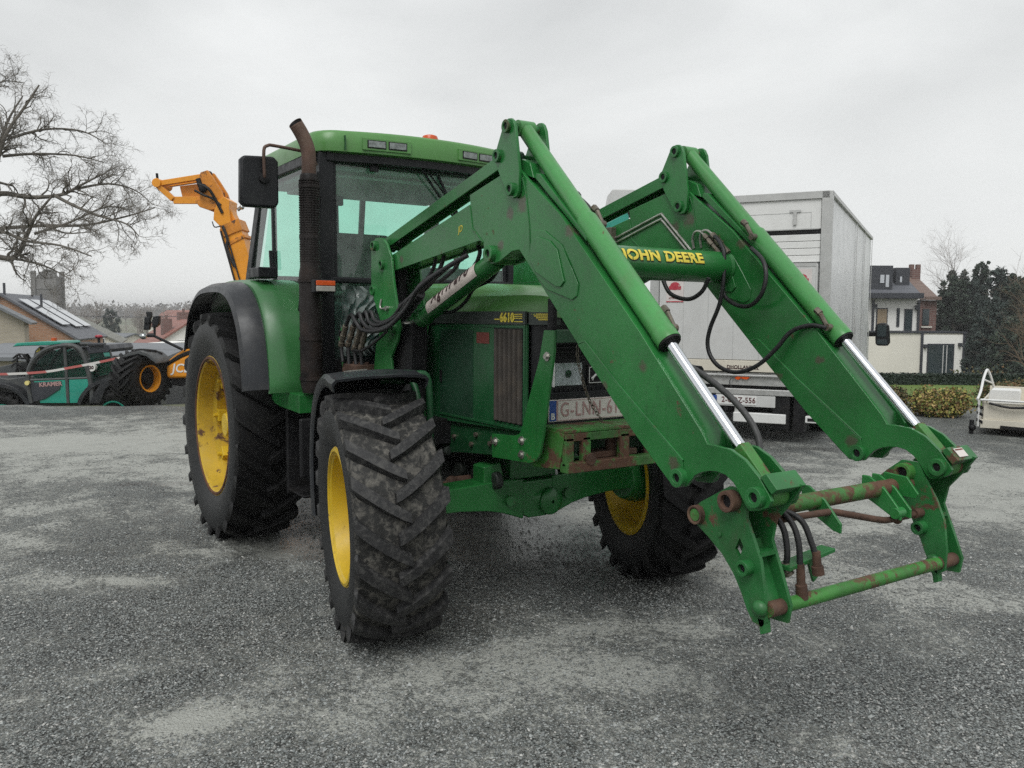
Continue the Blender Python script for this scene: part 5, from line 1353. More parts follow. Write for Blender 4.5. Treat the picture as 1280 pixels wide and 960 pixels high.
mb = MB(); mb.bx(-BW + .1, -.1, -.06, .10, .74, .915); mb.bx(-BW + .1, -.1, -.10, -.04, .86, .89); mb.bx(-BW + .1, -.1, -.12, -.05, .62, .70); mb.build('lift_beam', M['alu'], LR_, bevel=.01)
mb = MB(); mb.bx(-BW + .1, -.1, -.02, .08, .70, .745); mb.bx(-BW, -.0, .1, 1.2, .35, .72); mb.bx(-.62, -.40, -.10, .3, .18, .66); mb.bx(-.36, -.22, -.06, .2, .15, .70); mb.each('lift_mechanism', M['dark'], LR_, bevel=.01)
mb = MB(); mb.cyl((-1.08, -.09, .86), (-1.08, -.04, .86), .045, n=14); mb.prism([(-1.03, .88), (-.92, .85), (-.96, .82), (-1.03, .83)], 'Y', -.09, -.05); mb.build('red_lamp', M['orange_lens'], LR_, bevel=.004)
mb = MB(); mb.tube(smoothpath([(-1.1, -.09, .86), (-1.17, -.11, .82), (-1.17, -.11, .74), (-1.10, -.11, .68), (-1.0, -.09, .66)], 5), .006, 6); mb.build('lamp_cable', M['hose'], LR_)
mb = MB(); mb.bx(-1.36, -.58, -.115, -.105, .465, .615); lp = mb.build('plate_holder', M['lorry_grey'], LR_, bevel=.003)
mb = MB(); mb.bx(-1.34, -.82, -.122, -.115, .485, .600); np_ = mb.build('number_plate', M['lorry_white'], lp, bevel=.002)
t = textmesh('2-GDZ-556', .098, .002, 0, .001, 1.05); t.xf(Matrix.Diagonal((.92, 1.05, 1, 1))); t.xf(frame((-1.055, -.1235, .545), (1, 0, 0), (0, 0, 1))); t.build('plate_writing', M['plate_red'], lp, smooth=0)
mb = MB(); mb.bx(-1.40, -1.345, -.122, -.115, .485, .600); mb.build('blue_band', M['blue'], lp)
mb = MB(); mb.bx(-1.12, -.44, -.13, -.03, .255, .385); mb.bx(-.20, .0, -.13, -.03, .29, .38); mb.bx(-2.2, -1.6, -.13, -.03, .255, .385); mb.bx(-1.12, -1.06, -.06, .1, .3, .6); bp_ = mb.each('rear_bumper', M['lorry_white'], LR_, bevel=.012)
mb = MB(); mb.cyl((-1.18, -.135, .33), (-1.18, -.11, .33), .045, n=14); mb.cyl((-1.22, -.12, .43), (-1.22, -.09, .43), .03); mb.bx(-.17, -.03, -.134, -.129, .315, .355); mb.each('coupling', M['dark'], bp_)
def lwheel(par, x, y, r, w, sgn, mat='lorry_grey', name='wheel'):
    mb = MB(); mb.lathe([(-w / 2, r * .5), (-w / 2, r * .88), (-w * .38, r), (w * .38, r), (w / 2, r * .88), (w / 2, r * .5)], 'X', (x, y, r), 36)
    for i in range(4): pass
    o = mb.build(name, M['tyre_clean'], par, smooth=35)
    mb = MB(); mb.lathe([(x + sgn * w * .45, r * .52), (x + sgn * w * .2, r * .46), (x + sgn * w * .1, r * .2), (x + sgn * w * .3, r * .16), (x + sgn * w * .3, .001)], 'X', (0, y, r), 24); mb.build('rim', M[mat], o, fix=True)
    return o
for x, sg in ((-.20, 1), (-BW + .18, -1)):
    lwheel(LR_, x, 1.55, .40, .30, sg); lwheel(LR_, x, 5.9 + .9, .40, .24, sg)
mb = MB(); mb.bx(-1.6, -1.5, .2, 8, .45, .7); mb.bx(-.8, -.7, .2, 8, .45, .7); mb.cyl((-BW + .2, 1.55, .4), (-.2, 1.55, .4), .07); mb.build('chassis', M['dark'], LR_)
mb = MB(); mb.bx(-.02, .02, 2.4, 4.6, .45, .72); mb.each('side_guard', M['alu'], LR_)
# cab of the lorry
mb = MB(); mb.prism([(7.15, .45), (7.15, 2.35), (7.4, 2.42), (8.1, 2.35), (8.75, 1.55), (9.0, 1.35), (9.05, .45)], 'X', -BW + .1, -.12); cb = mb.build('lorry_cab', M['lorry_white'], LR_, bevel=.05)
mb = MB(); mb.prism([(7.5, 1.5), (7.5, 2.15), (8.05, 2.2), (8.5, 1.5)], 'X', -.125, -.112); mb.build('cab_window', M['window_dark'], cb)
mb = MB(); mb.beam((-.14, 7.9, 1.30), (.20, 7.8, 1.31), .05, .09); mi = mb.build('mirror_arm', M['dark'], cb, bevel=.01)
mb = MB(); mb.prism([(.10, 1.12), (.08, 1.46), (.14, 1.54), (.26, 1.55), (.35, 1.50), (.38, 1.14), (.34, 1.07), (.13, 1.07)], 'Y', 7.70, 7.86); mh = mb.build('lorry_mirror', M['black'], cb, bevel=.03)
mb = MB(); mb.bx(.13, .30, 7.692, 7.70, 1.26, 1.50); mb.bx(.13, .33, 7.692, 7.70, 1.10, 1.20); mb.build('mirror_glass', M['window_dark'], mh, bevel=.003)
t = textmesh('KASPER', .14, .004, 0, .001); t.xf(frame((.002, 3.9 - .0, 1.45), (0, 0, 1), (0, -1, 0))); t.build('side_writing', M['ink'], box, smooth=0)
mb = MB(); mb.cyl((-BW * .63, .1, z1 + .02), (-BW * .63, .1, z1 + .12), .05, n=12); mb.sphere((-BW * .63, .1, z1 + .13), .06, 8); mb.build('roof_lamp', M['dark'], box)

# ================= low trailer on the right
TL = empty('flat_trailer', W(6.62, 11.9, 0), A0 - R(33), 'small white flatbed trailer with a pointed rail frame beside the bushes', 'trailer')
mb = MB(); mb.bx(.0, 3.4, .0, 1.6, .16, .22); mb.bx(.05, 3.4, .0, .04, .10, .17)
dk = mb.build('trailer_bed', M['cream_panel'], TL, bevel=.006)
mb = MB(); mb.bx(.06, 3.4, .03, .05, .22, .46); mb.bx(.06, .09, .03, 1.55, .22, .50); mb.bx(.06, 3.4, 1.50, 1.53, .22, .60); mb.build('side_board', M['cream_panel'], TL, bevel=.006)
mb = MB(); mb.tube([(.02, .0, .12), (.04, .0, .50), (3.4, .02, .47)], .016, 8); mb.tube(smoothpath([(.0, .02, .50), (.02, .25, .60), (.03, .5, .76), (.05, .78, .88), (.07, .84, .86), (.10, .90, .78), (.14, 1.0, .62)], 4), .018, 8); mb.tube([(.03, .5, .76), (.12, .95, .68)], .012, 6)
for x in (.02, .82, 1.9): mb.tube([(x, .0, .14), (x, .0, .50)], .014, 6)
mb.build('rail_frame', M['lorry_white'], TL)
mb = MB(); mb.prism([(.10, .24), (.13, .60), (.16, .64), (.50, .64), (.52, .60), (.50, .24)], 'Y', .25, .60); mb.build('white_locker', M['lorry_white'], TL, bevel=.015)
mb = MB(); mb.tube(smoothpath([(.56, .52, .56), (.72, .55, .58), (.90, .58, .57), (1.02, .6, .55)], 4), [.045] * 13, 8); mb.build('yellow_strap_roll', M['decal_yellow'], TL)
mb = MB(); mb.beam((.85, -.04, .10), (3.4, -.12, -.02 + .06), .06, .05); mb.build('tow_bar', M['lorry_white'], TL)
mb = MB(); mb.bx(.15, 3.3, .1, 1.4, .08, .16); mb.beam((.3, -.02, .13), (.85, -.02, .11), .04, .04); mb.build('underframe', M['dark'], TL)
for x in (.66, 1.25): lwheel(TL, x, .25 if x < 1 else 1.3, .11, .10, -1, 'dark')
mb = MB(); mb.cyl((-.06, .05, .0), (-.06, .05, .2), .03, n=10); mb.sphere((-.05, .05, .09), .05, 8); mb.build('jockey_wheel', M['dark'], TL)
mb = MB()
for k in range(3): mb.prism([(.0, .20 + k * .1), (.0, .24 + k * .1), (.08, .20 + k * .1), (.08, .16 + k * .1)], 'Y', -.012, -.002)
mb.tube(smoothpath([(.15, -.02, .46), (.4, -.03, .41), (.7, -.03, .43), (.82, -.03, .44)], 3), .018, 6); mb.build('dark_marking', M['dark'], TL)

# ================= telehandlers
def chevron_tyre(r, w, nl=20, rr=.52):
    mb = tyre_mb(r, w, r * rr, nl, .05, 2); return mb
def mwheel(par, loc, rot, r, w, rim, scale=1, nl=20, rr=.52):
    mb = MB(); mb.lathe([(w * .16, .02), (w * .16, r * rr * .84), (-w * .16, r * rr * .84), (-w * .16, .02)], 'Y', (0, 0, 0), 32); mb.lathe([(-.10, .02), (-.10, r * .30), (.0, r * .34), (w * .2, r * .20), (w * .34, r * .18), (w * .34, .001)], 'Y', (0, 0, 0), 28)  # dark disc added inside the rim, standing in for its shaded interior
    for i in range(8): a = i * .785; mb.cyl((r * .25 * math.cos(a), .0, r * .25 * math.sin(a)), (r * .25 * math.cos(a), .06, r * .25 * math.sin(a)), .02, n=6)
    o = mb.build('wheel', M['dark'], par, fix=True); o.location = loc; o.rotation_euler = rot
    mb = MB(); q = r * rr; mb.lathe([(-w * .4, q), (-w * .38, q * .93), (0, q * .85), (-w * .05, q * .80), (-w * .08, q * .45), (-w * .12, q * .45), (-w * .12, q * .80), (-w * .2, q * .8), (-w * .38, q * .88)], 'Y', (0, 0, 0), 40); mb.lathe([(w * .40, q * 1.02), (w * .38, q * .93), (-w * .1, q * .86), (-w * .1, q * .80), (w * .41, q * .90), (w * .43, q * 1.02)], 'Y', (0, 0, 0), 40, True)
    mb.build('rim', M[rim], o, fix=True)
    chevron_tyre(r, w, nl, rr).build('tyre', [M['tyre_clean']] * 3, o, smooth=32)
    return o
# --- teal one, lower than the yard, seen from the side. x along lat, z up, px scale about 55 px/m
d_ = 18.6; base_z = terr(-10, 19) + .0
TE = empty('teal_telehandler', W(-11.6, d_, -1.22), A0 + R(4), 'teal and black compact telehandler with rounded cab below the yard edge', 'telehandler')
def q2(px, py): l, z = LP(px, py, d_); return (l + 11.6, z + 1.22)
def poly(pts): return [q2(*p) for p in pts]
Y0, Y1 = 0.0, 1.9
mb = MB(); mb.prism(poly([(-70, 480), (-60, 470), (0, 478), (30, 474), (100, 452), (135, 450), (160, 462), (168, 490), (168, 520), (-70, 520)]), 'Y', .25, 1.75); mb.build('body', M['machine_grey'], TE, bevel=.03)
arch = poly([(30, 470), (33, 462), (41, 450), (52, 441), (66, 436), (84, 434), (94, 437), (100, 446), (104, 462), (106, 480), (106, 508), (36, 508)])
inner = poly([(37, 468), (42, 457), (52, 446), (66, 440), (82, 438), (92, 442), (97, 450), (101, 472), (101, 478), (37, 480)])
mb = MB(); k = len(inner)
# frame ring as tubes along the outline, both sides
ol_ = smoothpath([(x, 0, z) for x, z in poly([(34, 508), (31, 480), (33, 464), (41, 451), (52, 442), (66, 436.5), (84, 435), (94, 439), (100, 449), (104, 464), (108, 490), (108, 508)])], 4)
for y in (.02, .95): mb.tube([V((p.x, y, p.z)) for p in ol_], .055, 8)
a, b = q2(77, 437), q2(79, 508); mb.tube([(a[0], .02, a[1]), (b[0], .02, b[1])], .04, 8); 
mb.tube([(q2(34, 479)[0], .02, q2(34, 479)[1]), (q2(106, 476)[0], .02, q2(106, 476)[1])], .03, 8)
cf = mb.build('cab_frame', M['machine_grey'], TE)
mb = MB(); mb.prism(poly([(38, 480), (77, 478), (78, 508), (45, 508)]), 'Y', .0, .03); mb.prism(poly([(81, 477), (103, 476), (106, 480), (100, 500), (90, 508), (81, 508)]), 'Y', .0, .03)
dr = mb.build('cab_door', M['teal'], TE, bevel=.01)
mb = MB(); mb.prism(poly([(33, 482), (72, 480), (70, 490), (52, 502), (38, 506)]), 'Y', -.02, .0); mb.build('door_panel', M['zinc_dark'], dr)
t = textmesh('KRAMER', .13, .004, 0, .002); t.xf(frame((q2(59, 484)[0], -.024, q2(59, 484)[1]), (1, 0, .06), (0, 0, 1))); t.build('door_writing', M['plate_text'], dr, smooth=0)
mb = MB(); mb.prism(poly([(37, 477), (38, 466), (44, 455), (54, 446), (66, 441), (74, 439), (75, 476)]), 'Y', .03, .04); mb.prism(poly([(80, 475), (79, 439), (88, 440), (94, 446), (99, 456), (102, 474)]), 'Y', .03, .04)
M['teal_glass'] = glass('teal_glass', (.42, .80, .70), refl=.8)
mb.build('side_window', M['teal_glass'], TE)
mb = MB(); mb.prism(poly([(40, 478), (45, 462), (60, 444), (98, 444), (104, 478)]), 'Y', .98, 1.0); mb.bx(q2(60, 0)[0], q2(75, 0)[0], .3, .8, q2(0, 478)[1], q2(0, 462)[1]); mb.build('cab_interior', M['interior'], TE)
mb = MB(); mb.prism(poly([(14, 437), (20, 432), (52, 430), (72, 430), (74, 433), (60, 435), (22, 436)]), 'Y', -.02, 1.0); mb.build('roof', M['teal'], TE, bevel=.02)
mb = MB(); mb.prism(poly([(100, 436), (128, 434), (131, 440), (128, 444), (104, 446)]), 'Y', .1, 1.5); mb.bx(q2(104, 0)[0], q2(122, 0)[0], .05, .3, q2(0, 436)[1], q2(0, 432)[1]); mb.build('roof_rack', M['zinc_dark'], TE, bevel=.02)
mb = MB(); mb.prism(poly([(104, 446), (128, 443), (133, 458), (133, 468), (108, 474)]), 'Y', .15, .17); mb.prism(poly([(104, 462), (134, 460), (134, 470), (108, 476)]), 'Y', .19, 1.6); mb.build('rear_window', M['teal_glass'], TE)
mb = MB(); a, b, c = q2(103, 445), q2(129, 442), q2(134, 460); mb.tube([(a[0], .15, a[1]), (b[0], .15, b[1]), (c[0], .15, c[1])], .03, 6); mb.prism(poly([(106, 466), (134, 461), (134, 470), (108, 476)]), 'Y', .2, 1.5); mb.build('rear_frame', M['machine_grey'], TE)
mb = MB(); mb.prism(poly([(134, 455), (150, 458), (160, 464), (164, 470), (140, 478), (134, 470)]), 'Y', .15, 1.6); mb.build('engine_cover', M['teal_lite'], TE, bevel=.05)
mb = MB(); c = q2(109, 463); mb.cyl((c[0], .0, c[1]), (c[0], .12, c[1]), .085, n=20); rs_ = mb.build('speed_disc', M['white'], TE)
t = textmesh('20', .10, .004, 0, .002); t.xf(frame((c[0], -.004, c[1]), (1, 0, 0), (0, 0, 1))); t.build('disc_number', M['ink'], rs_, smooth=0)
for (cx_, cy_) in ((-4, 512), (133, 508)):
    c = q2(cx_, cy_); 
    ml_ = mwheel(TE, (c[0], .22, c[1] - .25), (0, 0, R(180)), .56, .42, 'teal')
mb = MB()
for cx_, cy_, rr in ((133, 508, .78), (-4, 510, .70)):
    c = q2(cx_, cy_); c = (c[0], c[1] - .22)
    out_ = [(c[0] + rr * math.cos(R(a)), c[1] + rr * math.sin(R(a))) for a in range(15, 170, 10)]; in_ = [(c[0] + (rr - .09) * math.cos(R(a)), c[1] + (rr - .09) * math.sin(R(a))) for a in range(165, 10, -10)]
    mb.prism(out_ + in_, 'Y', -.05, .45)
mb.prism(poly([(106, 508), (116, 490), (122, 481), (136, 476), (150, 474), (162, 484), (150, 481), (136, 482), (126, 490), (120, 508)]), 'Y', -.06, .2)
mb.each('mudguard', M['fender_black'], TE, bevel=.01)
# boom and linkage in front of the cab
mb = MB(); mb.prism(poly([(4, 476), (8, 462), (14, 444), (20, 438), (28, 440), (46, 446), (36, 462), (31, 478)]), 'Y', 1.0, 1.5); mb.prism(poly([(-60, 474), (-20, 464), (14, 456), (24, 468), (20, 480), (-55, 488)]), 'Y', .6, 1.4); bo = mb.build('loader_boom', M['machine_grey'], TE, bevel=.02)
mb = MB(); rnd = random.Random(3)
for k in range(9):
    a = q2(-10 + rnd.uniform(0, 34), 452 + rnd.uniform(0, 22)); b = q2(5 + rnd.uniform(0, 26), 460 + rnd.uniform(-12, 20)); mb.tube(smoothpath([(a[0], .5, a[1]), ((a[0] + b[0]) / 2, .4, max(a[1], b[1]) + .1), (b[0], .5, b[1])], 4), .022, 6)
mb.each('hoses', M['hose'], bo)
mb = MB(); mb.prism(poly([(16, 446), (24, 446), (20, 440)]), 'Y', .97, .98); mb.build('warning_triangle', M['decal_yellow'], bo)
def spot(par, px, py, mat, r, name, y=-.03):
    c = q2(px, py); m_ = MB(); m_.cyl((c[0], y, c[1]), (c[0], y + .06, c[1]), r, n=14); return m_.build(name, M[mat], par)
mb = MB(); a = q2(52, 430); mb.cyl((a[0], .5, a[1]), (a[0], .5, a[1] + .07), .06); mb.build('amber_lamp', M['orange_lens'], TE)
mb = MB(); a = q2(108, 434); mb.cyl((a[0], .5, a[1]), (a[0], .5, a[1] + .14), .03); bs = mb.build('beacon_stem', M['dark'], TE)
mb = MB(); mb.sphere((a[0], .5, a[1] + .17), .085, 8, (1, 1, .5)); mb.build('beacon', M['poster_red'], bs)
M['head_lit'] = plain('headlamp_yellow', (.75, .65, .25), .3)
spot(TE, 33, 482, 'head_lit', .05, 'headlamp', -.12)

# --- orange one on the yard edge, behind the tractor's rear wheel
d_ = 16.4
OR = empty('orange_telehandler', W(-6.6, d_, -.16), A0, 'orange telehandler with its boom raised behind the tractor rear wheel', 'telehandler')
def q3(px, py, d=d_): l, z = LP(px, py, d); return (l + 6.6, z + .16)
def poly(pts): return [q3(*p) for p in pts]
c = q3(176, 477); mwheel(OR, (c[0], .0, .56), (0, R(10), R(180 + 68)), .58, .52, 'orange', nl=22, rr=.45)
c2 = q3(330, 477); mwheel(OR, (c2[0], .9, .56), (0, R(10), R(180)), .58, .46, 'orange', nl=22)
mb = MB(); mb.prism(poly([(199, 470), (199, 462), (208, 455), (225, 446), (245, 434), (300, 428), (372, 432), (372, 470), (300, 474), (240, 476), (200, 477)]), 'Y', .25, 1.7); bd = mb.build('body', M['orange'], OR, bevel=.06)
mb = MB(); mb.prism(poly([(197, 458), (212, 446), (228, 436), (246, 428), (300, 424), (330, 426), (330, 432), (250, 434), (222, 444), (204, 455)]), 'Y', .3, 1.8); mb.build('boom_cover', M['orange'], OR, bevel=.05)
mb = MB(); mb.prism(poly([(203, 455), (215, 447), (240, 437), (250, 434), (250, 440), (222, 449), (204, 459)]), 'Y', .235, .30); mb.prism(poly([(200, 474), (232, 473), (372, 470), (372, 492), (240, 490), (205, 486)]), 'Y', .35, 1.6); mb.build('underbody', M['dark'], OR, bevel=.02)
t = textmesh('JCB', .24, .004, .2, .003); t.xf(frame((q3(219, 464)[0], .244, q3(219, 464)[1]), (1, 0, 0), (0, 0, 1))); t.build('maker_writing', M['white'], bd, smooth=0)
mb = MB(); mb.prism(poly([(160, 449), (170, 443), (184, 440), (194, 443), (202, 450), (204, 456), (192, 447), (182, 444), (170, 447)]), 'Y', -.35, .35); mb.each('mudguard', M['machine_grey'], OR, bevel=.01)
mb = MB(); a, b = q3(222, 440), q3(191, 423); mb.tube([(a[0], .25, a[1]), (b[0], .1, b[1]), (b[0] + .0, .1, q3(0, 405)[1])], .028, 8); mb.tube([(b[0], .1, b[1] + .02), (q3(182, 0)[0], .1, b[1] + .02)], .04, 8); mr = mb.build('mirror_bracket', M['black'], OR)
mb = MB(); mb.prism(poly([(181, 399), (189, 398), (187, 407), (180, 407)]), 'Y', .0, .10); mb.prism(poly([(180, 405), (188, 404), (186, 415), (178, 415)]), 'Y', .03, .12); mb.prism(poly([(182, 392), (189, 392), (189, 399), (183, 399)]), 'Y', .03, .12); mb.build('mirror', M['black'], mr, bevel=.02)
mb = MB(); mb.prism(poly([(192, 398), (200, 397), (199, 408), (195, 412), (190, 411), (190, 404)]), 'Y', .0, .10); mb.build('mirror', M['black'], mr, bevel=.02)
mb = MB(); c = q3(178, 423); mb.sphere((c[0], .05, c[1]), .075, 8, (1, .8, .8)); mb.build('work_lamp', M['lampin'], mr)
mb = MB(); mb.prism(poly([(300, 430), (310, 372), (345, 366), (372, 372), (372, 430)]), 'Y', .9, 1.7); mb.build('operator_cab', M['dark'], OR, bevel=.03)
# boom: two telescoping square sections from the rear pivot up to the head
def bpt(px, py, y): x, z = q3(px, py); return V((x, y, z))
mb = MB(); mb.beam(bpt(329, 470, .6), bpt(281.5, 284, .6), .42, .42, (0, 1, 0)); bm_ = mb.build('boom', M['orange'], OR, bevel=.012)
mb = MB(); mb.beam(bpt(286, 292, .6), bpt(272, 262, .6), .28, .32, (0, 1, 0)); mb.build('inner_boom', M['orange'], bm_, bevel=.01)
mb = MB(); mb.beam(bpt(286.5, 293, .6), bpt(281, 279, .6), .40, .48, (0, 1, 0)); mb.beam(bpt(291, 303, .6), bpt(289, 299, .6), .38, .46, (0, 1, 0)); mb.each('boom_collar', M['orange_dirty'], bm_, bevel=.01)
mb = MB(); mb.tube([bpt(271, 290, .35), bpt(287, 350, .35), bpt(296, 385, .35)], .018, 8); mb.tube([bpt(276, 286, .36), bpt(292, 345, .36), bpt(303, 385, .36)], .016, 8); mb.tube(smoothpath([bpt(274, 284, .34), bpt(280, 300, .33), bpt(279, 312, .34), bpt(288, 335, .35)], 4), .03, 6); mb.tube(smoothpath([bpt(262, 279, .3), bpt(266, 286, .25), bpt(273, 284, .3)], 4), .012, 6); mb.each('boom_hoses', M['hose'], bm_)
mb = MB(); mb.prism(poly([(283, 252), (275, 247), (268, 252), (263, 265), (262, 276), (270, 284), (284, 280), (282, 262)]), 'Y', .36, .84); hd = mb.build('boom_head', M['orange'], OR, bevel=.01)
mb = MB(); mb.prism(poly([(246, 217), (255, 214), (262, 224), (272, 240), (276, 252), (268, 262), (256, 264), (244, 260), (238, 252), (245, 250), (243, 232)]), 'Y', .40, .48); mb.prism(poly([(246, 217), (255, 214), (262, 224), (272, 240), (276, 252), (268, 262), (256, 264), (247, 252), (243, 232)]), 'Y', .74, .82); mb.prism(poly([(238, 252), (262, 250), (270, 262), (264, 267), (250, 262)]), 'Y', .48, .76)
hk = mb.build('carriage', M['orange_dirty'], OR, bevel=.01)
mb = MB(); mb.beam(bpt(188, 231, .5), bpt(250, 221, .5), .10, .13, (0, 1, 0)); mb.beam(bpt(188, 231, .5), bpt(209, 250, .5), .10, .12, (0, 1, 0)); mb.beam(bpt(209, 251, .5), bpt(262, 250, .6), .14, .06, (0, 1, 0)); mb.beam(bpt(190, 228, .9), bpt(248, 219, .9), .10, .11, (0, 1, 0)); mb.cyl(bpt(190, 230, .4), bpt(190, 230, 1.0), .09, n=12)
mb.prism(poly([(214, 232), (244, 228), (250, 242), (232, 250), (218, 250)]), 'Y', .62, .66)
mb.each('fork_frame', M['orange'], hk, bevel=.008)
mb = MB(); mb.tube([bpt(191, 230, .45), bpt(190, 218, .45)], .025, 6); mb.sphere(bpt(253, 217, .6), .06, 8); mb.cyl(bpt(243, 225, .4), bpt(247, 237, .4), .05); mb.sphere(bpt(250, 237, .35), .09, 6, (1, .6, 1)); mb.tube(smoothpath([bpt(240, 240, .35), bpt(252, 246, .3), bpt(262, 250, .35), bpt(272, 258, .35)], 4), .025, 6); mb.tube(smoothpath([bpt(244, 232, .35), bpt(258, 238, .3), bpt(266, 252, .35), bpt(274, 268, .35)], 4), .03, 6)
mb.each('linkage_hoses', M['dark'], hk)
mb = MB(); mb.cyl(bpt(288, 262, .6), bpt(292, 259, .6), .035); mb.sphere(bpt(293.5, 258.5, .6), .05, 8); mb.build('boom_lamp', M['lampin'], bm_)

# --- second teal machine, raised boom seen over the tractor's left arm
d_ = 16.0
T2 = empty('teal_loader', W(1.6, d_, 0), A0, 'teal loader with grey topped mast raised behind the green loader arms', 'loader')
def q4(px, py): l, z = LP(px, py, d_); return (l - 1.6, z)
def poly(pts): return [q4(*p) for p in pts]
mb = MB(); mb.prism(poly([(752, 282), (775, 270), (782, 262), (786, 296), (800, 500), (740, 500)]), 'Y', .0, .7); mb.build('mast', M['teal'], T2, bevel=.02)
mb = MB(); mb.prism(poly([(762, 239), (790, 239), (789, 252), (783, 264), (757, 266)]), 'Y', -.05, .8); mb.build('mast_top', M['lorry_grey'], T2, bevel=.03)
mb = MB(); mb.prism(poly([(778, 264), (786, 256), (800, 252), (806, 254), (800, 262), (790, 270), (782, 270)]), 'Y', .0, .5); mb.tube([(q4(813, 246)[0], .2, q4(813, 246)[1]), (q4(813, 262)[0], .2, q4(813, 262)[1])], .015, 6); mb.tube([(q4(806, 248)[0], .2, q4(806, 248)[1]), (q4(807, 262)[0], .2, q4(807, 262)[1]), (q4(790, 264)[0], .2, q4(790, 264)[1])], .012, 6); mb.build('mast_linkage', M['dark'], T2, bevel=.02)
mb = MB(); mb.prism(poly([(700, 490), (700, 440), (760, 420), (860, 430), (870, 490)]), 'Y', -.1, 1.4); mb.build('body', M['teal'], T2, bevel=.05)
for x in (q4(715, 0)[0], q4(850, 0)[0]): mwheel(T2, (x, .0, .5), (0, 0, R(180)), .5, .35, 'teal', nl=16)

# --- barrier tape
mb = MB(); tp = smoothpath([W(-12.2, 17.0, LP(0, 474, 17)[1]), W(LP(30, 471, 17)[0], 17, LP(0, 470, 17)[1]), W(LP(90, 463, 17)[0], 17, LP(0, 462, 17)[1]), W(LP(165, 446, 17)[0], 17, LP(0, 446.5, 17)[1])], 6)
for i, p in enumerate(tp): mb.v += [tuple(p + V((0, 0, .024))), tuple(p - V((0, 0, .024)))]
for i in range(len(tp) - 1): mb.f.append((2 * i, 2 * i + 1, 2 * i + 3, 2 * i + 2)); mb.m.append(0)
m, t, out = nt('barrier_tape_red_white'); b = N(t, 'ShaderNodeBsdfPrincipled'); tc = N(t, 'ShaderNodeTexCoord'); wv = N(t, 'ShaderNodeTexWave', wave_type='BANDS', bands_direction='DIAGONAL'); wv.inputs['Scale'].default_value = .55
t.links.new(tc.outputs['Object'], wv.inputs[0]); t.links.new(mixc(t, ramp(t, wv.outputs['Fac'], .45, .55), (.62, .60, .58), (.45, .12, .11)), b.inputs['Base Color']); t.links.new(b.outputs[0], out.inputs[0])
tape = mb.build('barrier_tape', m, smooth=60); sm_ = tape.modifiers.new('s', 'SOLIDIFY'); sm_.thickness = .002
tag(tape, 'red and white barrier tape stretched in front of the teal telehandler', 'barrier tape')
# ------------------------------------------------------------------ BUILDINGS (left side village, right side villa)
def house(name, lat, d, z, rz, wd, ln, he, hr, wall, roof, label, wins=(), over=.25, group=None, chim=(), tth=.16):
    # gable faces the yard (local -y); ridge runs along local y. wd = gable width, ln = length, he = eaves, hr = ridge height
    h = empty(name, W(lat, d, z), A0 + rz, label, 'house', group)
    mb = MB(); mb.prism([(-wd / 2, 0), (-wd / 2, he), (0, hr), (wd / 2, he), (wd / 2, 0)], 'Y', 0, ln); wl = mb.build('wall', M[wall], h)
    mb = MB()
    for s in (-1, 1):
        sl = V((s * wd / 2, he - hr)).normalized(); e = V((s * wd / 2, he)) + sl * over; nn = V((-sl.y, sl.x)) * (1 if s > 0 else -1)
        if nn.y < 0: nn = -nn
        a = V((0, hr)); P = [(a.x, a.y + .004), (e.x, e.y + .004), (e.x + nn.x * tth, e.y + nn.y * tth), (a.x, a.y + tth * 1.15)]
        mb.prism(P, 'Y', -over, ln + over)
    rf = mb.build('roof', M[roof], h)
    for (cx_, cy_, cw, chh) in chim:
        mb = MB(); mb.bx(cx_ - cw / 2, cx_ + cw / 2, cy_ - cw / 2, cy_ + cw / 2, he, chh); mb.cyl((cx_, cy_, chh), (cx_, cy_, chh + .35), .12, n=8); mb.build('chimney', M['brick_red'], rf)
    for (x, zz, ww, hh, mt) in wins:
        mb = MB(); mb.bx(x - ww / 2, x + ww / 2, -.06, -.004, zz, zz + hh); w_ = mb.each('window', M['white'], h)
        mb = MB(); mb.bx(x - ww / 2 + .08, x + ww / 2 - .08, -.075, -.061, zz + .08, zz + hh - .08); mb.build('pane', M[mt], w_)
    return h
# tan brick gable house with solar panels
D1 = 60.
x0, za = LP(3, 373, D1); x1, ze = LP(86, 427, D1)
wd1 = (x1 - x0) * 2; base = -4.2
H1 = house('gabled_house', x0, D1, base, R(15), wd1, 9.5, ze - base, za - base, 'brick_tan', 'slate', 'tan brick gable house with dark roof and pale solar panels', over=.3)
hr, he = za - base, ze - base
mb = MB(); sl = V((wd1 / 2, 0, he - hr)).normalized(); nn = V((-sl.z, 0, sl.x))
if nn.z < 0: nn = -nn
for k in range(3):
    y = .7 + k * 2.9; Mx = frame(V((0, y, hr)) + sl * .9 + nn * .30, sl, (0, 1, 0)); mb.bx(0, 3.4 + (.3 if k else 0), 0, 2.25, 0, .05, Mx)
    if k < 2:
        pass
sp_ = mb.each('solar_panel', M['solar'], H1, bevel=.01)
mb = MB()
for y in (.2, 3.2, 7.0): mb.cyl((.15 + (1.6 if y == 3.2 else 0), y + .2, hr - 1.2), (.15 + (1.6 if y == 3.2 else 0), y + .2, hr + (.9 if y < 3 else .2)), .09, n=8)
mb.each('flue_pipe', M['zinc_dark'], H1)
# lower wing left with grey roof
D2 = 54.
xa, zA = LP(-70, 355, D2); xb, zB = LP(18, 405, D2)
wd2 = (xb - xa) * 2
H2 = house('low_house', xa, D2, base + .2, R(24), wd2, 2.6, zB - base - .2, zA - base - .2, 'brick_pale', 'slate_lite', 'pale brick house with ribbed grey roof at the left picture edge', over=.5)
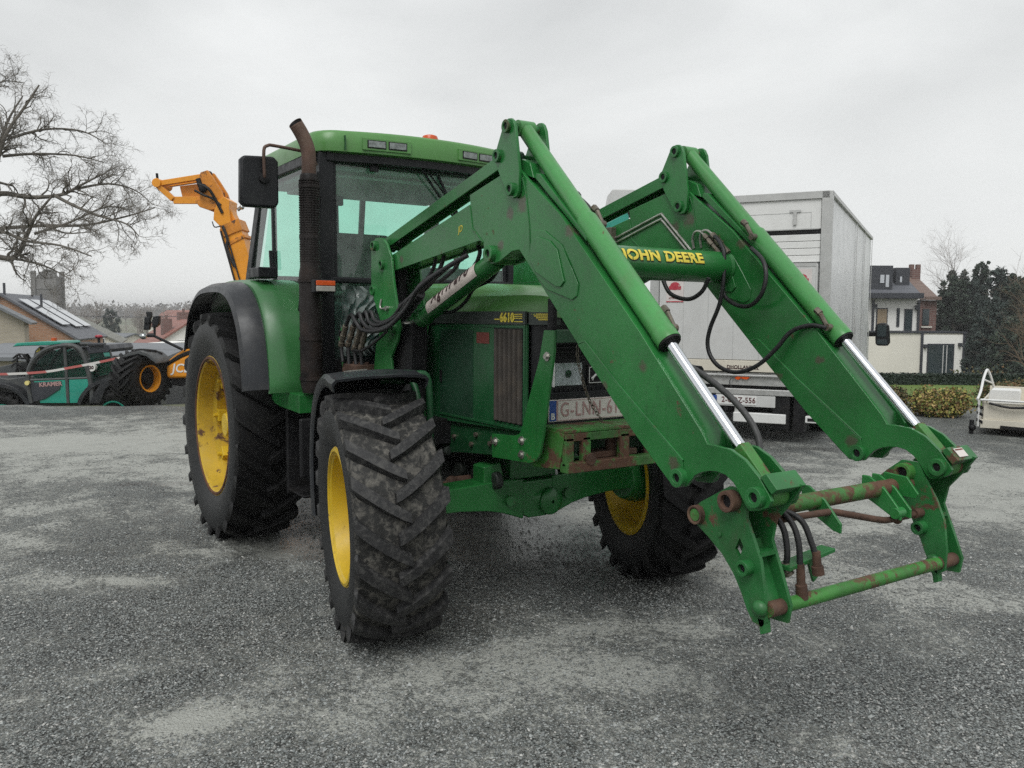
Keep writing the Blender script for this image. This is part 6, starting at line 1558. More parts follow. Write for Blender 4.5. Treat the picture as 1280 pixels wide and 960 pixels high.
# long low roof of a shed below them
def shed(lat0, lat1, d, zt, zl, dep, label, mat='slate', wall='brick_pale', rz=0, wn=()):
    h = empty('low_shed', W(lat0, d, 0), A0 + rz, label, 'shed'); L_ = lat1 - lat0
    mb = MB(); mb.bx(0, L_, 0.3, dep, -5.5, zl); mb.build('wall', M[wall], h)
    mb = MB(); mb.prism([(0, zl), (dep / 2, zt), (dep, zl), (dep, zl - .15), (dep / 2, zt - .15), (0, zl - .15)], 'X', -.3, L_ + .3); mb.build('roof', M[mat], h)
    for x, z_, w_, h_ in wn:
        mb = MB(); mb.bx(x, x + w_, .2, .29, z_, z_ + h_); mb.each('window', M['window_dark'], h)
    return h
a, zt = LP(117, 444, 40); b, zl = LP(222, 449, 40); c, zl2 = LP(10, 457, 40)
shed(a, b, 38, LP(0, 431, 42)[1], LP(0, 448, 38)[1], 8, 'long dark slate roofed shed behind the orange telehandler wheel', 'slate_lite', 'zinc_dark')
a, _ = LP(-60, 0, 34); b, _ = LP(32, 0, 34)
shed(a, b, 34, LP(0, 432, 38)[1], LP(0, 450, 34)[1], 8, 'grey shed roof behind the teal telehandler boom', 'slate_lite', 'brick_pale')
# white house row with dark windows between, mossy roof
D3 = 78.
a, zt = LP(92, 403, D3); b, zl = LP(147, 421, D3)
h = house('gabled_house', LP(84, 0, D3)[0], D3, -5, R(22), (b - a) * 2.1, 12, LP(0, 432, D3)[1] + 5, LP(0, 401, D3)[1] + 5, 'render_cream', 'moss_roof', 'cream house with mossy grey roof behind the solar panel house', wins=((1.2, 3.2, .8, 1.2, 'window_dark'), (-1.2, 3.2, .8, 1.2, 'window_dark'), (2.8, 3.2, .8, 1.2, 'window_dark')))
D4 = 96.
h = house('gabled_house', LP(168, 0, D4)[0], D4, -5.5, R(62), 7, 9, LP(0, 432, D4)[1] + 5.5, LP(0, 421, D4)[1] + 5.5, 'render_cream', 'slate_lite', 'small house with plain grey roof in front of the bare hillside trees')
# red roofed house with white gable and chimneys
D5 = 82.
xg, zg = LP(240, 404, D5)
H5 = house('gabled_house', xg, D5, -5.2, R(34), 7.6, 9, LP(0, 436, D5)[1] + 5.2, zg + 5.2, 'render_white', 'red_roof', 'white gabled house with red tile roof and chimneys left of the tractor', wins=((-1.0, 3.4, .9, 1.0, 'window_dark'),), chim=((-1.9, 2.0, .9, zg + 5.2 + .25), (.4, 5., 1.1, zg + 5.2 + .9)))
D6 = 70.
a, z_ = LP(184, 431, D6); b, _ = LP(214, 436, D6)
h = empty('white_workshop', W(a, D6, 0), A0, 'long low white workshop wall with dark windows behind the mirrors', 'building')
mb = MB(); mb.bx(0, b - a, 0, 5, -5, z_); wl = mb.build('wall', M['render_white'], h)
mb = MB()
for k in range(4): mb.bx(.5 + k * .42, .8 + k * .42, -.03, -.003, z_ - .4, z_ - .15)
mb.each('window', M['window_dark'], h)
# scattered far village houses
rnd = random.Random(21); k = 0
spots = [(-48, 150, 12), (-66, 175, -30), (-55, 210, 20), (-84, 240, 40), (-70, 190, 70), (-92, 260, -20), (-62, 165, 50), (-100, 300, 10)]
names_ = [('red_roof', 'brick_red'), ('brown_roof', 'render_white'), ('red_roof', 'render_cream'), ('slate_lite', 'brick_pale')]
words_ = ['far brick village house with red roof', 'far white village house with brown roof', 'far cream village house with red roof', 'far pale brick village house with grey roof']
for i, (lat, d, rz) in enumerate(spots):
    r_, w_ = names_[i % 4]
    h = house('village_house', lat, d, terr(lat, d) - .3, R(rz), 8, 11, 4.2, 7.2, w_, r_, words_[i % 4] + ' in the misty valley on the left', wins=((-1.6, 1.2, 1, 1.2, 'window_dark'), (1.6, 1.2, 1, 1.2, 'window_dark')), group='far village houses in the valley')
# church tower
DT = 175.
x_, zt = LP(63, 346, DT); wt = 24 / f_ * DT
T_ = empty('church_tower', W(x_, DT, -6), A0 + R(8), 'grey square stone church tower behind the bare tree twigs', 'church tower')
hT = zt + 6
mb = MB(); mb.bx(-wt / 2, wt / 2, -wt / 2, wt / 2, 0, hT - .6); tw = mb.build('tower_body', M['stone_tower'], T_)
mb = MB()
for z_ in (hT * .55, hT * .8, hT - .9): mb.bx(-wt / 2 - .15, wt / 2 + .15, -wt / 2 - .15, wt / 2 + .15, z_, z_ + .3)
for sx in (-1, 1):
    for sy in (-1, 1): mb.bx(sx * wt / 2 - .4, sx * wt / 2 + .4, sy * wt / 2 - .4, sy * wt / 2 + .4, 0, hT + .5); 
mb.prism([(-wt / 2 + .4, hT - .6), (0, hT + .9), (wt / 2 - .4, hT - .6)], 'Y', -wt / 2 + .4, wt / 2 - .4)
mb.build('string_course', M['stone_tower'], tw)
mb = MB()
for x in (-1, 1): mb.bx(x * wt * .2 - .25, x * wt * .2 + .25, -wt / 2 - .05, -wt / 2 + .2, hT * .86, hT * .92)
mb.each('belfry_opening', M['stone_tower'], tw)

# ---- villa on the right
DV = 56.
vx, vz = LP(1083, 465, DV)
def v2(px, py, y=0): l, z = LP(px, py, DV + y); return l - vx, z + 3.2
VH = empty('white_villa', W(vx, DV, -3.2), A0, 'white rendered villa with black dormers and a flat roofed extension behind the hedge', 'house')
mb = MB(); a, b = v2(1020, 372, 3), v2(1146.5, 0, 3); mb.bx(a[0], b[0], 3.0, 10, 0, v2(0, 371, 3)[1]); vw = mb.build('upper_wall', M['render_white'], VH)
mb = MB(); a, b = v2(1020, 0), v2(1205, 414); mb.bx(a[0], b[0], 0, 3.0, 0, b[1]); ve = mb.build('extension_wall', M['render_cream'], VH)
a, b = v2(1151, 0), v2(1203, 416); mb = MB(); mb.bx(a[0], b[0], -.06, -.003, 0, b[1]); mb.build('extension_panel', M['render_white'], ve)
mb = MB(); a, b = v2(1020, 0), v2(1206, 0); z_ = v2(0, 414)[1]; mb.bx(a[0], b[0] + .05, -.10, 3.0, z_ + .003, z_ + .12)
for px in (1151, 1203.5): c = v2(px, 0)[0]; mb.bx(c - .08, c + .08, -.12, -.061, 0, z_)
mb.build('parapet_trim', M['zinc_dark'], VH)
def win(px0, px1, py0, py1, y, par, glassm='window_dark', cur=False):
    a, b = v2(px0, py1, y), v2(px1, py0, y)
    mb = MB(); mb.bx(a[0], b[0], y - .06, y - .003, a[1], b[1]); w_ = mb.each('window', M['zinc_dark'], par)
    mb = MB(); mb.bx(a[0] + .07, b[0] - .07, y - .075, y - .061, a[1] + .07, b[1] - .07); mb.build('pane', M[glassm], w_)
    if cur:
        mb = MB()
        for k in ((0, 1, 2, 3) if glassm == 'curtain' else (2.2, 2.9)): x = a[0] + .25 + k * (b[0] - a[0] - .4) / 4; mb.bx(x, x + .06, y - .082, y - .076, a[1] + .1, b[1] - .1)
        mb.build('curtain', M['curtain' if glassm == 'curtain' else 'lorry_grey'], w_)
yE = 3.0
win(1093, 1107, 383, 416, yE, VH, 'curtain', True); win(1118.5, 1122, 383, 406, yE, VH); win(1128, 1138, 384, 414, yE, VH); win(1158.5, 1192, 427, 466, -.06, VH, 'window_dark', True)
mb = MB()
for px in (1088.5, 1145): c = v2(px, 0, 3)[0]; mb.cyl((c, yE - .1, v2(0, 414, 3)[1]), (c, yE - .1, v2(0, 373, 3)[1]), .09, n=8)
for px, py in ((1090.5, 381), (1142, 382)): c = v2(px, py, 3); mb.bx(c[0] - .1, c[0] + .1, yE - .25, yE - .05, c[1] - .15, c[1] + .15)
for px, py in ((1155, 430), (1198, 428)): c = v2(px, py); mb.bx(c[0] - .1, c[0] + .1, -.25, -.06, c[1] - .12, c[1] + .12)
mb.each('downpipe', M['zinc_dark'], VH)
# roof with eaves, dormers
a, b = v2(1020, 371, 2.1), v2(1152, 0, 2.1); mb = MB(); zE = a[1]
mb.bx(a[0], b[0], yE - .9, 10.6, zE, zE + .38); mb.build('eaves', M['zinc_dark'], VH, bevel=.02)
mb = MB(); mb.prism([(yE - .8, zE + .38), (yE + 2.9, zE + 2.3), (9.9, zE + .38)], 'X', a[0], v2(1140, 0, 3)[0]); vr = mb.build('roof', M['slate'], VH)
y1 = yE - .35; y2_ = yE + .3
mb = MB(); mb.bx(a[0], v2(1112, 0, y1)[0], y1, y1 + 3.2, zE + .45, v2(0, 330.5, y1)[1]); mb.bx(v2(1116, 0, y2_)[0], v2(1133, 0, y2_)[0], y2_, y2_ + 3.2, zE + .3, v2(0, 333, y2_)[1]); dm = mb.each('dormer', M['zinc_dark'], vr)
for px0, px1, py0, py1, y in ((1096, 1101, 342, 352, y1), (1103, 1107, 342, 357, y1), (1120.5, 1123, 344, 351, y2_)):
    a, b = v2(px0, py1, y), v2(px1, py0, y); mb = MB(); mb.bx(a[0], b[0], y - .06, y - .003, a[1], b[1]); mb.build('dormer_window', M['solar'], vr)
# brick neighbour
NB = empty('brick_house', W(vx, DV + 3, -3.2), A0, 'dark red brick house with brown tile roof joined to the white villa', 'house')
def v3(px, py, y=.6): l, z = LP(px, py, DV + 3 + y); return l - vx, z + 3.2
mb = MB(); a, b = v3(1147.5, 0), v3(1168, 373); mb.bx(a[0], b[0], .6, 8, 0, b[1]); mb.build('wall', M['brick_red'], NB)
mb = MB(); a, b = v3(1133, 0), v3(1170, 372); zE = b[1]; zR = v3(0, 341, 4.4)[1]; mb.prism([(.3, zE), (4.4, zR), (8.4, zE)], 'X', a[0], b[0]); mb.bx(v3(1150, 0)[0], b[0], .15, .3, zE - .05, zE + .18); nr = mb.build('roof', M['brown_roof'], NB)
for px in (1135, 1143):
    mb = MB(); a = v3(px, 329, 4); mb.bx(a[0] - .14, a[0] + .14, 3.9, 4.2, zE, a[1]); mb.build('chimney', M['brick_red'], nr)
mb = MB(); a, b = v3(1133, 0, 4), v3(1142, 335, 4); mb.bx(a[0], b[0], 3.6, 4.5, zE, b[1]); mb.build('chimney_base', M['brick_red'], nr)
a, b = v3(1150.5, 404), v3(1158.5, 384); mb = MB(); mb.bx(a[0], b[0], .5, .597, a[1], b[1]); mb.each('window', M['window_dark'], NB)
mb = MB(); a, b = v3(1149, 407), v3(1162, 405.5); mb.bx(a[0], b[0], .45, .59, a[1], b[1]); mb.build('window_sill', M['render_cream'], NB)

# ------------------------------------------------------------------ HEDGE, BUSHES, TREES
def leaves(mb, c, rad, n, size, rnd, shell=.55, flat=.0, zmin=None):
    c = V(c)
    for _ in range(n):
        while True:
            p = V((rnd.uniform(-1, 1), rnd.uniform(-1, 1), rnd.uniform(-1, 1)))
            if p.length < 1 and p.length > shell * rnd.random() ** .5: break
        if rnd.random() < .35: p = p * rnd.uniform(1.0, 1.45)
        q = V((p.x * rad[0], p.y * rad[1], p.z * rad[2])) + c
        if zmin is not None and q.z < zmin: continue
        nrm = (p.normalized() + V((rnd.gauss(0, .6), rnd.gauss(0, .6), rnd.gauss(0, .6)))).normalized()
        u = nrm.orthogonal().normalized(); u.rotate(Matrix.Rotation(rnd.uniform(0, 6.28), 3, nrm)); v = nrm.cross(u)
        s = size * rnd.uniform(.6, 1.3); b = len(mb.v)
        mb.v += [tuple(q - u * s * .5), tuple(q + v * s * .32 + nrm * s * .06), tuple(q + u * s * .5), tuple(q - v * s * .32 + nrm * s * .06)]
        mb.f.append((b, b + 1, b + 2, b + 3)); mb.m.append(mb.mi)
# hedge: long clipped dark hedge at the foot of the lawn
M['hedge'] = leafmat('dark_hedge_leaves', [(.010, .022, .014), (.018, .032, .020), (.026, .042, .026)], .75)
rnd = random.Random(5)
HG = empty('clipped_hedge', W(7.5, 20.6, 0), A0, 'long low clipped dark green hedge along the lawn in front of the villa', 'hedge')
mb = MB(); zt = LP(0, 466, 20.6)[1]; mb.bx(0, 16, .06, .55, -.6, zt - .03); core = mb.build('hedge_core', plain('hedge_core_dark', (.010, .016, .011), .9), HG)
mb = MB()
for _ in range(26000):
    x = rnd.uniform(0, 16); f = rnd.random()
    if f < .75: p = V((x, .06 - rnd.random() * .05, rnd.uniform(-.3, zt)))
    else: p = V((x, rnd.uniform(0, .55), zt - .03 + rnd.random() * .05))
    nrm = V((rnd.gauss(0, .5), -1 if f < .75 else rnd.gauss(0, .4), rnd.gauss(0, .5) + (0 if f < .75 else 1))).normalized(); u = nrm.orthogonal().normalized(); u.rotate(Matrix.Rotation(rnd.uniform(0, 6.28), 3, nrm)); v = nrm.cross(u); s = .035
    b = len(mb.v); mb.v += [tuple(p - u * s), tuple(p + v * s * .6), tuple(p + u * s), tuple(p - v * s * .6)]; mb.f.append((b, b + 1, b + 2, b + 3)); mb.m.append(0)
mb.build('hedge_leaves', M['hedge'], HG, smooth=0)
# variegated bushes
M['vari'] = leafmat('variegated_leaves', [(.07, .12, .025), (.15, .19, .04), (.38, .34, .08), (.40, .28, .11), (.22, .12, .04), (.06, .08, .025)], .65)
M['vari_dark'] = leafmat('green_brown_leaves', [(.03, .05, .015), (.08, .09, .03), (.16, .12, .05), (.20, .11, .05)], .7)
M['stemmat'] = plain('bush_stems', (.05, .04, .03), .9)
def bush(px, pyb, d, rx, ry, rz, mat, label, n, size, seed, group=None, cat='bush', name='garden_bush'):
    r_ = random.Random(seed); lat, _ = LP(px, pyb, d)
    B = empty(name, W(lat, d, 0), A0, label, cat, group)
    mb = MB()
    for k in range(7):
        x, y, z = r_.uniform(-.55, .55) * rx, r_.uniform(-.5, .5) * ry, rz * (.75 + r_.uniform(-.12, .25))
        leaves(mb, (x, y, z), (rx * .62, ry * .6, rz * .62), n // 7, size, r_, .5, zmin=.02)
    leaves(mb, (0, 0, rz * .55), (rx, ry, rz * .75), n // 2, size, r_, .7, zmin=.02)
    mb.build('foliage', M[mat], B, smooth=0)
    mb = MB()
    for k in range(12):
        a = r_.uniform(0, 6.28); q = r_.uniform(.2, .8); mb.tube([(0, 0, 0), (math.cos(a) * rx * .4 * q, math.sin(a) * ry * .4 * q, rz * .6), (math.cos(a) * rx * q, math.sin(a) * ry * q, rz * 1.1)], [.018, .012, .005], 5)
    mb.build('stems', M['stemmat'], B); return B
bush(1178, 523, 14.1, .42, .38, .31, 'vari', 'rounded yellow and green variegated bush on the gravel before the lawn', 6500, .055, 1)
bush(1112, 512, 14.9, .30, .30, .27, 'vari_dark', 'brownish green bush between lorry and the yellow variegated bush', 5200, .055, 2)
bush(1272, 490, 16.5, .75, .5, .29, 'vari_dark', 'low brown bush showing behind the flatbed trailer', 4500, .06, 4)

# evergreen trees: trunk, limbs and needle clumps
M['ever'] = leafmat('evergreen_needles', [(.010, .020, .014), (.018, .034, .022), (.028, .048, .028), (.040, .060, .034)], .7)
M['ever2'] = leafmat('evergreen_needles_blue', [(.012, .024, .020), (.022, .040, .032), (.038, .058, .046)], .7)
def evergreen(px, pyt, d, wpx, mat, seed, label, group='evergreen trees behind the hedge', lean=0, base=-3.0, dens=1.0):
    r_ = random.Random(seed); lat, zt = LP(px, pyt, d); rx = wpx / 2 / f_ * d; H = zt - base
    T = empty('evergreen_tree', W(lat, d, base), A0, label, 'tree', group)
    mb = MB(); mb.tube(smoothpath([(0, 0, 0), (lean * .3, 0, H * .5), (lean, 0, H * .95)], 4), [.22, .2, .18, .16, .14, .12, .09, .06, .02], 8)
    for k in range(22):
        z = H * r_.uniform(.2, .9); a = r_.uniform(0, 6.28); q = rx * (1.0 - .55 * (z / H) ** 2) * r_.uniform(.6, 1)
        mb.tube([(lean * z / H, 0, z), (lean * z / H + math.cos(a) * q * .5, math.sin(a) * q * .5, z + .3), (lean * z / H + math.cos(a) * q, math.sin(a) * q, z + .5)], [.06, .04, .015], 5)
    mb.build('trunk', M['bark'], T)
    mb = MB()
    for k in range(110):
        z = H * (.10 + .90 * (k / 109) ** .9); a = r_.uniform(0, 6.28); tp_ = 1.02 - .62 * (z / H) ** 4
        q = rx * tp_ * r_.uniform(.1, 1.0)
        s = r_.uniform(.16, .36) * rx * (1.1 - .6 * z / H)
        leaves(mb, (lean * z / H + math.cos(a) * q, math.sin(a) * q, z + r_.uniform(-.2, .2)), (s * r_.uniform(.7, 1.3), s, s * r_.uniform(.7, 1.8)), int(120 * dens), .17, r_, .35)
    mb.build('crown', M[mat], T, smooth=0); return T
evergreen(1192, 338, 66, 50, 'ever', 1, 'dark evergreen tree standing against the brown tile roof')
evergreen(1221, 329, 64, 44, 'ever', 2, 'tallest dark evergreen tree right of the villa', dens=1.1)
evergreen(1246, 338, 58, 60, 'ever2', 3, 'bluish evergreen tree behind the tallest one')
evergreen(1270, 348, 52, 60, 'ever', 4, 'evergreen tree standing near the right picture edge')
evergreen(1237, 385, 50, 62, 'ever2', 5, 'low broad evergreen beside the extension wall', base=-2.9, dens=1.1)
evergreen(1211, 350, 63, 50, 'ever2', 16, 'middle dark evergreen between the two taller ones', dens=1.1)
evergreen(1259, 343, 60, 50, 'ever', 17, 'evergreen tree with blunt top near the bare brown tree', dens=1.1)
evergreen(1190, 350, 62.5, 60, 'ever', 15, 'broad dark evergreen rising behind the flat extension roof', dens=1.1)
evergreen(1268, 398, 45, 66, 'ever', 6, 'low broad evergreen behind the flatbed trailer', base=-2.9, dens=1.1)

# ---- bare trees
def grow(mb, p, d, L, r, lvl, rnd, droop=0., nmax=4, step=5, sides=(8, 6, 5, 4, 3, 3), kids=(0, 9, 7, 5, 4), wob=.22, twig=None):
    pts = [V(p)]; d = V(d).normalized(); rs = [r]
    for i in range(step):
        d = (d + V((rnd.gauss(0, wob), rnd.gauss(0, wob), rnd.gauss(0, wob) - droop * lvl * .5 + .03))).normalized()
        pts.append(pts[-1] + d * L / step); rs.append(r * (1 - .72 * (i + 1) / step))
    mb.mi = 0 if lvl <= 2 else 1
    mb.tube(pts, rs, sides[min(lvl, 5)], lvl < 2)
    if lvl >= nmax: return
    branch(mb, pts, rs, L, lvl, rnd, droop, nmax, step, sides, kids, wob)
def branch(mb, pts, rs, L, lvl, rnd, droop, nmax, step, sides, kids, wob, n=None):
    n = n or kids[min(lvl + 1, len(kids) - 1)]
    for k in range(n):
        t_ = rnd.uniform(.18, 1.0) * (len(pts) - 1); i = min(int(t_), len(pts) - 2); q = pts[i].lerp(pts[i + 1], t_ - i)
        ax = (pts[i + 1] - pts[i]).normalized(); o_ = ax.orthogonal().normalized(); o_.rotate(Matrix.Rotation(rnd.uniform(0, 6.28), 3, ax))
        dd_ = (ax * rnd.uniform(.5, 1.1) + o_ * rnd.uniform(.55, 1.0) + V((0, 0, .22 - droop * .5))).normalized()
        rr = max(.0035, (rs[i] * .55))
        grow(mb, q, dd_, L * rnd.uniform(.42, .66), rr, lvl + 1, rnd, droop, nmax, step, sides, kids, wob)
# the big one at the left edge
dT = 20.
bt = empty('bare_tree', W(LP(-45, 0, dT)[0], dT, terr(-13, dT)), A0, 'large bare walnut tree with gnarled limbs reaching in at the left edge', 'tree')
bx_, bz_ = LP(-45, 0, dT)[0], terr(-13, dT)
def tp(px, py, y=0): l, z = LP(px, py, dT + y * 0); return V((l - bx_, y, z - bz_))
rnd = random.Random(44)
mb = MB()
trunk = smoothpath([(0, 0, 0), (.05, 0, 1.2), (.0, .1, 2.2), tp(-38, 330), tp(-30, 290), tp(-14, 250)], 4)
mb.tube(trunk, [.30 - .18 * i / (len(trunk) - 1) for i in range(len(trunk))], 10)
tr_o = mb.build('trunk', M['bark'], bt)
mb = MB()
limbs = [([tp(-30, 345), tp(-5, 326, -.2), tp(38, 328, -.5), tp(58, 300, -.6), tp(75, 280, -.8), tp(100, 255, -.9)], .085, 15),
         ([tp(-14, 262), tp(0, 246, .3), tp(30, 249, .5), tp(66, 245, .6), (tp(85, 232, .8)), tp(108, 216, 1.0)], .075, 15),
         ([tp(-14, 250), tp(2, 232, 0), tp(4, 205, .1), tp(14, 172, .2), tp(34, 140, .3), tp(50, 112, .4)], .075, 14),
         ([tp(-20, 290), tp(2, 305, -.5), tp(40, 300, -1.0), tp(80, 312, -1.4), tp(125, 318, -1.6), tp(160, 330, -1.6)], .055, 14),
         ([tp(20, 327, -.4), tp(60, 333, -.7), tp(95, 342, -1), tp(125, 356, -1.2)], .035, 13),
         ([tp(60, 246, .5), tp(95, 262, .2), tp(130, 275, 0), tp(165, 285, -.1), tp(182, 300, -.2)], .045, 14),
         ([tp(4, 200, .3), tp(30, 192, .8), tp(70, 190, 1.2), tp(105, 198, 1.3)], .04, 12),
         ([tp(-10, 240, .5), tp(-20, 200, .8), tp(-10, 150, 1), tp(5, 115, 1.2)], .06, 12),
         ([tp(70, 285, -.6), tp(110, 300, -.9), tp(145, 300, -1.1)], .03, 11),
         ([tp(-15, 290, .3), tp(20, 280, 1.3), tp(60, 275, 2), tp(110, 262, 2.2), (tp(150, 250, 2.2))], .05, 13),
         ([tp(14, 178, .3), tp(42, 160, .9), tp(78, 158, 1.3), tp(104, 172, 1.5)], .038, 13), ([tp(80, 236, .8), tp(112, 226, 1.2), tp(140, 232, 1.5), tp(160, 250, 1.6)], .034, 12), ([tp(66, 300, -.6), tp(98, 284, -.2), tp(135, 262, .2), tp(162, 268, .4)], .034, 12), ([tp(6, 190, -.3), tp(22, 150, -.8), tp(48, 130, -1.1), tp(80, 132, -1.2)], .034, 11),
         ([tp(-30, 300, -.3), tp(-60, 260, -.6), tp(-80, 200, -.8)], .07, 10), ([tp(-35, 310, .3), tp(-80, 300, .6), tp(-130, 280, .8)], .06, 10)]
for pts, r, n in limbs:
    sp = smoothpath(pts, 4); rs = [r * (1 - .75 * i / (len(sp) - 1)) for i in range(len(sp))]
    mb.mi = 0; mb.tube(sp, rs, 7)
    branch(mb, sp, rs, 1.30, 1, rnd, .04, 4, 6, (8, 6, 5, 4, 3, 3), (0, 9, 10, 7, 6), .36, n)
mb.build('branches', [M['bark'], M['twig']], bt)
# small pale tree behind the evergreens
def baretree(px, pyt, d, hgt, seed, label, base, droop=.0, kids=(0, 12, 7, 5, 3), nmax=3, mat='far_twig', name='bare_tree', group=None, r0=.16):
    r_ = random.Random(seed); lat, zt = LP(px, pyt, d)
    T = empty(name, W(lat, d, base), A0, label, 'tree', group)
    H = zt - base; mb = MB(); tk = [V((0, 0, 0)), V((.1, 0, H * .35)), V((0, .1, H * .6)), V((.1, 0, H * .85))]
    sp = smoothpath(tk, 4); rs = [r0 * (1 - .8 * i / (len(sp) - 1)) for i in range(len(sp))]; mb.tube(sp, rs, 6); mb.build('trunk', M['bark'], T)
    mb = MB(); branch(mb, sp[3:], rs[3:], H * .42, 1, r_, droop, nmax, 4, (6, 5, 4, 3, 3, 3), kids, .2, 16)
    mb.build('branches', [M[mat], M[mat]], T); return T
baretree(1186, 306, 66, 0, 8, 'pale bare birch tree rising behind the dark evergreens', -4, kids=(0, 14, 12, 9, 6), nmax=4, r0=.10, droop=.02)
M['brown_twig'] = paint('brown_twigs', (.15, .11, .075), rough=.9, var=.3, scale=2)
baretree(1284, 345, 30, 0, 9, 'brown bare tree at the right picture edge behind the trailer', -2.6, kids=(0, 12, 8, 7, 5), nmax=4, mat='brown_twig', r0=.09)
bush(1235, 470, 27, 1.3, 1.0, 1.0, 'vari_dark', 'low brownish shrub below the evergreens behind the hedge', 5000, .09, 14).location.z = -1.6
# valley trees: a dark conifer and bare trees on the slope
evergreen(140, 391, 120, 26, 'ever2', 30, 'lone dark conifer standing in the valley between roofs', None, base=terr(-57, 120), dens=.6)
proto = None
rnd = random.Random(77)
for i in range(46):
    px = rnd.uniform(95, 262) if i < 34 else rnd.uniform(-20, 100); d = rnd.uniform(125, 330); lat = (px - 640) / f_ * d
    z = terr(lat, d) - .2
    if proto is None:
        r_ = random.Random(5); proto = empty('bare_tree', (0, 0, 0), 0)
        mb = MB(); H = 9; tk = smoothpath([(0, 0, 0), (.1, 0, 3), (0, .1, 5), (.1, 0, 7.5)], 4); rs = [.2 * (1 - .8 * k / (len(tk) - 1)) for k in range(len(tk))]; mb.tube(tk, rs, 5); mb.build('trunk', M['far_twig'], proto)
        mb = MB(); branch(mb, tk[3:], rs[3:], 4.4, 1, r_, 0, 3, 4, (5, 4, 3, 3, 3, 3), (0, 10, 8, 8, 3), .2, 20); mb.build('crown', M['far_twig'], proto)
        o = proto
    else: o = copy_tree(proto)
    o.location = W(lat, d, z); s = rnd.uniform(.65, 1.15); o.scale = (s, s, s * rnd.uniform(.8, 1.05)); o.rotation_euler.z = rnd.uniform(0, 6.28)
    tag(o, 'misty bare tree among the village roofs in the valley on the left', 'tree', 'bare trees in the valley')
# far woods as one mass along the ridge
mb = MB(); rnd = random.Random(9)
for i in range(2600):
    lat = rnd.uniform(-760, 700); d = rnd.uniform(480, 720); z = terr(lat, d); s = rnd.uniform(3, 7)
    leaves(mb, (lat, d, z + s * .6), (s, s, s * .9), 16, 2.6, rnd, .4)
wo = mb.build('far_woods', leafmat('winter_woodland', [(.07, .06, .05), (.11, .095, .08), (.14, .12, .10), (.05, .055, .045)], .9), smooth=0)
wo.location = C0; wo.rotation_euler = (0, 0, A0); tag(wo, 'bare winter woodland along the distant ridge', 'woods', kind='stuff')
# overhead cable between two poles (one out of sight behind the tractor)
def pole(lat, d, lab):
    P = empty('cable_pole', W(lat, d, terr(lat, d)), A0, lab, 'pole'); mb = MB(); mb.cyl((0, 0, 0), (0, 0, 8.2), .11, .08, n=10); mb.build('pole_shaft', M['bark'], P)
    mb = MB(); mb.bx(-.6, .6, -.05, .05, 7.9, 8.0); mb.build('cross_arm', M['dark'], P)
PA, PB = (-62., 105.), (-21., 92.)
pole(*PA, 'wooden cable pole left of the village houses'); pole(*PB, 'wooden cable pole hidden behind the tractor cab')
mb = MB(); pa_, pb_ = W(*PA, 1.9), W(*PB, 2.6); mb.tube([pa_.lerp(pb_, k / 16) - V((0, 0, .9 * (1 - (k / 8 - 1) ** 2))) for k in range(17)], .035, 5)
tag(mb.build('overhead_cable', M['zinc_dark']), 'thin overhead cable sagging across the valley left of the tractor', 'cable')
# haze
HZ = MB(); HZ.bx(-1450, 1450, -1450, 1450, -9, 19)
m = bpy.data.materials.new('thin_winter_haze'); m.use_nodes = True; t = m.node_tree; t.nodes.clear(); o_ = N(t, 'ShaderNodeOutputMaterial'); pv = N(t, 'ShaderNodeVolumePrincipled')
pv.inputs['Color'].default_value = (.99, .992, 1, 1); pv.inputs['Density'].default_value = .0009; pv.inputs['Anisotropy'].default_value = .2; t.links.new(pv.outputs[0], o_.inputs['Volume'])
hz = HZ.build('haze', m, smooth=0, fix=True); tag(hz, 'thin pale winter haze over the valley', 'haze', kind='stuff')
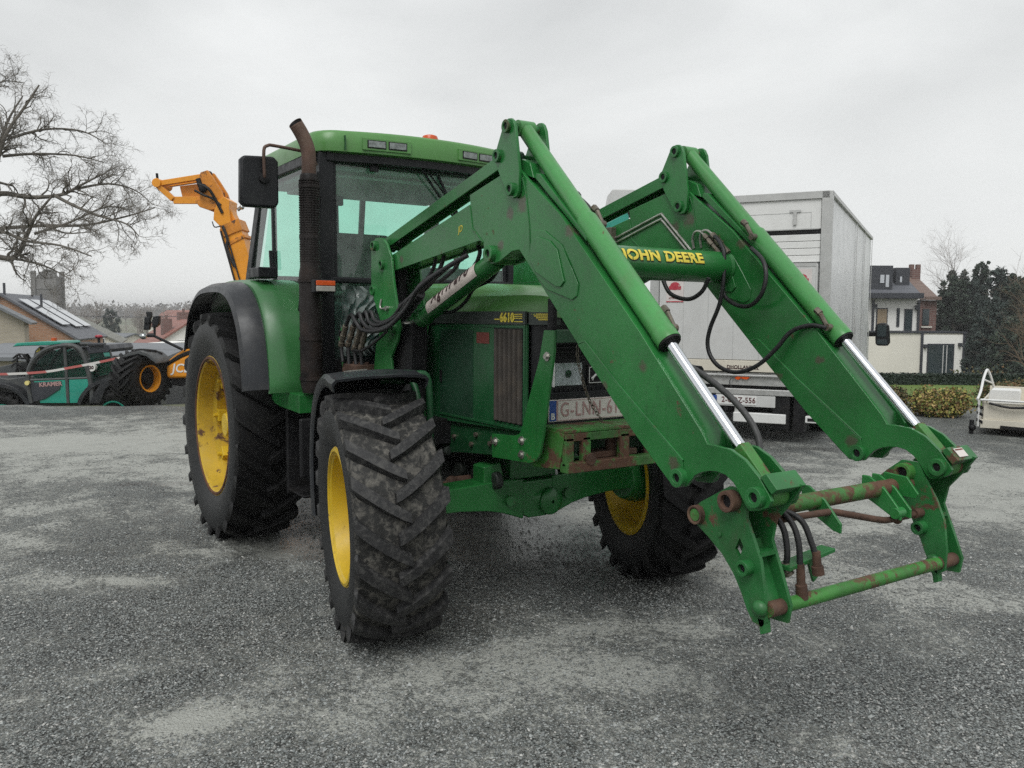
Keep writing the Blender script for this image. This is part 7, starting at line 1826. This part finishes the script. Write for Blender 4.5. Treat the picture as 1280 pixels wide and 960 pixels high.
# ------------------------------------------------------------------ CAMERA
cam = bpy.data.cameras.new('camera'); co = bpy.data.objects.new('camera', cam); COL.objects.link(co)
cR, cU, cD = V((0.5457, 0.838, 0.0052)).normalized(), V((-0.0702, 0.0396, 0.9967)).normalized(), V((-0.835, 0.5443, -0.0805)).normalized()
Mc = Matrix((cR, cU, -cD)).transposed().to_4x4(); Mc.translation = V((3.9934, -2.722, 1.6476)); co.matrix_world = Mc
cam.sensor_width = 36; cam.lens = 1050.48 / 1280 * 36; cam.clip_end = 5000; cam.clip_start = .05
SC.camera = co
# ------------------------------------------------------------------ WORLD: overcast
w = bpy.data.worlds.new('World'); SC.world = w; w.use_nodes = True; t = w.node_tree; t.nodes.clear()
out = N(t, 'ShaderNodeOutputWorld'); bg = N(t, 'ShaderNodeBackground'); t.links.new(bg.outputs[0], out.inputs[0])
tc = N(t, 'ShaderNodeTexCoord'); sep = N(t, 'ShaderNodeSeparateXYZ'); t.links.new(tc.outputs['Generated'], sep.inputs[0])
mp = N(t, 'ShaderNodeMapping'); mp.inputs['Scale'].default_value = (1, 1, 2.6); t.links.new(tc.outputs['Generated'], mp.inputs[0])
n1 = N(t, 'ShaderNodeTexNoise'); n1.inputs['Scale'].default_value = 2.4; n1.inputs['Detail'].default_value = 7; n1.inputs['Roughness'].default_value = .5; n1.inputs['Distortion'].default_value = .3
t.links.new(mp.outputs[0], n1.inputs['Vector'])
clouds = mixc(t, ramp(t, n1.outputs['Fac'], .32, .70), (.43, .445, .455), (.76, .775, .78))
base = mixc(t, ramp(t, sep.outputs['Z'], .0, .5), (.69, .705, .70), clouds)
low = mixc(t, ramp(t, sep.outputs['Z'], -.02, .10), (.72, .73, .715), base)
t.links.new(low, bg.inputs[0]); bg.inputs[1].default_value = 1.0
sun = bpy.data.lights.new('sun', 'SUN'); sun.energy = 1.5; sun.angle = R(35); sun.color = (1, 1, .98)
so = bpy.data.objects.new('sun', sun); COL.objects.link(so)
sd = V((.5, -.5, 1)).normalized(); so.rotation_euler = sd.to_track_quat('Z', 'Y').to_euler()
vs = SC.view_settings; vs.view_transform = 'Standard'; vs.look = 'None'; vs.exposure = .36; vs.gamma = 1; vs.use_curve_mapping = False
SC.render.engine = 'CYCLES'; SC.cycles.max_bounces = 8; SC.cycles.transparent_max_bounces = 24; SC.cycles.use_denoising = False
SC.cycles.use_adaptive_sampling = True; SC.cycles.adaptive_threshold = .01; SC.cycles.caustics_reflective = False; SC.cycles.caustics_refractive = False
